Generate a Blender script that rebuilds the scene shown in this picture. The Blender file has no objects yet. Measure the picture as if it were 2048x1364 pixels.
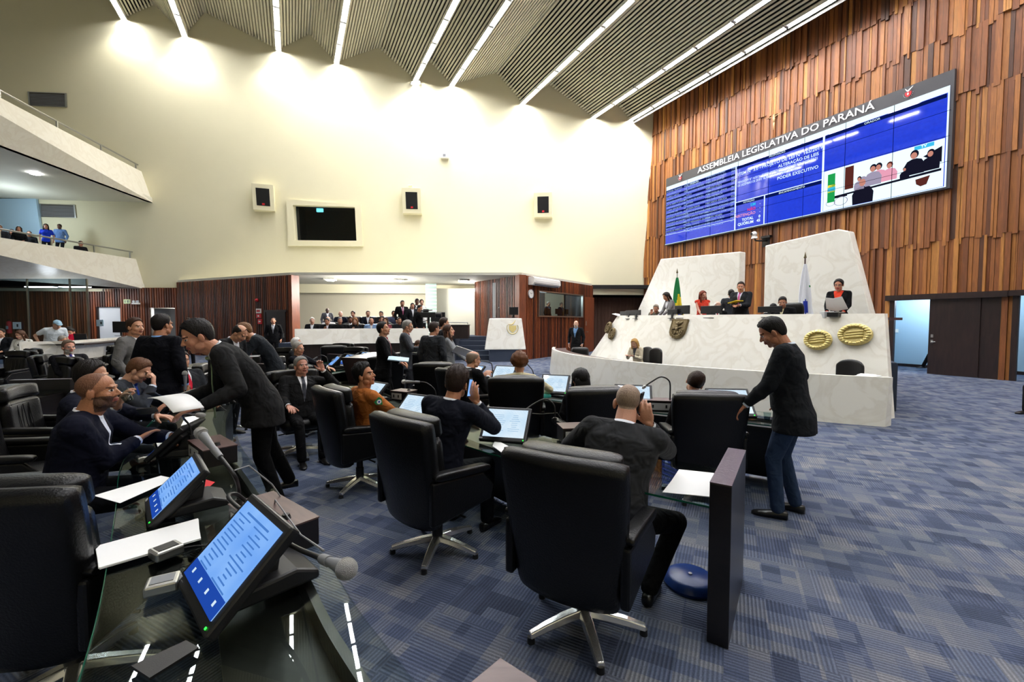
EXPOSURE = 1.05
import bpy, bmesh, math, random
import numpy as np
from mathutils import Vector, Matrix, Euler
random.seed(7); np.random.seed(7)
PI = math.pi
sc = bpy.context.scene
C = sc.collection
F = 860.0; TH = math.radians(2.53); CAMZ = 1.7
ST, CT = math.sin(TH), math.cos(TH)
# ---------------------------------------------------------------- camera
cam = bpy.data.cameras.new('camera'); camo = bpy.data.objects.new('camera', cam); C.objects.link(camo)
cam.lens = 36.0*F/2048; cam.sensor_width = 36; cam.clip_end = 200; cam.clip_start = .05
camo.location = (0, 0, CAMZ); camo.rotation_euler = (PI/2-TH, 0, 0)
sc.camera = camo
def ray(px, py):
    a = (px-1024)/F; b = -(py-682)/F
    return Vector((a, CT+b*ST, -ST+b*CT))
def at_h(px, py, h):           # point of the line of sight at height h
    r = ray(px, py); t = (h-CAMZ)/r.z
    return Vector((r.x*t, r.y*t, h))
def at_y(px, py, y):           # point of the line of sight at depth y
    r = ray(px, py); t = y/r.y
    return Vector((r.x*t, y, CAMZ+r.z*t))
def on_plane(px, py, p0, n):
    r = ray(px, py); o = Vector((0, 0, CAMZ))
    t = (p0-o).dot(n)/r.dot(n)
    return o+r*t
# ---------------------------------------------------------------- materials
MATS = {}
def newmat(name):
    m = bpy.data.materials.new(name); m.use_nodes = True; MATS[name] = m
    nt = m.node_tree; b = nt.nodes['Principled BSDF']
    return m, nt, b
def N(nt, t, **kw):
    n = nt.nodes.new(t)
    for k, v in kw.items():
        if k.startswith('i_'):
            key = k[2:]; n.inputs[int(key) if key.isdigit() else key.replace('_', ' ')].default_value = v
        else: setattr(n, k, v)
    return n
def srgb(c):
    if isinstance(c, str):
        c = c.lstrip('#'); c = [int(c[i:i+2], 16)/255 for i in (0, 2, 4)]
    return tuple((x/12.92 if x <= .04045 else ((x+.055)/1.055)**2.4) for x in c)+(1,)
def simple(name, col, rough=.5, metal=0, bump=0, bscale=30, spec=.5, var=0, vscale=5, emit=0, coat=0, sheen=0, bdetail=3):
    m, nt, b = newmat(name)
    c = srgb(col)
    b.inputs['Base Color'].default_value = c
    b.inputs['Roughness'].default_value = rough
    b.inputs['Metallic'].default_value = metal
    b.inputs['Specular IOR Level'].default_value = spec
    if coat: b.inputs['Coat Weight'].default_value = coat; b.inputs['Coat Roughness'].default_value = .1
    if sheen: b.inputs['Sheen Weight'].default_value = sheen
    tc = N(nt, 'ShaderNodeTexCoord')
    if var:
        nz = N(nt, 'ShaderNodeTexNoise', i_Scale=vscale, i_Detail=4.0); nt.links.new(tc.outputs['Object'], nz.inputs['Vector'])
        mx = N(nt, 'ShaderNodeMixRGB', blend_type='MIX')
        mx.inputs[1].default_value = tuple(x*(1-var) for x in c[:3])+(1,); mx.inputs[2].default_value = tuple(min(1, x*(1+var)) for x in c[:3])+(1,)
        nt.links.new(nz.outputs['Fac'], mx.inputs[0]); nt.links.new(mx.outputs[0], b.inputs['Base Color'])
    if bump:
        nz = N(nt, 'ShaderNodeTexNoise', i_Scale=bscale, i_Detail=float(bdetail)); nt.links.new(tc.outputs['Object'], nz.inputs['Vector'])
        bp = N(nt, 'ShaderNodeBump', i_Strength=bump, i_Distance=.02); nt.links.new(nz.outputs['Fac'], bp.inputs['Height'])
        nt.links.new(bp.outputs[0], b.inputs['Normal'])
    if emit:
        b.inputs['Emission Color'].default_value = c; b.inputs['Emission Strength'].default_value = emit
    return m
def cloth(name, col, rough=.85):       # suit cloth: weave, soft folds
    m, nt, b = newmat(name); c = srgb(col); c = tuple(x*(.62 if max(c[:3]) < .08 else .95) for x in c[:3])+(1,)
    tc = N(nt, 'ShaderNodeTexCoord')
    nz = N(nt, 'ShaderNodeTexNoise', i_Scale=9.0, i_Detail=2.0, i_Distortion=.6); nt.links.new(tc.outputs['Object'], nz.inputs['Vector'])
    n2 = N(nt, 'ShaderNodeTexNoise', i_Scale=700.0, i_Detail=1.0); nt.links.new(tc.outputs['Object'], n2.inputs['Vector'])
    b1 = N(nt, 'ShaderNodeBump', i_Strength=.75, i_Distance=.045); nt.links.new(nz.outputs['Fac'], b1.inputs['Height'])
    b2 = N(nt, 'ShaderNodeBump', i_Strength=.25, i_Distance=.002); nt.links.new(n2.outputs['Fac'], b2.inputs['Height']); nt.links.new(b1.outputs[0], b2.inputs['Normal'])
    nt.links.new(b2.outputs[0], b.inputs['Normal'])
    mx = N(nt, 'ShaderNodeMixRGB'); mx.inputs[1].default_value = tuple(x*.85 for x in c[:3])+(1,); mx.inputs[2].default_value = tuple(x*1.15 for x in c[:3])+(1,)
    nt.links.new(n2.outputs['Fac'], mx.inputs[0]); nt.links.new(mx.outputs[0], b.inputs['Base Color'])
    b.inputs['Roughness'].default_value = rough; b.inputs['Specular IOR Level'].default_value = .14
    return m
_cl = {}
def CL(col, rough=.85):
    k = str(col)
    if k not in _cl: _cl[k] = cloth('cloth_'+k.strip('#'), col, rough)
    return _cl[k]
_sk = {}
def SKIN(col):
    if col not in _sk:
        m = simple('skin_'+col.strip('#'), col, .5, bump=.15, bscale=120, var=.12, vscale=14)
        b = m.node_tree.nodes['Principled BSDF']; b.inputs['Subsurface Weight'].default_value = .08; b.inputs['Subsurface Radius'].default_value = (.01, .004, .002)
        _sk[col] = m
    return _sk[col]
_hr = {}
def HAIR(col):
    if col not in _hr:
        m, nt, b = newmat('hair_'+col.strip('#')); c = srgb(col)
        tc = N(nt, 'ShaderNodeTexCoord'); mp = N(nt, 'ShaderNodeMapping'); mp.inputs['Scale'].default_value = (70, 40, 18)
        nz = N(nt, 'ShaderNodeTexNoise', i_Scale=3.0, i_Detail=3.0)
        nt.links.new(tc.outputs['Object'], mp.inputs[0]); nt.links.new(mp.outputs[0], nz.inputs['Vector'])
        mx = N(nt, 'ShaderNodeMixRGB'); mx.inputs[1].default_value = tuple(x*.6 for x in c[:3])+(1,); mx.inputs[2].default_value = tuple(min(1, x*1.5) for x in c[:3])+(1,)
        nt.links.new(nz.outputs['Fac'], mx.inputs[0]); nt.links.new(mx.outputs[0], b.inputs['Base Color'])
        bp = N(nt, 'ShaderNodeBump', i_Strength=.5, i_Distance=.01); nt.links.new(nz.outputs['Fac'], bp.inputs['Height']); nt.links.new(bp.outputs[0], b.inputs['Normal'])
        b.inputs['Roughness'].default_value = .55; b.inputs['Specular IOR Level'].default_value = .22; _hr[col] = m
    return _hr[col]
def marble(name, base, vein, joints=0, amount=.5):
    m, nt, b = newmat(name)
    tc = N(nt, 'ShaderNodeTexCoord')
    n1 = N(nt, 'ShaderNodeTexNoise', i_Scale=1.3, i_Detail=7.0, i_Distortion=1.8); nt.links.new(tc.outputs['Object'], n1.inputs['Vector'])
    r1 = N(nt, 'ShaderNodeValToRGB'); e = r1.color_ramp.elements
    e[0].position = .35; e[0].color = srgb(base); e[1].position = .62; e[1].color = srgb(base)
    x = r1.color_ramp.elements.new(.5); x.color = srgb(vein)
    x = r1.color_ramp.elements.new(.46); x.color = srgb(base)
    nt.links.new(n1.outputs['Fac'], r1.inputs[0])
    mx = N(nt, 'ShaderNodeMixRGB'); mx.inputs[0].default_value = amount; mx.inputs[1].default_value = srgb(base)
    nt.links.new(r1.outputs[0], mx.inputs[2]); nt.links.new(mx.outputs[0], b.inputs['Base Color'])
    b.inputs['Roughness'].default_value = .28; b.inputs['Specular IOR Level'].default_value = .4
    return m
M = {}
M['marble'] = marble('polished_marble', '#f8f5ea', '#d8cfba', amount=.28)
M['marble_bal'] = marble('balcony_marble', '#e2ddcd', '#cfc5ae', amount=.35)
M['cream'] = simple('cream_plaster', '#e2dbba', .8, bump=.08, bscale=12, var=.02, vscale=1.5)
M['beige'] = simple('beige_wall', '#d2cbb4', .8)
M['white_wall'] = simple('white_wall', '#cfccbc', .7)
M['blue_wall'] = simple('pale_blue_wall', '#a9c6d8', .8)
M['dark'] = simple('dark_void', '#0b0a09', .9)
M['black'] = simple('black_plastic', '#101012', .45, bump=.05, bscale=300)
M['leather'] = simple('black_leather', '#070708', .36, bump=.16, bscale=110, spec=.32)
M['chrome'] = simple('polished_aluminium', '#e4e4e4', .22, metal=.85)
M['steel'] = simple('brushed_steel', '#b5b5b0', .35, metal=1)
M['grey'] = simple('grey_plastic', '#77797c', .5)
M['lgrey'] = simple('light_grey_plastic', '#b8babb', .5)
M['white'] = simple('white_plastic', '#e8e6de', .5)
M['paper'] = simple('white_paper', '#f1f1ee', .8)
M['gold'] = simple('gilded_metal', '#d8c684', .38, metal=.7, bump=.4, bscale=40)
M['bronze'] = simple('weathered_bronze', '#77684a', .45, metal=.6, bump=.6, bscale=25)
M['green'] = simple('flag_green', '#0a7a3c', .8); M['yellow'] = simple('flag_yellow', '#e9cf2a', .8)
M['blue'] = simple('flag_blue', '#2038a8', .7); M['white_cloth'] = simple('flag_white', '#e6e8ee', .85)
M['red'] = simple('signal_red', '#c8202a', .5)
M['pedal'] = simple('blue_enamel', '#1d3a7a', .3, bump=.05)
M['carpet_plain'] = simple('blue_carpet', '#3f4859', .95, bump=.5, bscale=200)
def wood(name, c1, c2, rough=.4, sc_=(18, 18, 1.2), tone=False, coat=0):
    m, nt, b = newmat(name)
    tc = N(nt, 'ShaderNodeTexCoord'); mp = N(nt, 'ShaderNodeMapping'); mp.inputs['Scale'].default_value = sc_
    nz = N(nt, 'ShaderNodeTexNoise', i_Scale=2.0, i_Detail=5.0, i_Distortion=.5)
    nt.links.new(tc.outputs['Object'], mp.inputs[0]); nt.links.new(mp.outputs[0], nz.inputs['Vector'])
    mx = N(nt, 'ShaderNodeMixRGB'); mx.inputs[1].default_value = srgb(c1); mx.inputs[2].default_value = srgb(c2)
    rr = N(nt, 'ShaderNodeMapRange'); rr.inputs[1].default_value = .3; rr.inputs[2].default_value = .7
    nt.links.new(nz.outputs['Fac'], rr.inputs[0]); nt.links.new(rr.outputs[0], mx.inputs[0])
    out = mx.outputs[0]
    if tone:
        at = N(nt, 'ShaderNodeAttribute', attribute_name='tone')
        rp = N(nt, 'ShaderNodeValToRGB'); e = rp.color_ramp.elements
        cols = ['#4a2a16', '#6e3d1c', '#8a5127', '#a5682f', '#c08540']
        if tone == 'red': cols = ['#3a1c0f', '#552812', '#6b3318', '#7c3d1e', '#8a4a25']
        e[0].color = srgb(cols[0]); e[1].color = srgb(cols[-1])
        for i, cc in enumerate(cols[1:-1]): x = e.new(.25*(i+1)); x.color = srgb(cc)
        nt.links.new(at.outputs['Fac'], rp.inputs[0])
        m2 = N(nt, 'ShaderNodeMixRGB', blend_type='MULTIPLY'); m2.inputs[0].default_value = 1
        nt.links.new(rp.outputs[0], m2.inputs[1])
        g = N(nt, 'ShaderNodeMapRange'); g.inputs[1].default_value = .3; g.inputs[2].default_value = .7; g.inputs[3].default_value = .62; g.inputs[4].default_value = 1.1
        nt.links.new(nz.outputs['Fac'], g.inputs[0]); nt.links.new(g.outputs[0], m2.inputs[2])
        out = m2.outputs[0]
    nt.links.new(out, b.inputs['Base Color']); b.inputs['Roughness'].default_value = rough
    if coat: b.inputs['Coat Weight'].default_value = coat
    return m
M['boards'] = wood('imbuia_boards', '#5a3219', '#9a6230', .5, tone=True)
M['slat_wood'] = wood('slatted_red_wood', '#4a2413', '#7c3d1e', .5, tone='red')
M['red_wood'] = wood('red_wood', '#5c2c17', '#85431f', .45)
M['dark_wood'] = wood('dark_wenge', '#1a1110', '#2c1d1a', .38, sc_=(6, 6, 1))
M['desk_wood'] = wood('dark_desk_wood', '#0f0c0b', '#1a1413', .3, sc_=(2, 14, 14))
M['top_wood'] = wood('brown_desk_wood', '#4a3638', '#66504e', .35, sc_=(2, 14, 14))
# glass
def glass(name, tint, rough=.0, alpha=None):
    m, nt, b = newmat(name)
    nt.nodes.remove(b); out = nt.nodes['Material Output']
    tr = N(nt, 'ShaderNodeBsdfTransparent'); tr.inputs[0].default_value = srgb(tint)
    gl = N(nt, 'ShaderNodeBsdfGlossy'); gl.inputs['Roughness'].default_value = rough
    fr = N(nt, 'ShaderNodeFresnel'); fr.inputs[0].default_value = 1.5
    mp = N(nt, 'ShaderNodeMath', operation='MULTIPLY'); mp.inputs[1].default_value = 1.0; mp.use_clamp = True
    ge = N(nt, 'ShaderNodeNewGeometry'); iv = N(nt, 'ShaderNodeMath', operation='SUBTRACT'); iv.inputs[0].default_value = 1.0; nt.links.new(ge.outputs['Backfacing'], iv.inputs[1])
    m2 = N(nt, 'ShaderNodeMath', operation='MULTIPLY'); nt.links.new(fr.outputs[0], m2.inputs[0]); nt.links.new(iv.outputs[0], m2.inputs[1]); nt.links.new(m2.outputs[0], mp.inputs[0])
    mx = N(nt, 'ShaderNodeMixShader')
    nt.links.new(mp.outputs[0], mx.inputs[0]); nt.links.new(tr.outputs[0], mx.inputs[1]); nt.links.new(gl.outputs[0], mx.inputs[2])
    nt.links.new(mx.outputs[0], out.inputs[0])
    return m
M['glass'] = glass('clear_desk_glass', '#eff4f2'); M['pane'] = glass('partition_glass', '#c3cfd4')
M['glass_edge'] = simple('green_glass_edge', '#14523f', .1, spec=.5)
# carpet
def carpet():
    m, nt, b = newmat('striped_carpet_tiles'); L = nt.links.new
    tc = N(nt, 'ShaderNodeTexCoord'); mp = N(nt, 'ShaderNodeMapping'); mp.inputs['Rotation'].default_value = (0, 0, math.radians(27))
    L(tc.outputs['Object'], mp.inputs[0])
    sp = N(nt, 'ShaderNodeSeparateXYZ'); L(mp.outputs[0], sp.inputs[0])
    def math_(op, a, bb=None):
        n = N(nt, 'ShaderNodeMath', operation=op)
        for i, v in enumerate((a, bb)):
            if v is None: continue
            if isinstance(v, (int, float)): n.inputs[i].default_value = v
            else: L(v, n.inputs[i])
        return n.outputs[0]
    X, Y = sp.outputs[0], sp.outputs[1]
    fx = math_('FLOOR', math_('DIVIDE', X, .5)); fy = math_('FLOOR', math_('DIVIDE', Y, .5))
    par = math_('MODULO', math_('ABSOLUTE', math_('ADD', fx, fy)), 2.0)
    # rectangles of tone
    def cells(sx, sy, off):
        cx = math_('FLOOR', math_('DIVIDE', math_('ADD', X, off), sx)); cy = math_('FLOOR', math_('DIVIDE', Y, sy))
        cb = N(nt, 'ShaderNodeCombineXYZ'); L(cx, cb.inputs[0]); L(cy, cb.inputs[1]); cb.inputs[2].default_value = off
        w = N(nt, 'ShaderNodeTexWhiteNoise', noise_dimensions='3D'); L(cb.outputs[0], w.inputs[0]); return w.outputs[0]
    tone = math_('ADD', math_('ADD', math_('MULTIPLY', cells(.21, .09, 0), .42), math_('MULTIPLY', cells(.11, .23, 3.3), .38)), math_('MULTIPLY', N(nt, 'ShaderNodeTexNoise', i_Scale=38.0, i_Detail=3.0).outputs['Fac'], .2))
    rp = N(nt, 'ShaderNodeValToRGB'); e = rp.color_ramp.elements
    e[0].position = .15; e[0].color = srgb('#444c60'); e[1].position = .9; e[1].color = srgb('#8a8b90')
    for p, c in ((.35, '#515b73'), (.5, '#626b80'), (.7, '#737884')): x = e.new(p); x.color = srgb(c)
    L(tone, rp.inputs[0])
    # ribs, quarter-turned from tile to tile
    a = math_('SINE', math_('MULTIPLY', X, 2*PI/.021)); c = math_('SINE', math_('MULTIPLY', Y, 2*PI/.021))
    rib = math_('ADD', math_('MULTIPLY', a, par), math_('MULTIPLY', c, math_('SUBTRACT', 1.0, par)))
    rn = math_('ADD', math_('MULTIPLY', rib, .20), .80)
    nz = N(nt, 'ShaderNodeTexNoise', i_Scale=130.0, i_Detail=2.0); L(tc.outputs['Object'], nz.inputs['Vector'])
    rn2 = math_('MULTIPLY', rn, math_('ADD', nz.outputs['Fac'], .55))
    mx = N(nt, 'ShaderNodeMixRGB', blend_type='MULTIPLY'); mx.inputs[0].default_value = 1; L(rp.outputs[0], mx.inputs[1]); L(rn2, mx.inputs[2])
    L(mx.outputs[0], b.inputs['Base Color']); b.inputs['Roughness'].default_value = .95; b.inputs['Specular IOR Level'].default_value = .15
    bp = N(nt, 'ShaderNodeBump', i_Strength=.5, i_Distance=.006); L(rib, bp.inputs['Height']); L(bp.outputs[0], b.inputs['Normal'])
    return m
M['carpet'] = carpet()
def emis(name, col, s):
    m, nt, b = newmat(name); nt.nodes.remove(b); e = N(nt, 'ShaderNodeEmission'); e.inputs[0].default_value = srgb(col); e.inputs[1].default_value = s
    nt.links.new(e.outputs[0], nt.nodes['Material Output'].inputs[0]); return m
M['tube'] = emis('fluorescent_tube', '#fbfbff', 52.0)
M['tube_far'] = emis('small_fluorescent', '#f4f8ff', 30.0)
def screenmat(name, top, bottom, s, lines=0, bar=None):
    # lit display: colour runs over the screen, rows of faint text
    m, nt, b = newmat(name); nt.nodes.remove(b); L = nt.links.new
    tc = N(nt, 'ShaderNodeTexCoord'); sp = N(nt, 'ShaderNodeSeparateXYZ'); L(tc.outputs['Object'], sp.inputs[0])
    nz = N(nt, 'ShaderNodeTexNoise', i_Scale=9.0, i_Detail=1.0); L(tc.outputs['Object'], nz.inputs['Vector'])
    rp = N(nt, 'ShaderNodeMixRGB'); rp.inputs[1].default_value = srgb(top); rp.inputs[2].default_value = srgb(bottom); L(nz.outputs['Fac'], rp.inputs[0])
    out = rp.outputs[0]
    e = N(nt, 'ShaderNodeEmission'); e.inputs[1].default_value = s; L(out, e.inputs[0])
    gl = N(nt, 'ShaderNodeBsdfGlossy'); gl.inputs['Roughness'].default_value = .04; gl.inputs[0].default_value = (.07, .07, .07, 1)
    ad = N(nt, 'ShaderNodeAddShader'); L(e.outputs[0], ad.inputs[0]); L(gl.outputs[0], ad.inputs[1]); L(ad.outputs[0], nt.nodes['Material Output'].inputs[0])
    return m
M['scr_blue'] = screenmat('blue_display', '#4f8ee6', '#9cc8fa', .52)
M['scr_pale'] = screenmat('pale_display', '#b4d6f0', '#e8f3fa', .5)
M['scr_bar'] = emis('display_menu_bar', '#1f48a8', .5)
M['scr_faint'] = emis('pale_display_text', '#8fb8dc', .45)
M['scr_ink'] = emis('display_text', '#4f86d6', .42)
M['led'] = emis('green_led', '#20ff30', 3.0)
M['wall_scr'] = screenmat('video_wall_blue', '#1530b8', '#2040d8', .6)
M['wall_white'] = emis('video_wall_white', '#dff6ff', .62)
M['wall_text'] = emis('video_wall_text', '#b4d2ff', .45)
M['wall_dark'] = emis('video_wall_navy', '#10206a', .3)
for k, c in (('pink', '#e8a0b8'), ('red', '#f04060'), ('skin', '#c88878'), ('dark', '#161626'), ('green', '#20a050'), ('cyan', '#40c0f0'), ('brown', '#5a2a24'), ('grey', '#a098b0'), ('dim', '#7090e8')):
    M['ws_'+k] = emis('video_wall_'+k, c, .5)
# ---------------------------------------------------------------- geometry accumulator
class Geo:
    def __init__(s): s.v = []; s.f = []; s.m = []; s.mi = 0; s.T = None
    def add(s, vs, fs):
        o = len(s.v)
        if s.T is not None: vs = [s.T @ Vector(p) for p in vs]
        s.v += [tuple(p) for p in vs]; s.f += [tuple(i+o for i in f) for f in fs]; s.m += [s.mi]*len(fs); return s
    def box(s, c, size, R=None):
        x, y, z = [q/2 for q in size]; c = Vector(c)
        vs = [Vector((i*x, j*y, k*z)) for k in (-1, 1) for j in (-1, 1) for i in (-1, 1)]
        if R is not None: vs = [R @ p for p in vs]
        return s.add([p+c for p in vs], [(0, 2, 3, 1), (4, 5, 7, 6), (0, 1, 5, 4), (2, 6, 7, 3), (0, 4, 6, 2), (1, 3, 7, 5)])
    def cyl(s, p0, p1, r0, r1=None, n=16, cap=True):
        r1 = r0 if r1 is None else r1; p0 = Vector(p0); p1 = Vector(p1); d = (p1-p0)
        q = d.to_track_quat('Z', 'Y').to_matrix(); vs = []
        for p, r in ((p0, r0), (p1, r1)):
            for i in range(n): a = 2*PI*i/n; vs.append(p+q @ Vector((r*math.cos(a), r*math.sin(a), 0)))
        fs = [(i, (i+1) % n, n+(i+1) % n, n+i) for i in range(n)]
        if cap: fs += [tuple(range(n-1, -1, -1)), tuple(range(n, 2*n))]
        return s.add(vs, fs)
    def tube(s, pts, r, n=8, rr=None):
        pts = [Vector(p) for p in pts]; k = len(pts); vs = []; up = None
        for i, p in enumerate(pts):
            d = (pts[min(i+1, k-1)]-pts[max(i-1, 0)]).normalized()
            if up is None:
                up = Vector((0, 0, 1)) if abs(d.z) < .9 else Vector((1, 0, 0))
            x = d.cross(up); x = x.normalized() if x.length > 1e-6 else Vector((1, 0, 0)); y = x.cross(d).normalized(); up = y
            rad = rr[i] if rr else r
            for j in range(n): a = 2*PI*j/n; vs.append(p+(x*math.cos(a)+y*math.sin(a))*rad)
        fs = [(i*n+j, i*n+(j+1) % n, (i+1)*n+(j+1) % n, (i+1)*n+j) for i in range(k-1) for j in range(n)]
        fs += [tuple(range(n-1, -1, -1)), tuple(range((k-1)*n, k*n))]
        return s.add(vs, fs)
    def ell(s, c, r, R=None, n=16, m=10):
        c = Vector(c); vs = []; r = (r, r, r) if isinstance(r, (int, float)) else r
        for i in range(1, m):
            ph = PI*i/m
            for j in range(n): a = 2*PI*j/n; vs.append(Vector((r[0]*math.sin(ph)*math.cos(a), r[1]*math.sin(ph)*math.sin(a), r[2]*math.cos(ph))))
        vs += [Vector((0, 0, r[2])), Vector((0, 0, -r[2]))]
        if R is not None: vs = [R @ p for p in vs]
        fs = [(i*n+j, (i+1)*n+j, (i+1)*n+(j+1) % n, i*n+(j+1) % n) for i in range(m-2) for j in range(n)]
        t = (m-1)*n
        fs += [(t, j, (j+1) % n) for j in range(n)]+[(t+1, (m-2)*n+(j+1) % n, (m-2)*n+j) for j in range(n)]
        return s.add([p+c for p in vs], fs)
    def cap(s, a, b, r0, r1=None, n=12):      # tapered capsule
        r1 = r0 if r1 is None else r1
        a = Vector(a); b = Vector(b); s.cyl(a, b, r0, r1, n)
        s.ell(a, r0*1.0, n=n, m=8); s.ell(b, r1*1.0, n=n, m=8); return s
    def loft(s, rings, cap=True):
        n = len(rings[0]); vs = [p for r in rings for p in r]
        fs = [(i*n+j, i*n+(j+1) % n, (i+1)*n+(j+1) % n, (i+1)*n+j) for i in range(len(rings)-1) for j in range(n)]
        if cap: fs += [tuple(range(n-1, -1, -1)), tuple(range((len(rings)-1)*n, len(rings)*n))]
        return s.add(vs, fs)
    def prism(s, poly, d):                    # polygon (3-D points) pushed along d
        n = len(poly); d = Vector(d); a = [Vector(p) for p in poly]
        nrm = Vector((0, 0, 0))
        for i in range(n): nrm += a[i].cross(a[(i+1) % n])
        if nrm.dot(d) > 0: a.reverse()
        return s.add(a+[p+d for p in a], [tuple(range(n))]+[tuple(range(2*n-1, n-1, -1))]+[(i, n+i, n+(i+1) % n, (i+1) % n) for i in range(n)])
    def pillow(s, w, h, t, R=None, c=(0, 0, 0), nu=14, nv=14, p=7, q=.42, warp=None, cr=.08):
        # rounded slab in local x (w) and z (h), thickness along y; warp(u,v)->(dx,dy,dz)
        vs = []; idx = {}
        c = Vector(c)
        def g(k, n): a = -1+2*k/n; return math.copysign(1-(1-abs(a))**1.6, a)
        for side in (1, -1):
            for i in range(nu+1):
                for j in range(nv+1):
                    edge = i in (0, nu) or j in (0, nv)
                    if side == -1 and edge: idx[(side, i, j)] = idx[(1, i, j)]; continue
                    u = g(i, nu); v = g(j, nv)
                    th = (max(0, 1-abs(u)**p)*max(0, 1-abs(v)**p))**q
                    x = u*w/2; z = v*h/2; y = side*t/2*th
                    # rounded corners
                    k_ = cr*min(w, h)*abs(u)**6*abs(v)**6
                    x -= math.copysign(k_, u); z -= math.copysign(k_, v)
                    if warp: dx, dy, dz = warp(u, v); x += dx; y += dy; z += dz
                    P = Vector((x, y, z)); P = (R @ P if R is not None else P)+c
                    idx[(side, i, j)] = len(vs); vs.append(P)
        fs = []
        for i in range(nu):
            for j in range(nv):
                a, b, c2, d = [(i, j), (i+1, j), (i+1, j+1), (i, j+1)]
                fs.append(tuple(idx[(1,)+k] for k in (d, c2, b, a))); fs.append(tuple(idx[(-1,)+k] for k in (a, b, c2, d)))
        return s.add(vs, fs)
    def build(s, name, mats, parent=None, smooth=False, bevel=0, world=False, angle=.7):
        me = bpy.data.meshes.new(name)
        vs = s.v
        if world and parent is not None:
            inv = WM(parent).inverted(); vs = [tuple(inv @ Vector(p)) for p in vs]
        me.from_pydata(vs, [], s.f)
        mats = mats if isinstance(mats, (list, tuple)) else [mats]
        for m in mats: me.materials.append(m)
        if len(mats) > 1: me.polygons.foreach_set('material_index', s.m)
        if smooth:
            me.polygons.foreach_set('use_smooth', [True]*len(me.polygons))
            if smooth != 'all': me.set_sharp_from_angle(angle=angle)
        me.update()
        o = bpy.data.objects.new(name, me); C.objects.link(o)
        if parent is not None: o.parent = parent
        if bevel:
            md = o.modifiers.new('bevel', 'BEVEL'); md.width = bevel; md.segments = 2; md.limit_method = 'ANGLE'
        return o
def WM(o):
    m = Matrix.LocRotScale(o.location, o.rotation_euler, o.scale)
    return WM(o.parent) @ m if o.parent else m
def tag(o, label, cat, group=None):
    o['label'] = label; o['category'] = cat
    if group: o['group'] = group
    return o
def thing(name, label, cat, loc=(0, 0, 0), rz=0, group=None):
    o = bpy.data.objects.new(name, None); C.objects.link(o); o.empty_display_size = .1
    o.location = loc; o.rotation_euler = (0, 0, rz); return tag(o, label, cat, group)
def struct(o): o['kind'] = 'structure'; return o
def children(o): return [c for c in bpy.data.objects if c.parent == o]
_kids = {}
def copy_tree(o, parent=None, kids=None):
    c = o.copy(); C.objects.link(c); c.parent = parent
    ks = _kids.get(o.name)
    if ks is None: ks = children(o); _kids[o.name] = ks
    for ch in ks: copy_tree(ch, c)
    return c
# ================================================================ ROOM
Z3 = Vector((0, 0, 1))
D = Vector((-.4545, .8907, 0)); NI = Vector((-.8907, -.4545, 0)); W0 = Vector((13.7, 14.0, 0))   # timber wall: direction away, inward normal
def WP(s, off, h): return W0+D*s+NI*off+Z3*h
def on_wall(px, py, off=0):
    p = on_plane(px, py, W0+NI*off, NI); return (p-W0).dot(D), p.z
CP0 = Vector((7.76, 25.6, 3.6)); CN = Vector((.1, -1, -.093)).normalized()                        # cream wall leaning into the hall
def on_cream(px, py, off=0.): return on_plane(px, py, CP0+CN*off, CN)
def cream_pt(x, h, off=0.): return Vector((x, 25.6+.1*(x-7.76)-.093*(h-3.6), h))+CN*off
g = Geo(); g.add([(-40, -9, 0), (34, -9, 0), (34, 42, 0), (-40, 42, 0)], [(0, 1, 2, 3)])
struct(g.build('floor', M['carpet']))
# cream wall, with the window opening
wo = [on_cream(588, 411), on_cream(711, 415), on_cream(714.5, 482), on_cream(592, 481)]
q = [cream_pt(-40, 3.3), cream_pt(9, 3.3), cream_pt(9, 21), cream_pt(-40, 21)]
g = Geo(); o_ = [tuple(p) for p in q]; i_ = [tuple(wo[3]), tuple(wo[2]), tuple(wo[1]), tuple(wo[0])]
g.add(o_+i_, [(0, 1, 5, 4), (1, 2, 6, 5), (2, 3, 7, 6), (3, 0, 4, 7)])
struct(g.build('wall_front', M['cream']))
# projection window
win = bpy.data.objects.new('window_1', None); C.objects.link(win); win.location = wo[3]; win['kind'] = 'structure'
g = Geo(); fr = [on_cream(575, 399), on_cream(723, 411), on_cream(727, 493), on_cream(578, 492)]
def frame_geo(g, outer, inner, n, dep, back=.0):
    for k in range(4):
        a, b, c, d = outer[k], outer[(k+1) % 4], inner[(k+1) % 4], inner[k]
        g.prism([a-n*back, b-n*back, c-n*back, d-n*back], n*(dep+back))
frame_geo(g, fr, wo, CN, .16, .3); g.build('window_frame', M['cream'], win, world=True)
g = Geo(); g.prism([p-CN*.25 for p in wo], -CN*.02); g.build('window_pane', M['pane'], win, world=True)
g = Geo(); g.prism([p-CN*1.6+Vector((0, 0, 0)) for p in [cream_pt(wo[0].x-1, wo[0].z+1), cream_pt(wo[1].x+1, wo[1].z+1), cream_pt(wo[2].x+1, wo[2].z-1), cream_pt(wo[3].x-1, wo[3].z-1)]], -CN*.1)
for k in range(4):
    a = wo[k]; b = wo[(k+1) % 4]; g.prism([a-CN*.3, b-CN*.3, b-CN*1.6, a-CN*1.6], (a-(wo[0]+wo[2])/2).normalized()*.02)
g.build('projection_booth', M['dark'], win, world=True)
g = Geo(); c_ = on_cream(639, 419, -.7); g.prism([c_+Vector((-.17, 0, -.12)), c_+Vector((.17, 0, -.12)), c_+Vector((.17, 0, .12)), c_+Vector((-.17, 0, .12))], Vector((0, .1, 0)))
g.build('lamp', emis('booth_lamp', '#7fe6f4', 2.0), win, world=True)
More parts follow.
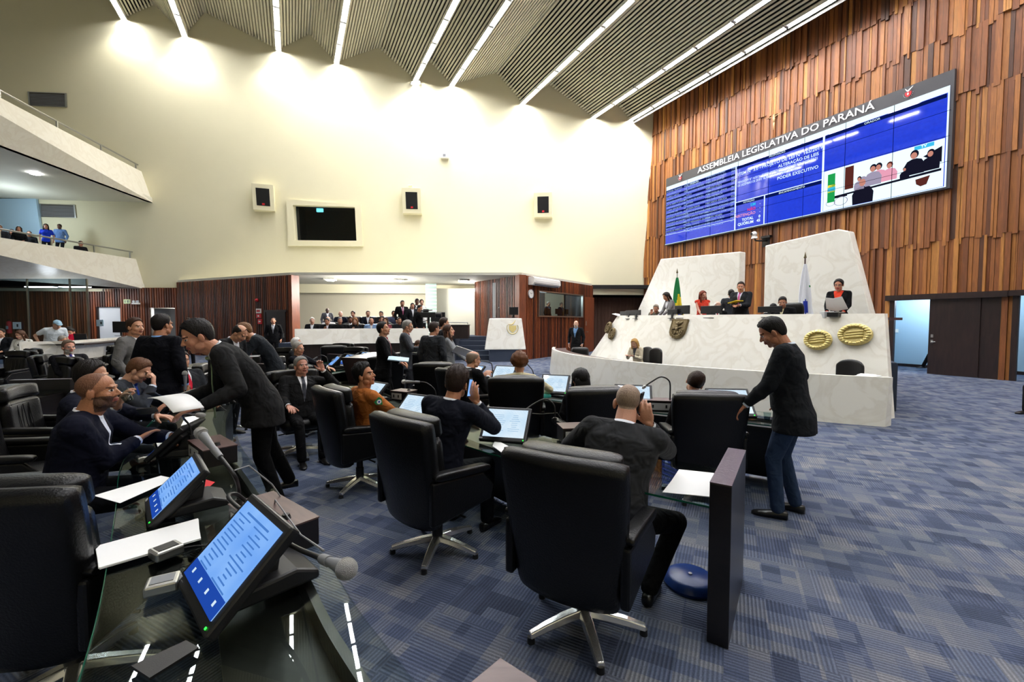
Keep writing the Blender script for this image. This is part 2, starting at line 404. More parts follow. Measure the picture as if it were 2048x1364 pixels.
# ---------------------------------------------------------------- timber wall: random boards in staggered courses
door_s = (on_wall(2005, 600)[0], on_wall(1783, 600)[0]); door_h = 2.55
door2_s = (on_wall(2500, 600)[0], on_wall(2031, 600)[0])
print('door s', door_s, door2_s, on_wall(1783, 588), on_wall(1786, 743), on_wall(1857, 748))
def boards(name, s0, s1, hs, fn, mat, wmin, wmax, holes=(), dep=.05, jag=.18, seed=1):
    rnd = random.Random(seed); vs = []; fs = []; tones = []
    for c in range(len(hs)-1):
        s = s0; j0 = 0
        while s < s1:
            w = rnd.uniform(wmin, wmax); e = min(s+w, s1)
            zb, zt = hs[c], hs[c+1]+.0
            zb -= rnd.choice([0, 0, 0, .06, .12, jag]) if c else 0
            t0 = rnd.uniform(.01, dep)+.035*c*(dep > .03)
            tn = min(1, max(0, rnd.gauss(.5, .24)))
            parts = [(s, e, zb)]
            for (a, b, h) in holes:
                if c == 0 or zb < h:
                    np_ = []
                    for (x0, x1, z0) in parts:
                        if x1 <= a or x0 >= b: np_.append((x0, x1, z0))
                        else:
                            if x0 < a: np_.append((x0, a, z0))
                            if x1 > b: np_.append((b, x1, z0))
                            np_.append((max(x0, a), min(x1, b), max(z0, h)))
                    parts = np_
            for (x0, x1, z0) in parts:
                if zt-z0 < .02: continue
                a, b = x0+.004, x1-.004; o = len(vs)
                vs += [fn(a, 0, z0), fn(b, 0, z0), fn(b, 0, zt), fn(a, 0, zt), fn(a, t0, z0), fn(b, t0, z0), fn(b, t0, zt), fn(a, t0, zt)]
                f_ = [(4, 5, 6, 7), (0, 1, 5, 4), (1, 2, 6, 5), (3, 0, 4, 7), (2, 3, 7, 6)]
                fs += [tuple(i+o for i in f) for f in f_]; tones += [tn]*len(f_)
            s = e
    me = bpy.data.meshes.new(name); me.from_pydata([tuple(p) for p in vs], [], fs); me.materials.append(mat)
    at = me.attributes.new('tone', 'FLOAT', 'FACE'); at.data.foreach_set('value', tones)
    o = bpy.data.objects.new(name, me); C.objects.link(o); return o
holes = [(door_s[0], door_s[1], door_h), (door2_s[0], door2_s[1], door_h)]
hs = [0, 4.3, 6.6, 8.7, 10.6, 12.2, 15.0]
w_ = struct(boards('wall_right', -14, 12.9, hs, lambda s, t, h: WP(s, t, h), M['boards'], .05, .15, holes, dep=.09, seed=3))
g = Geo()
cuts = sorted([(-14, door2_s[0]), (door2_s[1], door_s[0]), (door_s[1], 12.9)])
for a, b in cuts: g.prism([WP(a, -.002, 0), WP(b, -.002, 0), WP(b, -.002, 15), WP(a, -.002, 15)], -NI*.2)
for a, b in (door_s, door2_s): g.prism([WP(a, -.002, door_h), WP(b, -.002, door_h), WP(b, -.002, 15), WP(a, -.002, 15)], -NI*.2)
struct(g.build('wall_right_backing', M['dark_wood']))
# doorway with sliding leaf
so, eo = on_wall(1858, 700)[0], door_s[1]
d1 = bpy.data.objects.new('door_1', None); C.objects.link(d1); d1.location = WP(door_s[0], 0, 0); d1['kind'] = 'structure'
g = Geo(); g.prism([WP(so, .02, .01), WP(door_s[0]+.42, .02, .01), WP(door_s[0]+.42, .02, door_h-.1), WP(so, .02, door_h-.1)], NI*.06)
lf = g.build('door_leaf', M['dark_wood'], d1, world=True)
g = Geo()
for z in (1.02, 1.2): g.prism([WP(so-.06, .08, z), WP(so-.12, .08, z), WP(so-.12, .08, z+.1), WP(so-.06, .08, z+.1)], NI*.02)
g.cyl(WP(so-.09, .08, 1.06), WP(so-.09, .16, 1.06), .015); g.cyl(WP(so-.09, .15, 1.06), WP(so-.2, .15, 1.06), .014)
g.build('door_handle', M['steel'], lf, world=True, smooth=True)
g = Geo()
g.prism([WP(door_s[0]-.15, .0, door_h-.12), WP(eo+.1, 0, door_h-.12), WP(eo+.1, 0, door_h+.06), WP(door_s[0]-.15, 0, door_h+.06)], NI*.22)
g.prism([WP(eo-.14, 0, 0), WP(eo, 0, 0), WP(eo, 0, door_h), WP(eo-.14, 0, door_h)], NI*.12)
g.prism([WP(door_s[0]-.05, 0, 0), WP(door_s[0]+.42, 0, 0), WP(door_s[0]+.42, 0, door_h), WP(door_s[0]-.05, 0, door_h)], NI*.04)
g.build('door_frame', M['dark_wood'], d1, world=True)
# passage behind it
g = Geo()
a, b = door_s[0]+.4, eo+1.2
g.prism([WP(a-6, -2.3, 0), WP(b, -2.3, 0), WP(b, -2.3, 3), WP(a-6, -2.3, 3)], -NI*.1)
g.prism([WP(b, -.25, 0), WP(b, -2.4, 0), WP(b, -2.4, 3), WP(b, -.25, 3)], D*.1)
g.prism([WP(a-6, -.25, 3), WP(b, -.25, 3), WP(b, -2.4, 3), WP(a-6, -2.4, 3)], Z3*.1)
struct(g.build('wall_passage', M['blue_wall']))
g = Geo(); g.prism([WP(a-6, -2.28, .005), WP(b, -2.28, .005), WP(b, -2.28, .11), WP(a-6, -2.28, .11)], NI*.02); struct(g.build('baseboard_passage', M['dark_wood']))
g = Geo(); p_ = on_wall(1796, 665, -2.25); g.prism([WP(p_[0], -2.28, p_[1]), WP(p_[0]+.09, -2.28, p_[1]), WP(p_[0]+.09, -2.28, p_[1]+.13), WP(p_[0], -2.28, p_[1]+.13)], NI*.02)
tag(g.build('light_switch', M['white']), 'white light switch plate on pale blue passage wall', 'switch')
d2 = bpy.data.objects.new('door_2', None); C.objects.link(d2); d2.location = WP(door2_s[1], 0, 0); d2['kind'] = 'structure'
g = Geo(); e2 = door2_s[1]
g.prism([WP(e2-.1, 0, 0), WP(e2+.03, 0, 0), WP(e2+.03, 0, door_h+.05), WP(e2-.1, 0, door_h+.05)], NI*.1)
g.prism([WP(door2_s[0], 0, door_h-.1), WP(e2+.12, 0, door_h-.1), WP(e2+.12, 0, door_h+.06), WP(door2_s[0], 0, door_h+.06)], NI*.2)
g.build('door_frame', M['dark_wood'], d2, world=True)
# ---------------------------------------------------------------- folded slatted ceiling
prof_px = [(-330, -210, 0), (-250, -110, 1), (-120, -160, 0), (-60, -62, 1), (60, -92, 0), (130, -15, 1), (190, -30, 0), (250, 40, 1), (310, 14, 0), (371, 74, 1), (411, 29, 0), (557, 103, 1), (618, 72, 0), (672, 128, 1),
           (755, 99, 0), (829, 162, 1), (853, 122, 0), (901, 172, 1), (990, 149, 0), (1042, 208, 1), (1095, 172, 0), (1182, 236, 1), (1226, 206, 0), (1256, 241, 1), (1318, 219, 0)]
prof = [(on_cream(x, y, -.15), k) for x, y, k in prof_px]
LEN = 33.0
slat = Geo(); back = Geo()
for i in range(len(prof)-1):
    A, kA = prof[i]; B, kB = prof[i+1]
    BA = B-A; nrm = D.cross(BA).normalized()
    if nrm.z < 0: nrm = -nrm                    # points up, away from the hall
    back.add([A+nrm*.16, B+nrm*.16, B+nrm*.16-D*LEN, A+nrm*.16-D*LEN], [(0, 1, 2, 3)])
    L_ = BA.length; n = max(2, int(round(L_/.155))); e = BA/n; t = e.normalized()
    for k in range(n):
        p0 = A+e*(k+.24); p1 = A+e*(k+.76)
        vs = [p0, p1, p1+nrm*.1, p0+nrm*.1]; vs += [p-D*LEN for p in vs]
        slat.add(vs, [(0, 1, 5, 4), (1, 2, 6, 5), (3, 0, 4, 7)])
# flat part above the timber wall
M['slat'] = simple('pale_ceiling_slats', '#d8d2be', .5)
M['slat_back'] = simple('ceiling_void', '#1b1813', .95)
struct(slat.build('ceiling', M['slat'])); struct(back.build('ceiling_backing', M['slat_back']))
# troughs and tube lights in every lower fold
tg = Geo(); tg.box((0, 0, .045), (.30, 1.66, .07)); tg.box((-.125, 0, -.01), (.03, 1.66, .06)); tg.box((.125, 0, -.01), (.03, 1.66, .06)); M['trough'] = simple('white_enamel', '#dedbd0', .4)
gl = Geo(); gl.box((0, 0, 0), (.17, 1.5, .02))
end_g = Geo(); end_g.box((0, .80, .02), (.24, .06, .06))
ang = math.atan2(-D.x, D.y)
proto = thing('ceiling_light', 'x', 'ceiling light', (0, 0, 0), 0)
a_ = tg.build('housing', M['trough'], proto); b_ = gl.build('tube', M['tube'], proto); c2_ = end_g.build('end_cap', M['grey'], proto)
first = True; k_strip = 0; nl = 0; strip_ends = []
names = ['x', 'y', 'z', 'leftmost of the nine', 'second from the left', 'third from the left', 'fourth from the left', 'fifth from the left, with the twin spotlight', 'sixth from the left', 'third from the timber wall', 'second from the timber wall', 'nearest the timber wall']
vis = [p for p in prof if p[1]]
for si, (P, k) in enumerate(vis):
    strip_ends.append(P)
    t = .95
    while t < LEN-1.5:
        c_ = P-D*t-Z3*.045
        # camera-space test: only lamps in view or lighting the hall
        r = c_-Vector((0, 0, CAMZ)); yy = r.y*CT-r.z*ST; zz = r.y*ST+r.z*CT
        inview = yy > .5 and abs(r.x/yy*F) < 1100 and zz/yy*F < 760
        if si < 3: t += 1.72; continue
        if inview or si > 4 and (int(t/1.72) % 2 == 0 and c_.y > -7):
            o = proto if first else copy_tree(proto); first = False
            o.location = c_; o.rotation_euler = (0, 0, ang)
            o['label'] = 'white tube light in the ceiling strip %s' % names[min(si, 11)]; o['group'] = 'tube lights of ceiling strip %s' % names[min(si, 11)]
            nl += 1
        t += 1.72
P = vis[-1][0]; print('lamps', nl, 'strip to wall', (P-W0).dot(NI))
g = Geo(); o2 = P-NI*.2; g.prism([o2+Z3*.12, o2-NI*.03+Z3*.12, o2-NI*.03-Z3*.22, o2-Z3*.22], -D*LEN); struct(g.build('trim_4', simple('dark_grey_shade_board', '#3a3834', .7)))  # added board beside the last strip, meant to shade the upper timber wall
# spots at the ends of the strips, grazing the cream wall
for i, P in enumerate(strip_ends):
    if i < 3: continue
    sp = bpy.data.lights.new('strip_end_spot', 'SPOT'); so_ = bpy.data.objects.new('strip_end_spot', sp); C.objects.link(so_)
    base = P-Z3*.35; base = base-D*.75
    so_.location = base
    tgt = cream_pt(P.x-.3, P.z-4.2); so_.rotation_euler = (tgt-base).to_track_quat('-Z', 'Y').to_euler()
    sp.energy = 230 if i > 5 else (160 if i > 3 else 95); sp.spot_size = math.radians(112); sp.spot_blend = .55; sp.shadow_soft_size = .12; sp.color = (1, .97, .88)
def plight(name, loc, e, size=.3, col=(1, .97, .92)):
    l = bpy.data.lights.new(name, 'POINT'); o = bpy.data.objects.new(name, l); C.objects.link(o); o.location = loc; l.energy = e; l.shadow_soft_size = size; l.color = col
plight('passage_fill', WP(door_s[0]+1.2, -1.3, 2.6), 60, col=(.8, .9, 1)); plight('passage_fill', WP(eo-.2, -1.3, 2.6), 40, col=(.8, .9, 1))  # fill lights added to brighten the pale blue passage wall, no fixture
# ---------------------------------------------------------------- unseen closing walls of the hall
g = Geo(); g.box((-36, 15, 9), (.2, 60, 20)); struct(g.build('wall_left', M['cream']))
g = Geo(); g.box((0, -8.5, 9), (80, .2, 20)); struct(g.build('wall_rear', M['cream']))
# ---------------------------------------------------------------- lower slatted timber walls
def wall_between(name, p, q_, h, seed, holes=(), body=.25, pitch=.13, w=.075, mat='slat_wood'):
    # vertical slats on a dark backing; holes = (from, to, bottom, top) along the wall
    p = Vector((p[0], p[1], 0)); q_ = Vector((q_[0], q_[1], 0)); d = (q_-p).normalized(); L_ = (q_-p).length; n = Vector((d.y, -d.x, 0))
    if n.dot(-(p+q_)/2) < 0: n = -n
    g = Geo(); cuts = sorted([0, L_]+[x for hh in holes for x in hh[:2]])
    def spans(m):
        sp = [(0, h)]
        for a, b, z0, z1 in holes:
            if a < m < b: sp = [(x, y) for x, y in ((0, z0), (z1, h)) if y-x > .01]
        return sp
    for a, b in zip(cuts, cuts[1:]):
        if b-a < .01: continue
        for z0, z1 in spans((a+b)/2): g.prism([p+d*a+Z3*z0, p+d*b+Z3*z0, p+d*b+Z3*z1, p+d*a+Z3*z1], -n*body)
    struct(g.build(name+'_backing', M['dark_wood']))
    rnd = random.Random(seed); vs = []; fs = []; tn = []; s = 0
    while s < L_-.02:
        t_ = rnd.random()
        for z0, z1 in spans(s+w/2):
            o = len(vs); a_, b_ = p+d*s, p+d*min(L_, s+w)
            vs += [a_+Z3*z0, b_+Z3*z0, b_+Z3*z1, a_+Z3*z1, a_+n*.06+Z3*z0, b_+n*.06+Z3*z0, b_+n*.06+Z3*z1, a_+n*.06+Z3*z1]
            f_ = [(4, 5, 6, 7), (1, 2, 6, 5), (3, 0, 4, 7)]; fs += [tuple(i+o for i in f) for f in f_]; tn += [t_]*3
        s += pitch
    me = bpy.data.meshes.new(name); me.from_pydata([tuple(v) for v in vs], [], fs); me.materials.append(M[mat])
    at = me.attributes.new('tone', 'FLOAT', 'FACE'); at.data.foreach_set('value', tn)
    o = bpy.data.objects.new(name, me); C.objects.link(o); struct(o)
    return p, d, n
def wall_sz(px, py, p, q_):       # where a line of sight meets a vertical wall: distance along, height
    p = Vector((p[0], p[1], 0)); q_ = Vector((q_[0], q_[1], 0)); d = (q_-p).normalized(); n = Vector((d.y, -d.x, 0))
    x = on_plane(px, py, p, n); return (x-p).dot(d), x.z
H1 = 3.78
PL = (.47, 19.2); PR = (4.62, 24.9)
w0 = wall_sz(1075, 583, PL, PR); w1 = wall_sz(1162, 633, PL, PR); print('booth window', w0, w1)
bz0, bz1 = w1[1], w0[1]
bp, bd, bn = wall_between('wall_booth', PL, PR, H1, 5, holes=((w0[0], w1[0], bz0, bz1),))
# corner post
g = Geo(); g.prism([Vector((.14, 19.35, 0)), Vector((.32, 19.0, 0)), Vector((.62, 19.12, 0)), Vector((.5, 19.5, 0))], Z3*H1)
struct(g.build('trim_1', M['red_wood']))
# booth window
bwn = bpy.data.objects.new('window_2', None); C.objects.link(bwn); bwn.location = bp+bd*w0[0]; bwn['kind'] = 'structure'
def BW(s, off, z): return bp+bd*s+bn*off+Z3*z
g = Geo(); o_ = [BW(w0[0]-.06, .07, bz0-.06), BW(w1[0]+.06, .07, bz0-.06), BW(w1[0]+.06, .07, bz1+.06), BW(w0[0]-.06, .07, bz1+.06)]
i_ = [BW(w0[0], .07, bz0), BW(w1[0], .07, bz0), BW(w1[0], .07, bz1), BW(w0[0], .07, bz1)]
frame_geo(g, o_, i_, bn, .04, .1); g.build('window_frame', M['steel'], bwn, world=True)
g = Geo(); g.prism([BW(w0[0], -.02, bz0), BW(w1[0], -.02, bz0), BW(w1[0], -.02, bz1), BW(w0[0], -.02, bz1)], -bn*.01); g.build('window_pane', M['pane'], bwn, world=True)
g = Geo()
A_, B_ = w0[0]-.5, w1[0]+.6
g.prism([BW(A_, -2.2, 0), BW(B_, -2.2, 0), BW(B_, -2.2, 3.6), BW(A_, -2.2, 3.6)], -bn*.1)
g.prism([BW(A_, -.26, 0), BW(A_, -2.2, 0), BW(A_, -2.2, 3.6), BW(A_, -.26, 3.6)], -bd*.1)
g.prism([BW(B_, -.26, 0), BW(B_, -2.2, 0), BW(B_, -2.2, 3.6), BW(B_, -.26, 3.6)], bd*.1)
struct(g.build('wall_booth_inner', M['grey']))
g = Geo(); g.prism([BW(w0[0]+1.2, -2.1, .9), BW(w0[0]+1.9, -2.1, .9), BW(w0[0]+1.9, -2.1, bz1), BW(w0[0]+1.2, -2.1, bz1)], bn*.05)
g.build('booth_cupboard', M['dark_wood'], bwn, world=True)
g = Geo(); g.prism([BW(w0[0], -.27, bz0-.05), BW(w1[0], -.27, bz0-.05), BW(w1[0], -.8, bz0-.05), BW(w0[0], -.8, bz0-.05)], Z3*.04); 
o = g.build('control_desk', M['black']); tag(o, 'black control desk behind the booth window', 'desk')
boothdesk_z = bz0-.01
plight('booth_lamp', BW((w0[0]+w1[0])/2, -1.2, 3.2), 55)
# booth door (dark panel with handle)
dd0 = wall_sz(1166, 640, PL, PR)[0]+.05; dd1 = dd0+1.15
bdoor = bpy.data.objects.new('door_3', None); C.objects.link(bdoor); bdoor.location = BW(dd0, 0, 0); bdoor['kind'] = 'structure'
g = Geo(); g.prism([BW(dd0, .06, .02), BW(dd1, .06, .02), BW(dd1, .06, 3.1), BW(dd0, .06, 3.1)], bn*.04); lf = g.build('door_leaf', M['red_wood'], bdoor, world=True)
g = Geo(); g.cyl(BW(dd0+.12, .1, 1.15), BW(dd0+.12, .18, 1.15), .02); g.cyl(BW(dd0+.12, .17, 1.15), BW(dd0+.26, .17, 1.15), .015); g.prism([BW(dd0+.08, .1, 1.5), BW(dd0+.16, .1, 1.5), BW(dd0+.16, .1, 1.75), BW(dd0+.08, .1, 1.75)], bn*.02)
g.build('door_handle', M['steel'], lf, world=True)
# wall clock, air conditioner, smoke-detector rod
s_, z_ = wall_sz(1058, 588, PL, PR); ck = thing('wall_clock', 'round white wall clock on slatted timber beside the booth window', 'clock', BW(s_, .07, z_))
g = Geo(); g.cyl(BW(s_, .07, z_), BW(s_, .12, z_), .19, n=32); g.build('clock_face', M['white'], ck, world=True, smooth=True)
g = Geo(); rim = [BW(s_, .12, z_)+bd*(.19*math.cos(a*PI/16))+Z3*(.19*math.sin(a*PI/16)) for a in range(33)]; g.tube(rim, .016, 6); g.build('rim', M['lgrey'], ck, world=True, smooth=True)
g = Geo(); g.cyl(BW(s_, .125, z_), BW(s_, .125, z_)-bd*.07+Z3*.06, .008, n=6); g.build('hour_hand', M['black'], ck, world=True)
g = Geo(); g.cyl(BW(s_, .125, z_), BW(s_, .125, z_)+bd*.12+Z3*.05, .005, n=6); g.build('minute_hand', M['black'], ck, world=True)
def air_con(label, org, dx, n, w, h, dep):
    t = thing('air_conditioner', label, 'air conditioner', org)
    pr = [(0, 0), (dep*.75, 0), (dep, h*.28), (dep*.96, h*.85), (dep*.7, h), (0, h)]
    g = Geo(); g.prism([org-dx*w/2+n*a+Z3*b for a, b in pr], dx*w); b_ = g.build('casing', M['white'], t, world=True)
    g = Geo(); g.prism([org-dx*w*.45+n*dep*.93+Z3*h*.1, org+dx*w*.45+n*dep*.93+Z3*h*.1, org+dx*w*.45+n*(dep*.8)+Z3*(-.01), org-dx*w*.45+n*(dep*.8)+Z3*(-.01)], -n*.02-Z3*.01); g.build('air_outlet', M['grey'], t, world=True)
    g = Geo(); g.prism([org-dx*w*.46+n*(dep)+Z3*h*.42, org+dx*w*.46+n*dep+Z3*h*.42, org+dx*w*.46+n*dep+Z3*h*.45, org-dx*w*.46+n*dep+Z3*h*.45], n*.004); g.build('seam', M['grey'], t, world=True)
    return t
s_, z_ = wall_sz(1082, 573, PL, PR); air_con('long white air conditioner high on the booth wall above the clock', BW(s_-.0, .07, z_), bd, bn, 2.35, .36, .32)
# left lower timber wall
LQ = (-9.85, 19.2); LR = (-17.6, 22.75)
dA = wall_sz(352, 640, LR, LQ)[0]
ds0, ds1 = wall_sz(536, 650, LR, LQ)[0], wall_sz(575, 650, LR, LQ)[0]
lp, ld, ln = wall_between('wall_left_front', LR, LQ, H1, 9, holes=())
lp = Vector((LR[0], LR[1], 0))
def LW(s, off, z): return lp+ld*s+ln*off+Z3*z
g = Geo(); g.prism([LW(ds0, .06, 0), LW(ds1, .06, 0), LW(ds1, .06, 2.15), LW(ds0, .06, 2.15)], ln*.05); d4 = struct(g.build('door_4', M['dark_wood']))
g = Geo(); g.prism([LW(ds1-.12, .11, 1.0), LW(ds1-.06, .11, 1.0), LW(ds1-.06, .11, 1.2), LW(ds1-.12, .11, 1.2)], ln*.03); g.build('door_handle', M['steel'], d4)
g = Geo(); g.prism([LW(ds0-.08, .06, 2.15), LW(ds1+.08, .06, 2.15), LW(ds1+.08, .06, 2.25), LW(ds0-.08, .06, 2.25)], ln*.07)
g.prism([LW(ds0-.08, .06, 0), LW(ds0, .06, 0), LW(ds0, .06, 2.2), LW(ds0-.08, .06, 2.2)], ln*.07); struct(g.build('trim_2', M['dark_wood']))
g = Geo(); g.prism([Vector((-9.9, 19.15, 0)), Vector((-9.75, 19.1, 0)), Vector((-9.6, 19.5, 0)), Vector((-9.8, 19.6, 0))], Z3*H1); struct(g.build('trim_3', M['red_wood']))
# fire alarm, three square signs on the left timber wall
def wallbox(name, mat, label, cat, px0, py0, px1, py1, dep=.03, P=LR, Q=LQ, W=LW, parts=None):
    a, za = wall_sz(px0, py0, P, Q); b, zb = wall_sz(px1, py1, P, Q)
    t = thing(name, label, cat, W((a+b)/2, .06, zb))
    n_ = ln if W is LW else bn
    g = Geo(); g.prism([W(a, .065, zb), W(b, .065, zb), W(b, .065, za), W(a, .065, za)], n_*dep); g.build('plate', mat, t, world=True)
    if parts:
        g = Geo()
        for (u0, v0, u1, v1) in parts:
            x0, x1 = a+(b-a)*u0, a+(b-a)*u1; y0, y1 = zb+(za-zb)*v0, zb+(za-zb)*v1
            g.prism([W(x0, .07+dep, y0), W(x1, .07+dep, y0), W(x1, .07+dep, y1), W(x0, .07+dep, y1)], n_*.004)
        g.build('symbol', M['white'] if mat is not M['white'] else M['red'], t, world=True)
    return t
wallbox('safety_sign', M['white'], 'white sign with red symbol, topmost of three on slatted wall', 'sign', 515.5, 617.5, 525.5, 626.5, parts=[(.15, .3, .85, .7)])
wallbox('safety_sign', M['red'], 'square red safety sign with round white symbol, middle of three', 'sign', 516, 627.5, 525.5, 636, parts=[(.35, .3, .65, .65)])
wallbox('safety_sign', M['red'], 'square red safety sign with arrow, lowest of three', 'sign', 519, 638, 527, 648, parts=[(.3, .3, .45, .7), (.5, .4, .8, .6)])
a, za = wall_sz(517.5, 600.5, LR, LQ); t = thing('fire_alarm', 'small round red fire alarm on slatted wall above the signs', 'alarm', LW(a, .06, za))
g = Geo(); g.ell(LW(a, .1, za), (.075, .075, .075)); g.build('bell', M['red'], t, world=True, smooth='all'); g = Geo(); g.cyl(LW(a, .04, za), LW(a, .08, za), .05); g.build('base', M['white'], t, world=True)
# wall under the balcony, its opening, white door
UB = 22.75
p0 = at_y(-200, 650, UB+.0); o0, o1 = at_y(301, 640, UB).x, at_y(352, 640, UB).x
wd0, wd1 = at_y(196, 640, UB).x, at_y(241, 640, UB).x
xs = -34.0
uw = wall_between('wall_under_balcony', (xs, UB), (-17.5, UB), 3.5, 12, holes=((o0-xs, o1-xs, 0, 2.45), (wd0-xs, wd1-xs, 0, 2.5)))
g = Geo(); g.box(((wd0+wd1)/2, UB+.1, 1.25), (wd1-wd0, .06, 2.5)); d5 = struct(g.build('door_5', M['lgrey']))
g = Geo(); g.box(((o0+o1)/2, UB+1.6, 1.6), (4, .1, 3.4)); struct(g.build('wall_corridor', M['white_wall']))
g = Geo(); g.box((o0+.5, UB+.35, 1.22), (.9, .05, 2.4), Matrix.Rotation(.5, 3, 'Z')); d6 = struct(g.build('door_6', M['grey']))
l_ = bpy.data.lights.new('corridor_lamp', 'POINT'); lo = bpy.data.objects.new('corridor_lamp', l_); C.objects.link(lo); lo.location = (o1-.4, UB+.9, 2.2); l_.energy = 90; l_.shadow_soft_size = .2
# small signs on the glass/wall
def plate(name, label, cat, c, w, h, mat, dep=.02, n=(0, -1, 0), sub=None):
    t = thing(name, label, cat, c); g = Geo(); g.box((0, 0, 0), (w, dep, h)); g.build('plate', mat, t)
    if sub:
        g = Geo()
        for (u, v, a, b) in sub: g.box((u*w, -dep/2-.003, v*h), (a*w, .005, b*h))
        g.build('symbol', M['dark_ink'], t)
    return t
M['dark_ink'] = simple('dark_print', '#23303a', .7); M['pale_sign'] = simple('pale_blue_sign', '#b9d4e4', .6)
# ---------------------------------------------------------------- niche of the public benches
g = Geo(); g.box((-7, 24.95, 2), (20, .1, 4.4)); struct(g.build('wall_niche', M['beige']))
g = Geo(); g.add([(-9.85, 19.2, H1), (.4, 19.25, H1), (4.6, 25, H1), (4.6, 26, H1), (-20, 26, H1), (-17.6, 22.75, H1)], [(0, 5, 4, 3, 2, 1)])
g.add([(-9.85, 19.2, H1+.12), (.4, 19.25, H1+.12), (4.6, 25, H1+.12), (4.6, 26, H1+.12), (-20, 26, H1+.12), (-17.6, 22.75, H1+.12)], [(0, 1, 2, 3, 4, 5)])
g.prism([Vector((-9.85, 19.2, H1)), Vector((.42, 19.22, H1)), Vector((.42, 19.22, H1+.12)), Vector((-9.85, 19.2, H1+.12))], Vector((0, .05, 0)))
g.prism([Vector((.42, 19.2, H1-.01)), Vector((4.6, 24.9, H1-.01)), Vector((4.6, 24.9, H1+.12)), Vector((.42, 19.2, H1+.12))], Vector((-.1, .08, 0)))
g.prism([Vector((-9.85, 19.2, H1-.01)), Vector((-17.6, 22.75, H1-.01)), Vector((-17.6, 22.75, H1+.12)), Vector((-9.85, 19.2, H1+.12))], Vector((.08, .1, 0)))
struct(g.build('ceiling_niche', M['white_wall']))
# timber flank left of the post
wf = wall_between('wall_flank', (-1.9, 22.5), (.25, 19.55), H1, 21)
plight('niche_lamp', (-6.5, 20.6, 3.3), 480); plight('niche_lamp', (-1.9, 22.6, 3.4), 70)
# white partition panel with glazed strip
g = Geo(); a = at_y(874, 577, 23.4); b = at_y(975, 577, 23.4); g.box(((a.x+b.x)/2, 23.4, (a.z+.5)/2), (b.x-a.x, .1, a.z-.5)); struct(g.build('wall_partition', M['white_wall']))
g = Geo(); a2 = at_y(851, 560, 22.9); b2 = at_y(873, 560, 22.9)
g.box(((a2.x+b2.x)/2, 22.9, 2.35), (b2.x-a2.x, .05, 2.75)); M['frost'] = simple('frosted_glass', '#9db0aa', .3)
pn = struct(g.build('window_3', M['frost'])); g = Geo()
for k in range(14): g.box(((a2.x+b2.x)/2, 22.86, 1.15+k*.19), (b2.x-a2.x, .02, .05))
pn2 = g.build('glazing_bar', M['white'], pn)
s_ = at_y(723, 575, 24.6); air_con('white air conditioner high on the beige wall of the public niche', Vector((s_.x, 24.88, s_.z-.05)), Vector((1, 0, 0)), Vector((0, -1, 0)), 2.2, .3, .26)
for i, (x, y, l) in enumerate(((660, 560, 'leftmost of the three small ones in the niche ceiling'), (797, 561, 'middle one of three in the niche ceiling'), (927, 562, 'rightmost of the three in the niche ceiling'))):
    p = at_h(x, y, H1-.06); t = thing('niche_light', 'small recessed fluorescent light, '+l, 'ceiling light', p, .25)
    g = Geo(); g.box((0, 0, .02), (.5, .7, .06)); g.build('housing', M['trough'], t); g = Geo(); g.box((0, 0, -.02), (.3, .6, .02)); g.build('tube', M['tube_far'], t)
# tiers, stage, stairs
g = Geo()
g.prism([Vector((-9.4, 15.6, 0)), Vector((-2.6, 15.6, 0)), Vector((-2.6, 25, 0)), Vector((-9.4, 25, 0))], Z3*.55)
g.prism([Vector((-9.4, 17.3, .5)), Vector((-2.6, 17.3, .5)), Vector((-2.6, 25, .5)), Vector((-9.4, 25, .5))], Z3*.35)
struct(g.build('floor_tier', M['carpet_plain']))
g = Geo()
g.prism([Vector((-4.6, 18.6, .0)), Vector((-2.5, 18.6, .0)), Vector((-2.5, 21.2, 0)), Vector((-.9, 21.2, 0)), Vector((-.9, 25, 0)), Vector((-4.6, 25, 0))], Z3*1.0)
for k in range(5): g.box((-1.7, 19.35+k*.37+1.0, .1*(2*k+1)/1.0*.95), (1.66, 2.0, .19*1.0)) if False else g.box((-1.75, 20.3+k*.185, (k+1)*.1), (1.5, 2.2-k*.37, .2*(k+1)))
struct(g.build('floor_stage', M['carpet_plain']))
# dark recess with curtain, right of the booth
g = Geo(); vs = []; n = 60; a = Vector((4.7, 26.3, 0)); b = Vector((8.3, 26.8, 0))
for k in range(n+1):
    p = a.lerp(b, k/n)+Vector((0, .07*math.sin(k*1.7), 0)); vs += [p, p+Z3*3.2]
g.add(vs, [(2*k, 2*k+2, 2*k+3, 2*k+1) for k in range(n)])
M['curtain'] = simple('brown_curtain', '#4a3226', .9); t = g.build('curtain', M['curtain'], smooth='all'); tag(t, 'brown pleated curtain in dark recess right of the booth', 'curtain')
g = Geo(); g.box((6.5, 27.2, 2), (5, .1, 4.4)); g.box((6.5, 26.2, 3.75), (5, 2.2, .2)); struct(g.build('wall_recess', M['dark']))
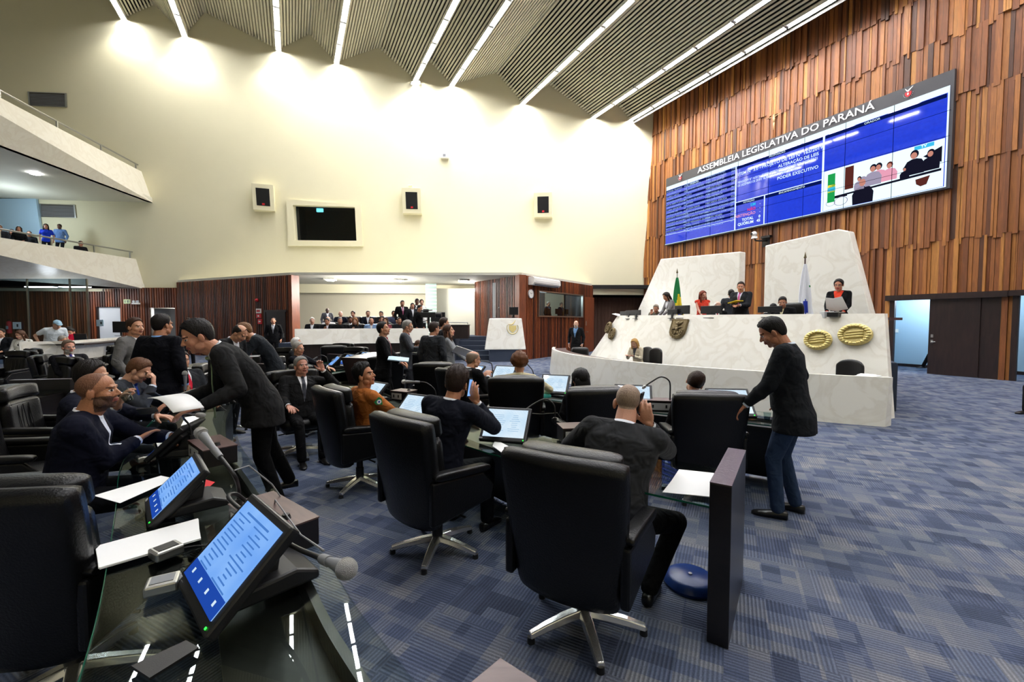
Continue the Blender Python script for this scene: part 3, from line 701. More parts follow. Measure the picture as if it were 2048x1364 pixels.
# ---------------------------------------------------------------- balconies
def quadprism(a, b, c, d, t): g = Geo(); g.prism([a, b, c, d], t); return g
def balcony(tname, T0, T1, B0, B1, label):
    # T1,B1 at the cream wall; T0,B0 towards the camera, carried on past the frame
    dT = (T0-T1); dB = (B0-B1); T0 = T1+dT*1.9; B0 = B1+dB*1.9
    out = Vector((-1, 0, 0))
    g = Geo(); g.prism([T1, B1, B0, T0], out*.2)
    o = struct(g.build('trim_'+tname, M['marble_bal']))
    g = Geo(); g.prism([B1+Z3*.0, B0, B0+out*16, B1+out*16], Z3*.25); struct(g.build('floor_'+tname, M['white_wall']))
    return T0, T1
uT1, uT0 = on_cream(283, 343, .0), at_h(0, 195, on_cream(283, 343).z); uB1, uB0 = on_cream(305, 405), at_h(0, 290, on_cream(305, 405).z)
lT1, lT0 = on_cream(272, 518), at_h(0, 475, on_cream(272, 518).z); lB1, lB0 = on_cream(290, 578), at_h(0, 560, on_cream(290, 578).z)
print('balcony', uT1, uT0, lT1, lT0, lB1, lB0)
U = balcony('balcony_upper', uT0, uT1, uB0, uB1, ''); Lw = balcony('balcony_lower', lT0, lT1, lB0, lB1, '')
def railing(T0, T1, h, label, npost):
    t = thing('balcony_railing', label, 'railing', T1)
    off = Vector((-.1, 0, 0)); g = Geo(); g.cyl(T0+off+Z3*h, T1+off+Z3*h-Vector((0, .1, 0)), .035, n=8); g.build('handrail', M['steel'], t, world=True, smooth=True)
    for k in range(npost):
        p = T1.lerp(T0, (k+.12)/npost)+off; g = Geo(); g.box(p+Z3*h/2, (.05, .05, h)); g.build('post', M['steel'], t, world=True)
railing(U[0], U[1], .3, 'steel handrail along top of the upper balcony', 6); railing(Lw[0], Lw[1], .35, 'steel handrail along top of the lower balcony', 6)
# glass screen under the lower balcony, mullions
gz = lB1.z
gs = bpy.data.objects.new('window_4', None); C.objects.link(gs); gs.location = (-21, 17.5, 0); gs['kind'] = 'structure'
xs_ = [at_y(p, 620, 17.5).x for p in (-160, 57, 142, 176)]
for i in range(3): g = Geo(); g.box(((xs_[i]+xs_[i+1])/2, 17.5, gz/2), (xs_[i+1]-xs_[i]-.03, .015, gz)); g.build('window_pane', M['pane'], gs, world=True)
for x in xs_[1:]: g = Geo(); g.box((x, 17.5, gz/2), (.05, .05, gz)); g.build('mullion', M['steel'], gs, world=True)
# lower-gallery rear walls: pale blue panel, lamps, air conditioner
pb = [on_cream(-60, 398, .05), on_cream(76, 398, .05), on_cream(87, 471, .05), on_cream(-60, 471, .05)]
g = Geo(); g.prism([p for p in pb], CN*.12); struct(g.build('wall_gallery_panel', M['blue_wall']))
def vent(label, quad):
    q = [on_cream(x, y) for x, y in quad]; c_ = sum(q, Vector())/4; t = thing('ventilation_grille', label, 'vent', q[2])
    qi = [p.lerp(c_, .08) for p in q]; g = Geo(); frame_geo(g, q, qi, CN, .05); g.build('frame', M['steel'], t, world=True)
    M.setdefault('vent', simple('grey_mesh', '#4e4a42', .7)); g = Geo(); g.prism([p+CN*.01 for p in qi], CN*.015); g.build('mesh_panel', M['vent'], t, world=True)
    g = Geo()
    for k in range(1, 9): a = qi[0].lerp(qi[3], k/9); b = qi[1].lerp(qi[2], k/9); g.prism([a+CN*.025, b+CN*.025, b+CN*.025-Z3*.03, a+CN*.025-Z3*.03], CN*.012)
    g.build('louvre', M['grey'], t, world=True)
vent('grey ventilation grille on the cream wall above the upper balcony', [(57, 184), (134, 187), (135, 215), (59, 212)])
vent('dark ventilation grille on the wall inside the lower balcony', [(80, 408), (151, 410), (154, 436), (82, 434)])
p = on_cream(82, 392, .15); air_con('white air conditioner under the upper balcony at the left edge', Vector((p.x, p.y-.5, p.z)), Vector((1, 0, 0)), Vector((0, -1, 0)), 3.4, .5, .5)
for px, py, l in ((70, 347, 'small round downlight in the soffit of the upper balcony'),):
    p = at_h(px, py, uB1.z-.02); t = thing('downlight', l, 'ceiling light', p); g = Geo(); g.cyl((0, 0, 0), (0, 0, -.03), .16, n=20); g.build('lens', M['tube_far'], t)
for px, py, l in ((82, 574, 'left of the two fluorescent lights under the lower balcony'), (150, 574, 'right of the two fluorescent lights under the lower balcony')):
    p = at_h(px, py, lB1.z-.03); t = thing('soffit_light', 'long '+l, 'ceiling light', p); g = Geo(); g.box((0, 0, 0), (1.3, .3, .03)); g.build('diffuser', M['tube_far'], t)
plight('gallery_fill', (-23, 20.0, 6.6), 60, col=(.75, .88, 1)); plight('soffit_lamp', (-20.5, 19.5, 2.6), 22, col=(.85, .93, 1))  # the gallery light is an added fill for the dark wall behind the balcony
# two loudspeakers angled down and small boxes on the cream wall
def loudspeaker(label, tl, tr, br, bl, side):
    # front face corners in the picture; cabinet of real depth tilted down on the wall
    c_ = on_cream((tl[0]+br[0])/2, (tl[1]+br[1])/2, .0)
    t = thing('wall_loudspeaker', label, 'loudspeaker', c_)
    w, h = 1.0, 1.28
    yaw = {'l': .35, 'm': .1, 'r': -.12}[side]
    R = Matrix.Rotation(yaw, 3, 'Z') @ Matrix.Rotation(math.radians(0), 3, 'X')
    def P(x, y, z): return R @ Vector((x, y, z))
    # local: y negative = out of wall; top juts further out than the foot
    fr_ = [(-w/2, -.62, h/2), (w/2, -.62, h/2), (w/2, -.30, -h/2), (-w/2, -.30, -h/2)]; bk = [(-w/2, .25, h/2), (w/2, .25, h/2), (w/2, .25, -h/2), (-w/2, .25, -h/2)]
    g = Geo(); g.add([P(*p) for p in fr_+bk], [(3, 2, 1, 0), (4, 5, 6, 7), (0, 1, 5, 4), (1, 2, 6, 5), (2, 3, 7, 6), (3, 0, 4, 7)]); g.build('cabinet', M['cream'], t, bevel=.015)
    def Q(u, v, o=0): a = Vector(fr_[3]).lerp(Vector(fr_[2]), u); b = Vector(fr_[0]).lerp(Vector(fr_[1]), u); q = a.lerp(b, v); return P(q.x, q.y-o, q.z)
    g = Geo(); g.add([Q(.19, .17, .01), Q(.81, .17, .01), Q(.81, .83, .01), Q(.19, .83, .01)], [(0, 1, 2, 3)]); g.build('grille', M['dark'], t)
    g = Geo(); g.add([Q(.44, .2, .02), Q(.56, .2, .02), Q(.56, .27, .02), Q(.44, .27, .02)], [(0, 1, 2, 3)]); g.build('badge', M['red'], t)
loudspeaker('cream wall loudspeaker with black grille, left of the projection window', (506, 374), (540, 374), (553, 424), (520, 424), 'l')
loudspeaker('cream wall loudspeaker with black grille, middle one of three', (810, 381), (841, 381), (841, 431), (812, 431), 'm')
loudspeaker('cream wall loudspeaker with black grille, rightmost near the timber wall', (1074, 391), (1103, 391), (1100, 437), (1071, 437), 'r')
p = on_cream(890, 313, .0); t = thing('wall_sensor', 'small white box on the cream wall above the loudspeakers', 'sensor', p); g = Geo(); g.box((0, -.12, 0), (.42, .24, .3)); g.build('case', M['white'], t, bevel=.02); g = Geo(); g.box((0, -.245, -.02), (.16, .02, .14)); g.build('lens', M['grey'], t)
p = on_cream(822, 383, .0); t = thing('roof_sensor', 'small metal fitting on the cream wall above the middle loudspeaker', 'fitting', on_cream(823, 376)); g = Geo(); g.cyl((0, 0, 0), (0, -.25, .02), .05); g.cyl((-.1, -.25, .05), (.1, -.25, .05), .05); g.build('bracket', M['cream'], t, smooth=True)
# spotlight at the end of a ceiling strip
P_ = vis[7][0]; t = thing('ceiling_spotlight', 'small chrome twin spotlight below end of a ceiling strip', 'spotlight', P_-D*.25-Z3*.15)
g = Geo(); g.cyl((0, 0, .12), (0, 0, 0), .02); g.cyl((-.25, 0, 0), (.25, 0, 0), .02); g.build('bracket', M['steel'], t, smooth=True)
for x in (-.2, .2): g = Geo(); g.cyl((x, 0, 0), (x*1.2, -.03, -.2), .05, .09, n=14); g.build('lamp_head', M['chrome'], t, smooth=True)
# ================================================================ ROSTRUM, VIDEO WALL
R0 = Vector((6.1, 6.93, 0)); BD = -NI
def RP(a, b, z): return R0+D*a+BD*b+Z3*z
def rost(px, py, b):        # point of the plane b on the line of sight -> a, z
    p = on_plane(px, py, R0+BD*b, NI); return (p-R0).dot(D), p.z
M['rail_wood'] = M['dark_wood']
LA = 10.05; SG = 1.86; RR = ((LA/2)**2+SG**2)/(2*SG)
def arc_b(a): x = a-LA/2; return -(math.sqrt(max(0, RR*RR-x*x))-(RR-SG))
# lower curved bench
ro = thing('clerks_bench', 'long low curved white marble bench front before the rostrum', 'rostrum bench', RP(LA/2, 0, 0))
n = 48; vs = []
HB = .80
for k in range(n+1):
    t = k/n; a = LA*t; ins = .35*(t > .999)
    for (db, z) in ((-.06, 0), (.03, HB), (.14, HB), (.14, HB-.06), (.14, 0)):
        aa = a
        if k == n and z > .1: aa = a-.38
        b = arc_b(min(max(aa, 0), LA)); vs.append(RP(aa, b+db, z))
fs = []
for k in range(n):
    for j in range(4): fs.append((5*k+j, 5*k+j+1, 5*k+5+j+1, 5*k+5+j))
fs += [(0, 1, 2, 3, 4)[::-1], tuple(5*n+j for j in range(5))]
g = Geo(); g.add(vs, fs); g.build('front_panel', M['marble'], ro, world=True)
vs = []
for k in range(n+1):
    a = .62+(LA*.97-.62)*k/n; b = arc_b(a)
    for (db, z) in ((.14, HB-.09), (.14, HB-.05), (.62, HB-.05), (.62, HB-.09)): vs.append(RP(a, b+db, z))
fs = [(4*k+j, 4*k+(j+1) % 4, 4*k+4+(j+1) % 4, 4*k+4+j) for k in range(n) for j in range(4)]
fs += [(3, 2, 1, 0), tuple(4*n+j for j in range(4))]
g = Geo(); g.add(vs, fs); g.build('worktop', M['top_wood'], ro, world=True)

# panel joints of the low bench: thin shadow gaps
# upper rostrum: leaning front, dais
ru = thing('president_rostrum', 'tall white marble rostrum front carrying shield and medals', 'rostrum', RP(4.5, 1, 0))
zt_r, zt_l = 1.86, 1.92
bl = [(.4, 1.0), (2.5, .72), (4.7, .62), (6.9, .72), (8.89, 1.0)]; tl = [(.637, 1.35), (2.6, 1.1), (4.6, 1.02), (6.6, 1.1), (8.1, 1.35)]
def up_pt(u, v, off=0.0):  # u along 0..1 from right end, v height 0..1
    x = u*4; i = min(3, int(x)); f = x-i
    def cr(P): return P[i][0]*(1-f)+P[i+1][0]*f, P[i][1]*(1-f)+P[i+1][1]*f
    a0, b0 = cr(bl); a1, b1 = cr(tl); zt = zt_r*(1-u)+zt_l*u
    z = v*zt; w_ = (z-.74)/(zt-.74)
    return RP(a0+(a1-a0)*w_, b0+(b1-b0)*w_-off, z)
vs = []
n = 4
for k in range(n+1):
    u = k/n
    for off, v in ((0, 0), (0, 1), (-.12, 1), (-.12, 0)): vs.append(up_pt(u, v, off))
fs = [(4*k+j, 4*k+(j+1) % 4, 4*k+4+(j+1) % 4, 4*k+4+j) for k in range(n) for j in range(4)]+[(3, 2, 1, 0), tuple(4*n+j for j in range(4))]
g = Geo(); g.add(vs, fs); g.build('front_panel', M['marble'], ru, world=True)
g = Geo(); TZ = 1.80
g.prism([up_pt(0, .96, -.12), up_pt(.25, .96, -.12), up_pt(.5, .96, -.12), up_pt(.75, .96, -.12), up_pt(1, .96, -.12), up_pt(1, .96, -.7), up_pt(.75, .96, -.7), up_pt(.5, .96, -.7), up_pt(.25, .96, -.7), up_pt(0, .96, -.7)], -Z3*.05)
g.build('worktop', M['top_wood'], ru, world=True)
g = Geo(); DZ = .92
pl = [RP(.5, 1.6, 0), RP(2.05, 4.3, 0), RP(10.4, 4.3, 0), RP(8.7, 1.6, 0), RP(6.9, 1.15, 0), RP(4.7, 1.05, 0), RP(2.5, 1.15, 0)]
g.prism(pl, Z3*DZ); struct(g.build('floor_dais', M['carpet_plain']))
# tablets
def tablet(label, quad_r, name='marble_tablet'):
    b = 4.35; t = thing(name, label, 'marble slab', RP(quad_r[0][0], b, 0)); g = Geo(); g.prism([RP(a, b, z) for a, z in quad_r], BD*.3); g.build('slab', M['marble'], t, world=True, bevel=.03)
def R_(px, py): return rost(px, py, 4.35)
a0 = R_(1740, 628); a1 = R_(1697, 462); a1b = R_(1676, 458); a2 = R_(1530, 491); a3 = R_(1531, 628)
k = (a0[0]-a1[0])/(a0[1]-a1[1]); 
tablet('tall white marble slab behind the president, slanting on its right', [(a0[0]-k*(a0[1]-.0), 0), a1, a1b, a2, (a2[0], 0)])
b0 = R_(1272, 628); b1 = R_(1321, 518); b2 = R_(1480, 503)
k = (b0[0]-b1[0])/(b0[1]-b1[1])
tablet('tall white marble slab behind the flag, slanting on its left', [(b2[0], 0), b2, b1, (b0[0]-k*b0[1], 0)])
# reliefs on the rostrum front
def uv_on_up(px, py):
    best = None
    for i in range(201):
        for j in range(60, 101, 1):
            pass
    return None
def hit_up(px, py, off=.0):   # intersect the leaning front, segment by segment
    for s_ in range(4):
        A = up_pt(s_/4, 0, off); B = up_pt((s_+1)/4-1e-6, 0, off); Cc = up_pt(s_/4, 1, off)
        nrm = (B-A).cross(Cc-A).normalized(); p = on_plane(px, py, A, nrm)
        Bt = up_pt((s_+1)/4-1e-6, 1, off); w_ = (p.z)/max(Bt.z, 1e-3); L0 = A.lerp(Cc, w_); L1 = B.lerp(Bt, w_)
        f = (p-L0).dot(L1-L0)/(L1-L0).length_squared
        if -.02 <= f <= 1.02:
            if nrm.dot(NI) < 0: nrm = -nrm
            x = (L1-L0).normalized()*-1; return p, x, nrm.cross(x).normalized() if nrm.cross(x).z > 0 else -nrm.cross(x).normalized(), nrm
    return p, -(B-A).normalized(), Z3, NI
def medal(label, px, py, w, h, mat, kind='round'):
    p, x, y, n_ = hit_up(px, py); t = thing('relief_medal' if kind == 'round' else 'relief_shield', label, 'medal' if kind == 'round' else 'coat of arms', p)
    def Q(u, v, o): return p+x*u+y*v+n_*o
    if kind == 'round': pts = [(w/2*math.cos(a*PI/20), h/2*math.sin(a*PI/20)) for a in range(40)]
    else: pts = [(-w/2, h/2), (-w/2*1.0, 0), (-w/2*.96, -h*.2), (-w/2*.75, -h*.36), (-w/2*.4, -h*.46), (0, -h/2), (w/2*.4, -h*.46), (w/2*.75, -h*.36), (w/2*.96, -h*.2), (w/2, 0), (w/2, h/2)]
    g = Geo(); g.prism([Q(u, v, .0) for u, v in pts], n_*.06); g.build('plate', mat, t, world=True, bevel=.012)
    g = Geo(); ring = [Q(u*.93, v*.93, .06) for u, v in pts]; ring.append(ring[0]); g.tube(ring, .018, 6); g.build('rim', mat, t, world=True, smooth=True)
    g = Geo(); rnd = random.Random(int(px))
    if kind == 'round':
        for a in range(22):
            q = a*2*PI/22; g.ell(Q(w*.40*math.cos(q), h*.40*math.sin(q), .065), (.05, .05, .03), n=8, m=5)
        for k in range(3): 
            g.tube([Q(u, h*(-.12+.12*k)+.02*math.sin(u*9), .065) for u in (-w*.25, -w*.1, .05, w*.12, w*.25)], .025, 6)
    else:
        # eagle with lifted wings, a reaper, wheat and a mill wheel
        for s_ in (-1, 1): g.tube([Q(0, h*.22, .06), Q(s_*w*.12, h*.26, .07), Q(s_*w*.24, h*.36, .06)], .03, 6, rr=[.035, .04, .01])
        g.ell(Q(0, h*.25, .07), (.05, .05, .07), n=8, m=6)
        g.ell(Q(-.02, h*.1, .07), (.05, .04, .05), n=8, m=6); g.cap(Q(-.02, h*.06, .065), Q(.0, -h*.12, .065), .05, .045, n=8); g.cap(Q(0, -h*.1, .06), Q(-.06, -h*.28, .06), .035, n=8); g.cap(Q(0, -h*.1, .06), Q(.07, -h*.28, .06), .035, n=8)
        g.cap(Q(-.02, h*.04, .07), Q(-.16, -h*.02, .07), .025, n=8); g.cap(Q(-.02, h*.04, .07), Q(.14, h*.08, .07), .025, n=8)
        for k in range(12): q = PI+PI*k/11; g.ell(Q(w*.36*math.cos(q), -h*.08+h*.33*math.sin(q), .06), (.03, .03, .05), n=6, m=4)
        for s_ in (-1, 1): g.tube([Q(s_*w*.2, -h*.28, .06), Q(s_*w*.28, -h*.05, .06), Q(s_*w*.24, h*.12, .06)], .02, 6)
    g.build('relief', mat, t, world=True, smooth='all')
medal('bronze coat of arms shield on the middle of the marble rostrum front', 1358, 659, .56, .58, M['bronze'], 'shield')
medal('larger round gilded relief medal at right end of the rostrum', 1711, 670.5, .56, .44, M['gold'])
medal('paler round gilded relief medal beside the standing man', 1637, 681, .50, .42, M['gold'])
medal('small oval bronze medal at far left end of the rostrum', 1219, 656, .26, .42, M['bronze'])
medal('oval bronze medal second from far left end of the rostrum', 1226, 668, .26, .42, M['bronze'])
# ---------------------------------------------------------------- video wall
vo = .30
sL, z1 = on_wall(1332, 355, vo); sR, z2 = on_wall(1906, 143, vo); _, z3 = on_wall(1332, 488, vo); _, z4 = on_wall(1899, 375, vo)
print('video', sL, sR, z1, z2, z3, z4)
zT = (z1+z2)/2; zB = (z3+z4)/2; VW = sL-sR
hdr = (zT-zB)*.125
vw = thing('video_wall', 'wide blue electronic voting display on the timber wall', 'display', WP((sL+sR)/2, .02, zB))
X3 = -D
def VP_(u, v, o=0.): return WP(sL, vo+o, zB)+X3*(u*VW)+Z3*(v*(zT-zB-hdr))          # u,v in 0..1 over the lit area
g = Geo(); g.prism([WP(sL, .1, zB-.05), WP(sR-.04, .1, zB-.05), WP(sR-.04, .1, zT), WP(sL, .1, zT)], NI*(vo-.115)); M['vw_case'] = simple('dark_display_case', '#37363a', .45)
g.build('case', M['vw_case'], vw, world=True)
def vrect(g, u0, v0, u1, v1, o=.001): g.add([VP_(u0, v0, o), VP_(u1, v0, o), VP_(u1, v1, o), VP_(u0, v1, o)], [(0, 1, 2, 3)])
g = Geo(); vrect(g, .004, 0, .996, .995, .0); scr = g.build('screen', M['wall_scr'], vw, world=True)
m, nt, b = newmat('display_glass'); 
# glossy face of the panels is part of the blue material
lay = Geo(); W_, Nv, Pk = 0, 1, 2
mats_l = [M['wall_white'], M['wall_dark'], M['ws_pink'], M['ws_red'], M['ws_skin'], M['ws_dark'], M['ws_green'], M['ws_cyan'], M['ws_brown'], M['ws_grey'], M['ws_dim'], M['yellow'], M['wall_scr']]
def R4(mi, *r, o=.004): lay.mi = mi; vrect(lay, *r, o=o)
# fields (u positions from the panel seams)
uA, uB, uC = .395, .54, .712       # list | items | gap ; right edge of the item field ; video column
R4(0, .004, .93, .996, .995); R4(0, .363, 0, .368, .93); R4(0, .683, 0, .689, .93); R4(0, .363, .40, .685, .41); R4(0, .484, 0, .488, .40); R4(0, .0, .16, .363, .166, o=.004); R4(0, 0, 0, .996, .008); R4(0, .992, 0, .996, .93)
R4(1, .004, .885, .363, .925, o=.003); R4(1, .369, .885, .683, .925, o=.003); R4(1, .69, .885, .99, .925, o=.003); R4(1, .369, .355, .483, .395, o=.003); R4(1, .489, .355, .683, .395, o=.003)
for k in range(9): R4(1, .006, .20+k*.075, .361, .232+k*.075, o=.002)
# live picture
R4(0, .690, .012, .990, .49)
R4(8, .752, .21, .776, .47, o=.006)
for (x, yb, yt, mi) in ((.712, .10, .44, 6), (.713, .22, .31, 11), (.713, .235, .28, 7)): R4(mi, x-.010, yb, x+.012, yt, o=.007)
R4(5, .72, .135, .76, .165, o=.006); 
def fig(x, y, s_, body, skin_, hair_, o):
    k = 3.4
    def el(cx, cy, rx, ry, mi, oo): lay.mi = mi; lay.add([VP_(cx+rx*math.cos(a*PI/7), cy+ry*math.sin(a*PI/7), oo) for a in range(14)], [tuple(range(14))])
    lay.mi = body; lay.add([VP_(x+a*s_, y+b*s_*k, o) for a, b in ((-.018, 0), (.018, 0), (.019, .022), (.013, .034), (.004, .038), (-.004, .038), (-.013, .034), (-.019, .022))], [tuple(range(8))])
    el(x, y+.049*s_*k, .0078*s_, .0105*s_*k, hair_, o+.0005); el(x-.001*s_, y+.046*s_*k, .0058*s_, .008*s_*k, skin_, o+.001)
for q_ in ((.792, .175, .75, 9, 4, 5, .006), (.828, .19, 1.15, 9, 4, 5, .0065), (.842, .20, 1.1, 2, 4, 5, .0062), (.869, .20, 1.0, 2, 4, 8, .0068), (.905, .18, .6, 5, 4, 5, .006), (.926, .20, 1.25, 5, 4, 5, .0066), (.962, .205, 1.05, 5, 4, 5, .0066), (.802, .012, 1.5, 5, 4, 9, .006)): fig(*q_)
lay.mi = 5; lay.add([VP_(.945, .36, .005), VP_(.985, .26, .005), VP_(.985, .42, .005)], [(0, 1, 2)])
lay.mi = 5; lay.add([VP_(.72, .145, .0055), VP_(.985, .175, .0055), VP_(.985, .20, .0055), VP_(.72, .165, .0055)], [(0, 1, 2, 3)])
lay.mi = 8; lay.add([VP_(.93, .14, .006), VP_(.962, .155, .006), VP_(.955, .07, .006), VP_(.942, .06, .006), VP_(.932, .09, .006)], [(4, 3, 2, 1, 0)])
for (cx, r) in ((.712, .014), (.742, .02)):
    lay.mi = 9
    for k in range(24):
        q0, q1 = 2*PI*k/24, 2*PI*(k+1)/24
        lay.add([VP_(cx+r*math.cos(q)*s_, .09+r*2.6*math.sin(q)*s_, .006) for q, s_ in ((q0, .88), (q0, 1), (q1, 1), (q1, .88))], [(0, 1, 2, 3)])
R4(7, .925, .445, .968, .485, o=.007)
lay.build('displayed_picture', mats_l, vw, world=True)
# seams of the panels
g = Geo()
for k in range(1, 8): u = k/8; vrect(g, u-.0007, 0, u+.0007, .995, .0095)
for k in range(1, 4): v = k/4; vrect(g, 0, v-.002, 1, v+.002, .0095)
g.build('panel_seam', M['ws_dark'], vw, world=True)
ROTV = Matrix((X3, Z3, NI)).transposed()
def text(s, u, v, size, mat, off=.012, align='LEFT', o3=None, name='lettering', parent=vw, bold=0, extrude=.0, xs=1.0):
    cu = bpy.data.curves.new(name, 'FONT'); cu.body = s; cu.size = size; cu.space_line = 1.0 if name[-4:] != 'list' else 1.16; cu.align_x = align; cu.align_y = 'CENTER'; cu.offset = bold; cu.extrude = extrude; cu.resolution_u = 2
    ob = bpy.data.objects.new(name, cu); C.objects.link(ob); cu.materials.append(mat)
    P = o3 if o3 is not None else VP_(u, v, off)
    Mw = Matrix.Translation(P) @ ROTV.to_4x4() @ Matrix.Diagonal((xs, 1, 1, 1))
    if parent is not None: ob.parent = parent; Mw = WM(parent).inverted() @ Mw
    ob.matrix_local = Mw; return ob
H_ = zT-zB-hdr
M['letter'] = simple('white_letters', '#e8e4e0', .6, emit=.25)
zh = zT-hdr*.5
P = WP(0, vo+.0, zh)
uT0, uT1 = on_wall(1396, 338, vo)[0], on_wall(1750, 214, vo)[0]
tt = text('ASSEMBLEIA LEGISLATIVA DO PARANÁ', 0, 0, hdr*.86, M['letter'], o3=WP(uT0, vo+.02, zh+.0), name='title_lettering', bold=.002, extrude=.006)
bpy.context.view_layer.update(); wtxt = tt.dimensions.x; tt.matrix_local = tt.matrix_local @ Matrix.Diagonal(((uT0-uT1)/wtxt, 1, 1, 1))
cols = [(.006, ['ADEMAR TRAIANO', 'ALEXANDRE CURI', 'ANIBELLI NETO', 'ARILSON CHIORATO', 'ARTAGÃO JUNIOR', 'BOCA ABERTA JUNIOR', 'CANTORA MARA LIMA', 'COBRA REPÓRTER', 'CORONEL LEE', 'CRISTINA SILVESTRI', 'DELEGADO FERNANDO', 'DELEGADO FRANCISCHINI', 'DELEGADO JACOVÓS', 'DELEGADO RECALCATTI', 'DO CARMO', 'DOUGLAS FABRÍCIO', 'DR. BATISTA'], 0),
        (.122, ['ELIO RUSCH', 'EMERSON BACIL', 'EVANDRO ARAÚJO', 'FRANCISCO BÜHRER', 'GALO', 'GILBERTO RIBEIRO', 'GILSON DE SOUZA', 'GOURA', 'HOMERO MARCHESE', 'HUSSEIN BAKRI', 'JONAS GUIMARÃES', 'LUCIANA RAFAGNIN', 'LUIZ CARLOS MARTINS', 'LUIZ CLAUDIO ROMANELLI', 'LUIZ FERNANDO GUERRA', 'MABEL CANTO', 'MARCEL MICHELETTO', 'MÁRCIO PACHECO'], 1),
        (.235, ['MAURO MORAES', 'MICHELE CAPUTO', 'NELSON JUSTUS', 'NELSON LUERSEN', 'PAULO LITRO', 'PLAUTO MIRÓ', 'PROFESSOR LEMOS', 'REICHEMBACH', 'REQUIÃO FILHO', 'RICARDO ARRUDA', 'RODRIGO ESTACHO', 'SOLDADO ADRIANO JOSÉ', 'SOLDADO FRUET', 'SUBTENENTE EVERTON', 'TADEU VENERI', 'TERCILIO TURINI', 'TIAGO AMARAL', 'TIÃO MEDEIROS'], 2)]
pty = ['PSDB', 'PSB', 'DEM', 'PT', 'PSL', 'PPS', 'PSC', 'PSD', 'PP', 'PDT', 'PSDB', 'PSB', 'PT', 'PR', 'PSL', 'PV', 'PROS', 'PPS', 'PTB']
for u, names_, k in cols:
    text('\n'.join(names_), u, .535, .122, M['wall_text'], name='deputy_list')
    text('\n'.join((pty*3)[k*5:k*5+len(names_)]), u+.103+(k == 2)*.008, .535, .122, M['wall_text'], name='party_list')
text('PRESENTES', .14, .905, .11, M['wall_white'], name='heading_lettering'); text('ORADOR', .80, .905, .11, M['wall_white'], name='heading_lettering'); text('PROPOSIÇÃO', .5, .905, .11, M['wall_white'], name='heading_lettering')
text('VOTAÇÃO', .40, .375, .11, M['wall_white'], name='heading_lettering'); text('ENCAMINHAMENTO', .54, .375, .11, M['wall_white'], name='heading_lettering')
text('ITEM Nº 3.0 - PROJETO DE LEI Nº 165/2019', .375, .80, .19, M['wall_white'], name='item_lettering', bold=.001)
text('ALTERAÇÃO DE LEIS', .672, .735, .17, M['wall_white'], align='RIGHT', name='item_lettering', bold=.001)
text('MENSAGEM Nº 16/2019 - ALTERA DISPOSITIVOS DAS LEIS NºS 18.032, DE 21\nDE DEZEMBRO DE 2018 E 18.748, DE 14 DE ABRIL DE 2016.', .375, .66, .145, M['wall_white'], name='item_lettering', xs=.70)
text('PODER EXECUTIVO', .672, .575, .18, M['wall_white'], align='RIGHT', name='item_lettering', bold=.001)
text('SIM', .452, .315, .17, M['ws_cyan'], align='RIGHT', name='vote_lettering', bold=.004)
text('NÃO', .452, .255, .17, M['ws_red'], align='RIGHT', name='vote_lettering', bold=.004)
text('ABSTENÇÃO', .452, .195, .17, M['ws_pink'], align='RIGHT', name='vote_lettering', bold=.004)
text('TOTAL     0\nQUÓRUM   45', .472, .10, .17, M['wall_white'], align='RIGHT', name='vote_lettering', bold=.004)
text('-\n-\n-', .472, .25, .17, M['wall_white'], align='RIGHT', name='vote_lettering')
text('TV', .946, .467, .12, M['wall_white'], align='CENTER', name='channel_lettering', bold=.004)
# coats of arms on the header
def crest(u_px, py, s, par):
    sh, z = on_wall(u_px, py, vo); 
    def Q(x, y, o): return WP(sh, vo+o, zh)+X3*x*s+Z3*y*s
    g = Geo(); g.prism([Q(-.32, .1, .01), Q(.32, .1, .01), Q(.3, -.25, .01), Q(.15, -.42, .01), Q(0, -.5, .01), Q(-.15, -.42, .01), Q(-.3, -.25, .01)], NI*.02); o = g.build('crest', M['red'], par, world=True)
    g = Geo(); g.tube([Q(-.3, .55, .03), Q(-.1, .25, .03), Q(0, .15, .04), Q(.1, .3, .03), Q(.45, .6, .03)], .03*s, 6, rr=[.02*s, .07*s, .09*s, .07*s, .02*s]); g.ell(Q(0, -.15, .04), (.08*s, .08*s, .15*s), n=8, m=6)
    for k in range(9): q = PI+PI*k/8; g.ell(Q(.45*math.cos(q), -.1+.45*math.sin(q), .03), .03*s, n=6, m=4)
    g.build('crest_relief', M['letter'], par, world=True)
crest(1361, 352, hdr*.6, vw); crest(1817, 188, hdr*.62, vw)
# crucifix and pan-tilt camera
s_, z_ = on_wall(1550, 240, .1); t = thing('crucifix', 'small carved crucifix on the timber wall above the display', 'crucifix', WP(s_, .1, z_))
def Q(x, y, o=0): return WP(s_, .1+o, z_)+X3*x+Z3*y
g = Geo(); g.prism([Q(-.03, -.5), Q(.03, -.5), Q(.03, .28), Q(-.03, .28)], NI*.04); g.prism([Q(-.36, .12), Q(.36, .12), Q(.36, .18), Q(-.36, .18)], NI*.04); g.build('cross', M['top_wood'], t, world=True)
g = Geo(); g.ell(Q(0, .17, .07), .05, n=10, m=8); g.cap(Q(0, .1, .07), Q(0, -.12, .07), .05, .045, n=8); g.cap(Q(0, -.12, .07), Q(.0, -.4, .07), .04, .025, n=8)
for s2 in (-1, 1): g.cap(Q(0, .1, .07), Q(s2*.3, .17, .07), .025, .02, n=8)
M['bone'] = simple('pale_carving', '#c9a878', .5); g.build('figure', M['bone'], t, world=True, smooth='all')
s_, z_ = on_wall(1530, 482, .1); t = thing('pan_tilt_camera', 'white dome video camera on black bracket below the display', 'camera', WP(s_, .05, z_))
def Q(x, y, o=0): return WP(s_, .05+o, z_)+X3*x+Z3*y
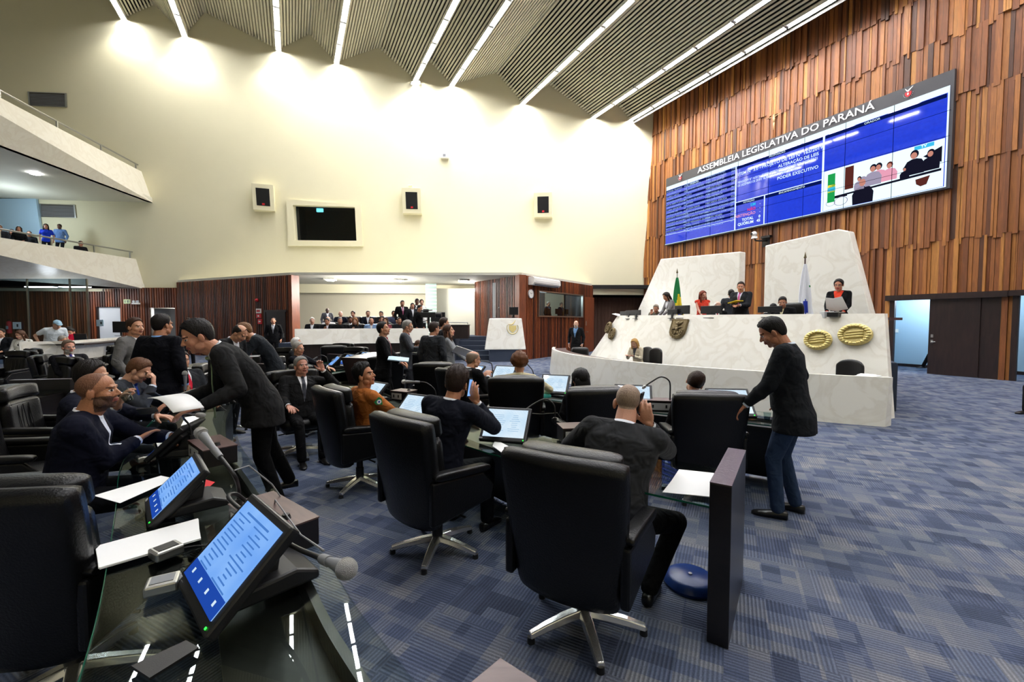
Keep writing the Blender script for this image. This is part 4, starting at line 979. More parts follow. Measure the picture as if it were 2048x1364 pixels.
g = Geo(); g.prism([Q(-.1, -.25), Q(.22, -.25), Q(.22, .1), Q(-.1, .1)], NI*.08); g.tube([Q(.1, 0, .06), Q(-.02, -.02, .4), Q(-.12, 0, .55), Q(-.12, .1, .58)], .035, 8); g.prism([Q(-.1, .1), Q(.3, .1), Q(.3, .2), Q(-.1, .2)], NI*.2); g.build('bracket', M['black'], t, world=True)
g = Geo(); g.cyl(Q(-.14, .08, .58), Q(-.14, .18, .58), .13, .11, n=20); g.ell(Q(-.14, .28, .6), (.12, .12, .11)); g.build('camera_head', M['white'], t, world=True, smooth=True)
g = Geo(); g.cyl(Q(-.17, .28, .68), Q(-.19, .28, .75), .05, n=14); g.build('lens', M['black'], t, world=True, smooth=True)
# flags
def flag(label, px, py_top, a_b, mats, kind):
    b = a_b; p = on_plane(px, 628, R0+BD*b, NI); base = Vector((p.x, p.y, DZ)); top = on_plane(px, py_top, R0+BD*b, NI).z
    t = thing('flag_on_pole', label, 'flag', base)
    g = Geo(); g.cyl((0, 0, 0), (0, 0, top-DZ-.12), .018, n=10); g.cyl((0, 0, 0), (0, 0, .05), .16, n=20); g.build('pole', M['top_wood'] if kind == 1 else M['steel'], t, smooth=True)
    g = Geo(); zt = top-DZ-.12; g.ell((0, 0, zt), .035, n=10, m=8); g.cyl((0, 0, zt), (0, 0, zt+.14), .03, .003, n=8); g.build('finial', M['bronze'], t, smooth='all')
    Ht = top-DZ-.3; n = 30; m = 40; vs = []; rnd = random.Random(kind)
    for j in range(m+1):
        v = j/m; z = Ht*(1-v)+.25*v; wid = .05+.27*min(1, v*1.5)**.8
        for i in range(n+1):
            a = 2*PI*i/n; r = wid*(.55+.25*math.sin(a*5+v*2)+.1*math.sin(a*3-v*5)); vs.append(((r*math.cos(a))*.9+.05*v, r*math.sin(a)*.6-.02, z))
    fs = [(j*(n+1)+i, (j+1)*(n+1)+i, (j+1)*(n+1)+i+1, j*(n+1)+i+1) for j in range(m) for i in range(n)]
    g = Geo(); g.add(vs, fs)
    mi = []
    for j in range(m):
        for i in range(n):
            v = (j+.5)/m; a = (i+.5)/n
            xx = math.cos(2*PI*a)
            if kind == 0:
                w_ = v*2-.95; y = abs(v-.62)*2.6+abs(xx-.1)*.75
                k = 0
                if y < 1.0: k = 1
                if (v-.68)**2*9+(xx-.1)**2*.5 < .14: k = 2
                if k == 2 and abs(v-.68+xx*.05) < .015: k = 3
            else:
                k = 3
                if (v-.55)**2*9+(xx+.25)**2*.55 < .1: k = 2
                if .28 < v < .3 and xx > .3: k = 0
            mi.append(k)
    g.m = mi; g.build('flag_cloth', [M['green'], M['yellow'], M['blue'], M['white_cloth']], t, smooth='all')
flag('green, yellow and blue national flag on pole behind the rostrum', 1353, 538, 3.3, None, 0)
flag('white flag with blue disc on dark pole by the right slab', 1607, 506, 3.6, None, 1)
# ================================================================ CHAIRS
def make_chair():
    t = thing('office_chair', 'x', 'chair')
    # local: faces +y, pivot at the column foot
    tilt = math.radians(9)
    Rb = Matrix.Rotation(-tilt, 3, 'X').inverted() if False else Matrix.Rotation(tilt, 3, 'X')
    def warp_shell(u, v): return (u*.03*v, .05*u*u+.0, .012*(1-u*u)*(v > .5))
    g = Geo(); g.pillow(.63, .78, .10, Rb, (0, -.31, .67), warp=warp_shell, q=.14, p=20, cr=.03); g.build('back_shell', M['leather'], t, smooth='all')
    g = Geo(); g.pillow(.54, .50, .13, Rb, (0, -.22, .69), warp=lambda u, v: (0, .05*u*u+.02*v*v, 0)); bc = g.build('backrest', M['leather'], t, smooth='all')
    g = Geo()
    for x in (-.09, .0, .09): g.tube([Rb @ Vector((x, .068+.01, z))+Vector((0, -.22, .69)) for z in (-.18, 0, .18)], .004, 5)
    g.tube([Rb @ Vector((x, .07+.05*(x/.27)**2, .2))+Vector((0, -.22, .69)) for x in (-.22, -.1, 0, .1, .22)], .005, 5); g.build('stitching', M['black'], bc)
    g = Geo(); g.pillow(.55, .14, .13, Rb, (0, -.25, .985), warp=lambda u, v: (0, .05*u*u, .02*(1-u*u))); g.build('headrest', M['leather'], t, smooth='all')
    g = Geo(); g.pillow(.54, .54, .15, Matrix.Rotation(PI/2, 3, 'X'), (0, .03, .43), warp=lambda u, v: (0, 0, 0)); g.build('seat', M['leather'], t, smooth='all')
    g = Geo(); g.box((0, -.02, .345), (.42, .42, .05)); g.box((0, 0, .31), (.16, .26, .05)); g.build('seat_pan', M['black'], t, bevel=.01)
    for s in (-1, 1):
        g = Geo(); pr = [(-.30, .36), (.24, .40), (.27, .50), (.16, .62), (-.30, .66)]
        g.prism([Vector((s*.285, y, z)) for y, z in pr], Vector((s*.05, 0, 0))); sd = g.build('side_panel', M['leather'], t, bevel=.015)
        g = Geo(); g.pillow(.085, .52, .055, Matrix.Rotation(math.radians(90), 3, 'X'), (0, 0, 0)); 
        Ra = Matrix.Rotation(math.radians(-5), 4, 'X'); g2 = Geo(); g2.T = Matrix.Translation((s*.31, -.03, .665)) @ Ra; g2.add(g.v, g.f); g2.build('armrest', M['leather'], t, smooth='all')
    g = Geo(); g.cyl((0, 0, .09), (0, 0, .30), .032, n=16); g.cyl((0, 0, .09), (0, 0, .2), .04, n=16); g.cyl((.05, .02, .31), (.26, .05, .30), .008, n=6); g.build('gas_column', M['black'], t, smooth=True)
    g = Geo(); g.cyl((0, 0, .065), (0, 0, .105), .055, .05, n=20)
    bs = None; legs = []
    for k in range(5):
        a = 2*PI*k/5+.3; c, s = math.cos(a), math.sin(a); vs = []
        for r, w, z0, z1 in ((.03, .036, .07, .11), (.12, .034, .062, .102), (.24, .029, .045, .082), (.335, .024, .03, .058)):
            for dx, z in ((-w, z0), (w, z0), (w*.7, z1), (-w*.7, z1)): vs.append((r*c-dx*s, r*s+dx*c, z))
        fs = [(4*i+j, 4*i+(j+1) % 4, 4*i+4+(j+1) % 4, 4*i+4+j) for i in range(3) for j in range(4)]+[(3, 2, 1, 0), (12, 13, 14, 15)]
        legs.append((vs, fs, (.325*c, .325*s)))
    g.build('base_hub', M['chrome'], t, smooth=True)
    for vs, fs, p in legs:
        g = Geo(); g.add(vs, fs); lg = g.build('leg', M['chrome'], t, bevel=.006)
        g = Geo(); g.cyl((p[0], p[1], 0.0), (p[0], p[1], .034), .022, .02, n=12); g.build('glide', M['black'], lg, smooth=True)
    return t
chair0 = make_chair(); used = [False]
def chair(x, y, yaw, label, group='black leather executive chairs', z=0, s=1.0):
    o = chair0 if not used[0] else copy_tree(chair0); used[0] = True
    o.location = (x, y, z); o.rotation_euler = (0, 0, math.radians(yaw)); o['label'] = label; o['group'] = group
    if s != 1: o.scale = (s, s, s)
    return o
def yaw_to(dx, dy): return math.degrees(math.atan2(-dx, dy))
# ================================================================ DESK EQUIPMENT (local: faces user at -y, stands on z=0)
def make_monitor(name, w, h, smat, bar):
    t = thing('touch_monitor', 'x', 'monitor')
    til = math.radians(46); Rm = Matrix.Rotation(-til, 3, 'X')      # leans back from the user
    c_ = Vector((0, .02, .035+h/2*math.cos(til)))
    T4 = Matrix.Translation(c_) @ Rm.to_4x4()
    g = Geo(); g.T = T4; g.box((0, .012, 0), (w+.05, .035, h+.06)); g.box((0, .04, 0), (w-.05, .03, h-.05)); g.build('housing', M['black'], t, bevel=.008)
    g = Geo(); g.T = T4; g.box((0, -.0065, .004), (w, .003, h)); g.build('screen', smat, t)
    g = Geo(); g.T = T4; g.box((-(w/2+.01), -.006, -h/2-.012), (.03, .002, .012)); g.mi = 1; g.box((w/2, -.006, -h/2-.014), (.006, .003, .006)); g.build('power_light', [M['lgrey'], M['led']], t)
    if bar == 2:
        g = Geo(); g.T = T4; rnd = random.Random(4)
        for k in range(9): g.box((-w*.2, -.0085, h*.3-k*h*.07), (w*rnd.uniform(.2, .4), .001, .003)); g.box((w*.22, -.0085, h*.3-k*h*.07), (w*rnd.uniform(.1, .3), .001, .003))
        g.build('text_lines', M['scr_faint'], t)
    elif bar:
        g = Geo(); g.T = T4; g.box((0, -.0085, -h/2+.028), (w, .001, .05)); b_ = g.build('menu_bar', M['scr_bar'], t)
        g = Geo(); g.T = T4; rnd = random.Random(2)
        for k in range(4): g = Geo(); g.T = T4; g.box((-w*.36+k*w*.24, -.0095, -h/2+.03), (.012, .001, .014)); g.build('icon', M['scr_pale'], b_)
        g = Geo(); g.T = T4
        g.box((0, -.0085, h/2-.02), (w*.6, .001, .006))
        for k in range(13):
            g.box((-w*.28+.0*k, -.0085, h*.36-k*h*.053), (w*rnd.uniform(.15, .36), .001, .004)); g.box((w*.2, -.0085, h*.36-k*h*.053), (w*rnd.uniform(.1, .4), .001, .004))
        g.build('text_lines', M['scr_ink'], t)
    # low sloping foot behind the panel
    g = Geo(); g.prism([Vector((-.11, -.02, 0)), Vector((-.11, .24, 0)), Vector((-.11, .24, .03)), Vector((-.11, .17, .06)), Vector((-.11, .03, .05))], Vector((.22, 0, 0))); g.build('stand_foot', M['black'], t, bevel=.01)
    g = Geo(); g.prism([Vector((-.06, .06, .05)), Vector((-.06, .13, .05)), Vector((-.06, .15, .17)), Vector((-.06, .10, .17))], Vector((.12, 0, 0))); g.build('stand_neck', M['black'], t, bevel=.006)
    return t
mon = {'blue': make_monitor('m', .33, .255, M['scr_blue'], True), 'pale': make_monitor('m', .33, .255, M['scr_pale'], 2)}
mused = {'blue': 0, 'pale': 0}
def monitor(x, y, yaw, label, kind='pale', z=None, s=1.0):
    o = mon[kind] if not mused[kind] else copy_tree(mon[kind]); mused[kind] = 1
    o.location = (x, y, GZ if z is None else z); o.rotation_euler = (0, 0, math.radians(yaw)); o.scale = (s, s, s)
    o['label'] = label; o['group'] = 'touch monitors on the desks'; return o
GZ = .72
def microphone(x, y, z, pts, label, cable=None, r=.007, head=.028, body=True):
    """gooseneck from the base through pts (offsets) to the microphone head"""
    t = thing('gooseneck_microphone', label, 'microphone', (x, y, z)); t['group'] = 'gooseneck microphones on the desks'
    P = [Vector(p) for p in pts]
    # smooth curve
    Q = []
    for i in range(len(P)-1):
        p0, p1, p2, p3 = P[max(i-1, 0)], P[i], P[i+1], P[min(i+2, len(P)-1)]
        for k in range(6):
            u = k/6; Q.append(.5*((2*p1)+(p2-p0)*u+(2*p0-5*p1+4*p2-p3)*u*u+(3*p1-p0-3*p2+p3)*u**3))
    Q.append(P[-1]); d = (Q[-1]-Q[-2]).normalized()
    g = Geo(); g.tube([Vector((0, 0, 0))]+Q, r, 10); g.cyl((0, 0, 0), (0, 0, .03), .016, n=12); g.build('gooseneck', M['black'], t, smooth=True)
    e = Q[-1]
    if body:
        g = Geo(); g.cyl(e-d*.01, e+d*.05, .014, .016, n=14); g.cyl(e+d*.05, e+d*.16, .0125, .021, n=16); g.build('handle', M['grey'], t, smooth=True)
        g = Geo(); c_ = e+d*.185; q_ = d.to_track_quat('Z', 'Y').to_matrix(); g.ell(c_, (head, head, head*1.05), q_, n=20, m=14); g.cyl(c_-d*.012, c_-d*.004, head*1.04, n=20); g.build('grille', M['mesh'], t, smooth=True)
    else:
        g = Geo(); g.ell(e+d*.02, (.018, .018, .03), d.to_track_quat('Z', 'Y').to_matrix(), n=12, m=8); g.build('grille', M['mesh'], t, smooth=True)
    if cable:
        g = Geo(); g.tube([Vector(c) for c in cable], .0035, 6); g.build('cable', M['grey'] if body else M['black'], t, smooth=True)
    return t
M['mesh'] = simple('silver_mesh', '#b9b9b6', .35, metal=.8, bump=1.0, bscale=420)
def console_box(x, y, yaw, label, z=None, top='top_wood', wide=.34):
    t = thing('socket_box', label, 'socket box', (x, y, GZ if z is None else z), math.radians(yaw)); t['group'] = 'wooden socket boxes on the desks'
    g = Geo(); g.box((0, 0, .06), (wide, .20, .12)); g.build('body', M['desk_wood'], t, bevel=.004)
    g = Geo(); g.box((0, 0, .122), (wide+.004, .204, .006)); g.build('lid', M[top], t)
    g = Geo(); g.box((-wide*.12, -.102, .06), (wide*.6, .004, .075)); g.mi = 1
    for k in (-.28, .0): g.box((wide*k, -.105, .062), (.018, .004, .034))
    g.build('socket_plate', [M['lgrey'], M['black']], t)
    g = Geo(); g.cyl((wide*.3, .0, .125), (wide*.3, 0, .145), .022, .015, n=14); g.build('cable_gland', M['black'], t, smooth=True)
    return t
def offset_poly(P, dist):
    out = []
    for i, p in enumerate(P):
        a = P[max(i-1, 0)]; b = P[min(i+1, len(P)-1)]; d = (b-a).normalized(); n = Vector((d.y, -d.x, 0)); 
        if n.y < 0: n = -n
        out.append(p+n*dist)
    return out
def strip(g, A, B, z0, z1):
    vs = []
    for a, b in zip(A, B): vs += [Vector((a.x, a.y, z0)), Vector((b.x, b.y, z0)), Vector((b.x, b.y, z1)), Vector((a.x, a.y, z1))]
    n = len(A)-1
    fs = [(4*k+j, 4*k+(j+1) % 4, 4*k+4+(j+1) % 4, 4*k+4+j) for k in range(n) for j in range(4)]+[(3, 2, 1, 0), tuple(4*n+j for j in range(4))]
    g.add(vs, fs)
def smooth_poly(P, n=5):
    P = [Vector((p[0], p[1], 0)) for p in P]; Q = []
    for i in range(len(P)-1):
        p0, p1, p2, p3 = P[max(i-1, 0)], P[i], P[i+1], P[min(i+2, len(P)-1)]
        for k in range(n):
            u = k/n; Q.append(.5*((2*p1)+(p2-p0)*u+(2*p0-5*p1+4*p2-p3)*u*u+(3*p1-p0-3*p2+p3)*u**3))
    Q.append(P[-1]); return Q
M['shelf'] = simple('olive_grey_shelf', '#23221d', .4)
def desk(label, U, depth=.68, m0=0, gaps=(), end_panels=(), modesty=.62, front_h=.66, glass_depth=None, rail=True):
    """curved row: user edge U, glass top, modesty panel towards the rostrum, end slabs"""
    Q = smooth_poly(U); t = thing('deputies_desk', label, 'desk', (Q[0].x, Q[0].y, 0)); t['group'] = 'curved rows of glass-topped desks'
    B = offset_poly(Q, depth); Mo = offset_poly(Q, modesty); Mi = offset_poly(Q, modesty-.03)
    g = Geo(); strip(g, Q, B, GZ-.012, GZ); g.build('glass_top', M['glass'], t, world=True)
    Qe = offset_poly(Q, -.002); Qf = offset_poly(Q, .001); g = Geo(); strip(g, Qe, Qf, GZ-.0115, GZ-.001); g.build('glass_edge', M['glass_edge'], t, world=True)
    g = Geo(); strip(g, Mi[m0:], Mo[m0:], .03, front_h); g.build('modesty_panel', M['desk_wood'], t, world=True)
    S1 = offset_poly(Q, .16); S2 = offset_poly(Q, modesty); S1 = offset_poly(Q, modesty-.30); g = Geo(); strip(g, S1[m0:], S2[m0:], .60, .625); g.build('shelf', M['shelf'], t, world=True)
    for (i, w) in end_panels:
        p = Q[i]; a = Q[min(i+1, len(Q)-1)]; b = Q[max(i-1, 0)]; d = (a-b).normalized(); n = Vector((d.y, -d.x, 0)); n = n if n.y > 0 else -n
        g = Geo(); s0 = p-n*.04; s1 = p+n*(depth+.02); g.prism([s0-d*w*.5, s1-d*w*.5, s1+d*w*.5, s0+d*w*.5], Z3*.86); e = g.build('end_panel', M['desk_wood'], t, world=True, bevel=.004)
        g = Geo(); g.prism([s0-d*w*.5+Z3*.86, s1-d*w*.5+Z3*.86, s1+d*w*.5+Z3*.86, s0+d*w*.5+Z3*.86], Z3*.004); g.build('top_facing', M['plum'], e, world=True)
    return t, Q
M['plum'] = simple('plum_laminate', '#4b3a42', .35, bump=.1, bscale=40)
RB = [(1.10, 2.22), (.52, 2.62), (-.35, 3.36), (-1.30, 4.52), (-2.25, 5.72), (-3.0, 7.0)]
RA = [(2.50, 4.02), (1.95, 4.38), (1.05, 4.92), (.25, 5.62), (-.45, 6.45), (-1.1, 7.45)]
RC = [(-.25, .05), (-.80, .68), (-1.08, 1.0), (-1.43, 1.45), (-2.04, 2.17), (-2.71, 2.95), (-3.4, 3.95), (-3.95, 4.9)]
dB, QB = desk('second glass-topped desk row from the rostrum, ending in tall dark slab', RB, end_panels=((0, .105),), m0=7)
dA, QA = desk('glass-topped desk row nearest the rostrum, beside the standing man in jeans', RA, end_panels=((0, .07),))
dC, QC = desk('glass-topped desk row in left foreground reflecting the ceiling', RC, depth=.70, modesty=.62, front_h=.70)
RD = [(-4.9, 2.0), (-5.8, 3.0), (-6.5, 4.1), (-7.0, 5.3), (-7.2, 6.2)]
dD, QD = desk('dark desk row behind the seated bearded man at left', RD, end_panels=((0, .08), (20, .08)))
RE = [(-7.2, 6.9), (-7.5, 7.5), (-7.7, 8.2), (-7.8, 9.2)]
dE, QE = desk('desk row at far left in front of the marble press bench', RE, end_panels=((15, .08),))
RF = [(-4.95, 8.6), (-4.8, 9.4), (-4.55, 10.2), (-4.2, 11.0)]
RG = [(-3.55, 8.3), (-3.2, 9.3), (-2.75, 10.3), (-2.2, 11.2)]
dF, QF = desk('desk row in the middle distance before the public benches', RF, end_panels=((0, .08), (15, .08)))
dG, QG = desk('short desk row behind the standing men with tilted dark ends', RG, end_panels=((0, .08), (7, .08), (15, .08)))
# tall dark fins with pale edges between the distant desks
def fin(px, py, Y, label):
    p = at_y(px, py, Y); t = bpy.data.objects.new('divider', None); C.objects.link(t); t.parent = dG; t['label'] = label; t.location = Vector((p.x, Y, 0))-dG.location; t.rotation_euler = (0, 0, math.radians(-18))
    g = Geo(); pr = [(-.0, 0), (.62, 0), (.30, .98), (-.32, .98)]; g.prism([Vector((x, 0, z)) for x, z in pr], Vector((0, .5, 0))); b_ = g.build('panel', M['dark_wood'], t, bevel=.004)
    g = Geo(); g.prism([Vector((.62, -.004, 0)), Vector((.68, -.004, 0)), Vector((.36, -.004, .98)), Vector((.30, -.004, .98))], Vector((0, .5, 0))); g.build('pale_edge', M['lgrey'], t)
fin(708, 690, 8.6, 'leftmost of three slanted desk dividers with pale edges'); fin(726, 690, 9.1, 'middle one of three slanted desk dividers with pale edges'); fin(745, 690, 9.7, 'rightmost of three slanted desk dividers with pale edges')
# ================================================================ CHAIRS IN PLACE
chair(.40, 2.34, yaw_to(.50, .87), 'black leather chair nearest the camera, holding the bald man, chrome star base')
chair(-.56, 3.16, yaw_to(.66, .75), 'black leather chair of the man holding a phone, seen from behind')
chair(-1.58, 4.40, yaw_to(.74, .67), 'black leather chair of the man in the orange-brown uniform')
chair(-2.72, 5.46, yaw_to(.62, -.72), 'black leather chair of the grey-haired man looking at the camera')
chair(1.83, 4.15, yaw_to(.15, 1), 'black leather chair before the man in jeans, woman behind its headrest')
chair(.80, 4.45, yaw_to(-.15, 1), 'black leather chair of the woman with straight black hair')
chair(.06, 5.30, yaw_to(.05, 1), 'black leather chair of the curly-haired woman in the striped top')
chair(-.62, 6.15, yaw_to(.8, .9), 'black leather chair of the bald man with glasses')
chair(-1.22, 7.0, yaw_to(.0, 1), 'empty black leather chair in front of the standing group')
chair(-2.06, 1.96, yaw_to(-.06, 1), 'empty black leather chair cut off by the left edge in the foreground')
chair(-3.15, 2.55, yaw_to(.85, .5), 'black leather chair of the bald bearded man')
chair(-4.05, 3.45, yaw_to(.85, .5), 'black leather chair of the man drinking at the left desk')
chair(-4.75, 4.35, yaw_to(.9, .4), 'black leather chair of the third man at the left desk')
for (px, hy, Y, yaw, lab) in ((92, 0, 7.5, 165, 'empty black leather chair facing the camera behind the bald bearded man'), (12, 0, 9.2, 175, 'black leather chair at the left edge before the press bench'),
        (100, 0, 10.6, -30, 'black leather chair before the glass screen, left of the bearded man with glasses'), (122, 0, 8.4, -60, 'black leather chair of the bearded man with glasses'),
        (203, 0, 11.6, 120, 'small distant black chair left of the man in the grey suit'), (205, 0, 8.4, 100, 'black leather chair of the seated man left of the grey suit'),
        (700, 0, 10.6, 172, 'black leather chair with pleated back facing the camera in the centre'), (678, 0, 12.6, 178, 'distant black chair at the public bench'), (665, 0, 11.8, 30, 'distant black chair seen from behind beside the pleated one'),
        (566, 0, 10.4, 185, 'black chair facing the camera right of the bending brown-haired man'), (492, 0, 9.6, 200, 'black chair left of the bending brown-haired man'), (584, 0, 7.9, -75, 'black leather chair of the old man with the red tie'),
        (440, 0, 6.6, -70, 'black leather chair of the balding man behind the leaning man'), (408, 0, 5.9, -60, 'black leather chair of the man in the red tie'), (775, 0, 8.25, 10, 'black chair behind the two standing men'), (822, 0, 9.2, 0, 'black chair behind the grey-suited men'),
        (640, 0, 6.6, -50, 'empty black chair behind the grey-haired man')):
    p = at_y(px, 720, Y); chair(p.x, Y, yaw, lab)
# low black task chairs at the rostrum
def task_chair(p, yaw, label):
    t = thing('task_chair', label, 'chair', p, math.radians(yaw)); g = Geo(); g.pillow(.46, .46, .07, None, (0, -.2, .78), warp=lambda u, v: (0, .05*u*u, -.06*u*u*max(0, v))); g.build('backrest', M['black'], t, smooth='all')
    g = Geo(); g.pillow(.48, .46, .08, Matrix.Rotation(PI/2, 3, 'X'), (0, .03, .45)); g.build('seat', M['black'], t, smooth='all')
    g = Geo(); g.cyl((0, 0, .05), (0, 0, .42), .03); g.box((0, -.2, .55), (.05, .03, .3)); g.build('post', M['black'], t, smooth=True)
    g = Geo()
    for k in range(5): a = 2*PI*k/5; g.cyl((0, 0, .07), (.3*math.cos(a), .3*math.sin(a), .03), .022, .015, n=8)
    g.build('base', M['black'], t, smooth=True); return t
tc_yaw = yaw_to(-.89, -.45)
p = rost(1311, 720, .1); task_chair(RP(p[0], -.05, 0), tc_yaw, 'black task chair right of the blonde woman behind the low bench')
p = rost(1701, 742, .6); task_chair(RP(p[0], .42, 0), tc_yaw, 'black task chair behind right end of the low bench')
p = rost(1291, 712, .2); task_chair(RP(p[0]-.0, .1, 0), tc_yaw, 'black task chair of the blonde woman behind the low bench')
# ================================================================ EQUIPMENT ON THE ROWS
yC, yB, yA = yaw_to(.66, .75), yaw_to(.64, .77), yaw_to(.5, .86)
def mon_at(px, py, h, yaw, label, kind='pale', s=1.0): p = at_h(px, py, h); return monitor(p.x, p.y, yaw, label, kind, s=s)
mon_at(452, 1178, GZ+.03, yaw_to(.68, .73), 'nearest blue-lit touch monitor, left foreground', 'blue', 1.16)
mon_at(340, 1012, GZ+.03, yaw_to(.74, .67), 'blue-lit touch monitor behind the nearest one, over white papers', 'blue', 1.02)
mon_at(345, 900, GZ+.03, yaw_to(.96, .25), 'touch monitor seen from its dark side before the bald bearded man', 'blue')
mon_at(348, 820, GZ+.03, yaw_to(.96, .25), 'dark touch monitor before the man with the glass', 'blue')
mon_at(372, 770, GZ+.03, yaw_to(.75, .66), 'small dark touch monitor farther along the left desk', 'blue')
mon_at(1010, 880, GZ+.0, yaw_to(.25, .97), 'pale-lit touch monitor right of the man holding a phone', 'pale', 1.05)
mon_at(824, 842, GZ+.0, yaw_to(.55, .83), 'pale-lit touch monitor left of the man holding a phone', 'pale', 1.05)
mon_at(738, 806, GZ+.0, yaw_to(.62, .78), 'pale-lit touch monitor right of the man in the orange-brown uniform', 'pale', 1.05)
mon_at(1462, 832, GZ+.0, yaw_to(.12, .99), 'pale-lit touch monitor just left of the man in jeans', 'pale', 1.15)
mon_at(1266, 818, GZ+.0, yaw_to(.25, .97), 'pale-lit touch monitor half hidden behind the bald head', 'pale', 1.1)
mon_at(1108, 787, GZ+.0, yaw_to(.32, .95), 'pale-lit touch monitor left of the straight black hair', 'pale', 1.05)
mon_at(1006, 762, GZ+.0, yaw_to(.4, .92), 'pale-lit touch monitor partly hidden by the curly hair', 'pale', 1.05)
mon_at(943, 760, GZ+.0, yaw_to(.7, .7), 'blue-lit touch monitor in front of the bald man with glasses', 'blue', 1.05)
for (px, Y, yaw, lab) in ((664, 9.0, -60, 'dark touch monitor before the old man with the red tie'), (690, 9.6, -50, 'dark touch monitor second beside the slanted dividers'), (722, 10.4, -50, 'dark touch monitor farthest beside the slanted dividers'), (164, 8.6, -70, 'dark touch monitor before the bearded man with glasses'), (183, 7.3, -60, 'dark touch monitor nearer, right of the bearded man')):
    p = at_y(px, 700, Y); monitor(p.x, Y, yaw, lab, 'blue', z=GZ, s=1.1)
# boxes and microphones
def box_at(px, py, h, yaw, label, **k): p = at_h(px, py, h); return p, console_box(p.x, p.y, yaw, label, **k)
p1, _ = box_at(545, 1052, GZ+.05, yaw_to(.62, .78), 'brown-topped wooden socket box behind the two blue monitors', wide=.46)
p2, _ = box_at(425, 905, GZ+.05, yaw_to(.66, .75), 'brown-topped wooden socket box below the leaning man', wide=.40)
p3, _ = box_at(1150, 868, GZ+.05, yaw_to(-.15, 1), 'grey-brown socket box with white plate beside the foreground bald man', wide=.26)
p4, _ = box_at(808, 792, GZ+.05, yaw_to(.45, .9), 'dark socket box with white plate left of the phone man', wide=.26)
p5, _ = box_at(1196, 790, GZ+.05, yaw_to(.3, .95), 'dark socket box right of the straight black hair', wide=.34)
p6, _ = box_at(1006, 748, GZ+.05, yaw_to(.35, .95), 'dark socket box before the curly-haired woman', wide=.34)
p7, _ = box_at(1330, 812, GZ+.05, yaw_to(.2, .97), 'flat brown socket box behind the foreground bald head', wide=.5)
top = GZ+.125
# foreground microphone arching towards the camera
a = at_h(500, 1018, top); e = at_y(646, 1118, 1.28); 
microphone(a.x, a.y, top, [(0, 0, .02), (-.03, -.05, .09), (.02, -.16, .105), ((e.x-a.x)*.6, (e.y-a.y)*.62, .06), (e.x-a.x, e.y-a.y, e.z-top)], 'black gooseneck microphone with silver head hanging over the aisle carpet', r=.0085,
           cable=[(.08, .06, .0), (.10, .03, .03), ((e.x-a.x)*.5+.05, (e.y-a.y)*.4, .01), (e.x-a.x-.01, e.y-a.y+.03, e.z-top+.01)])
a = at_h(478, 1010, top); e = at_y(430, 912, 1.95); e2 = at_y(468, 950, 1.9)
microphone(a.x, a.y, top, [(0, 0, .03), (.0, .0, .08), (e2.x-a.x, e2.y-a.y, e2.z-top), (e.x-a.x+.02, e.y-a.y, e.z-top-.0)], 'upright gooseneck microphone with silver head above the wooden box', r=.009,
           cable=[(.14, .10, .0), (.1, .1, .06), (.02, .05, .17), (e2.x-a.x, e2.y-a.y, e2.z-top+.02)])
a = at_h(383, 878, top); e = at_y(384, 830, 2.75)
microphone(a.x, a.y, top, [(0, 0, .04), (-.01, .0, .1), (-.03, -.03, .16), (e.x-a.x-.05, e.y-a.y, e.z-top), (e.x-a.x+.03, e.y-a.y, e.z-top)], 'gooseneck microphone below the leaning man\'s hand', r=.007, body=False)
a = at_h(372, 812, GZ); microphone(a.x, a.y, GZ, [(0, 0, .1), (.0, 0, .2)], 'short upright microphone in front of the man with the glass', r=.007)
a = at_h(1110, 842, top); e = at_y(1040, 828, a.y-.05)
microphone(a.x, a.y, top, [(0, 0, .05), (-.01, 0, .14), (-.08, 0, .19), (-.18, 0, .15), (e.x-a.x, e.y-a.y, e.z-top)], 'thin gooseneck microphone arching right of the pale monitor', r=.007, body=False, cable=[(e.x-a.x, 0, e.z-top), (-.12, 0, .06), (.02, 0, .07), (.06, 0, .01)])
a = at_h(872, 785, GZ+.12); e = at_y(838, 764, a.y)
microphone(a.x, a.y, GZ, [(0, 0, .08), (-.02, 0, .16), (-.12, 0, .24), (e.x-a.x, 0, e.z-GZ)], 'silver-headed microphone left of the phone man\'s hair', r=.007)
a = at_h(1340, 800, top); microphone(a.x, a.y, GZ, [(0, 0, .2), (-.01, 0, .33), (-.1, 0, .38), (-.2, 0, .33), (-.27, 0, .28)], 'thin gooseneck microphone between the two seated women\'s heads', r=.008, body=False)
a = at_h(985, 748, top); microphone(a.x, a.y, GZ, [(0, 0, .2), (-.02, 0, .3), (-.12, 0, .33), (-.3, 0, .36)], 'gooseneck microphone above the desk, before the curly-haired woman', r=.008, body=False)
a = at_h(1068, 760, top); microphone(a.x, a.y, GZ, [(0, 0, .12), (-.02, 0, .26), (-.1, 0, .36)], 'short gooseneck microphone just right of the curly hair', r=.007, body=False)
for i, (px, Y) in enumerate(((655, 8.8), (702, 9.2), (735, 9.9), (780, 8.5))):
    p = at_y(px, 700, Y); microphone(p.x, Y, GZ, [(0, 0, .12), (-.02, 0, .25), (-.12, -.02, .3), (-.2, -.04, .26)], ('microphone beside the old man with the red tie', 'microphone over the leftmost slanted divider', 'microphone over the rightmost slanted divider', 'microphone at knee of the standing man with the folder')[i], r=.009)
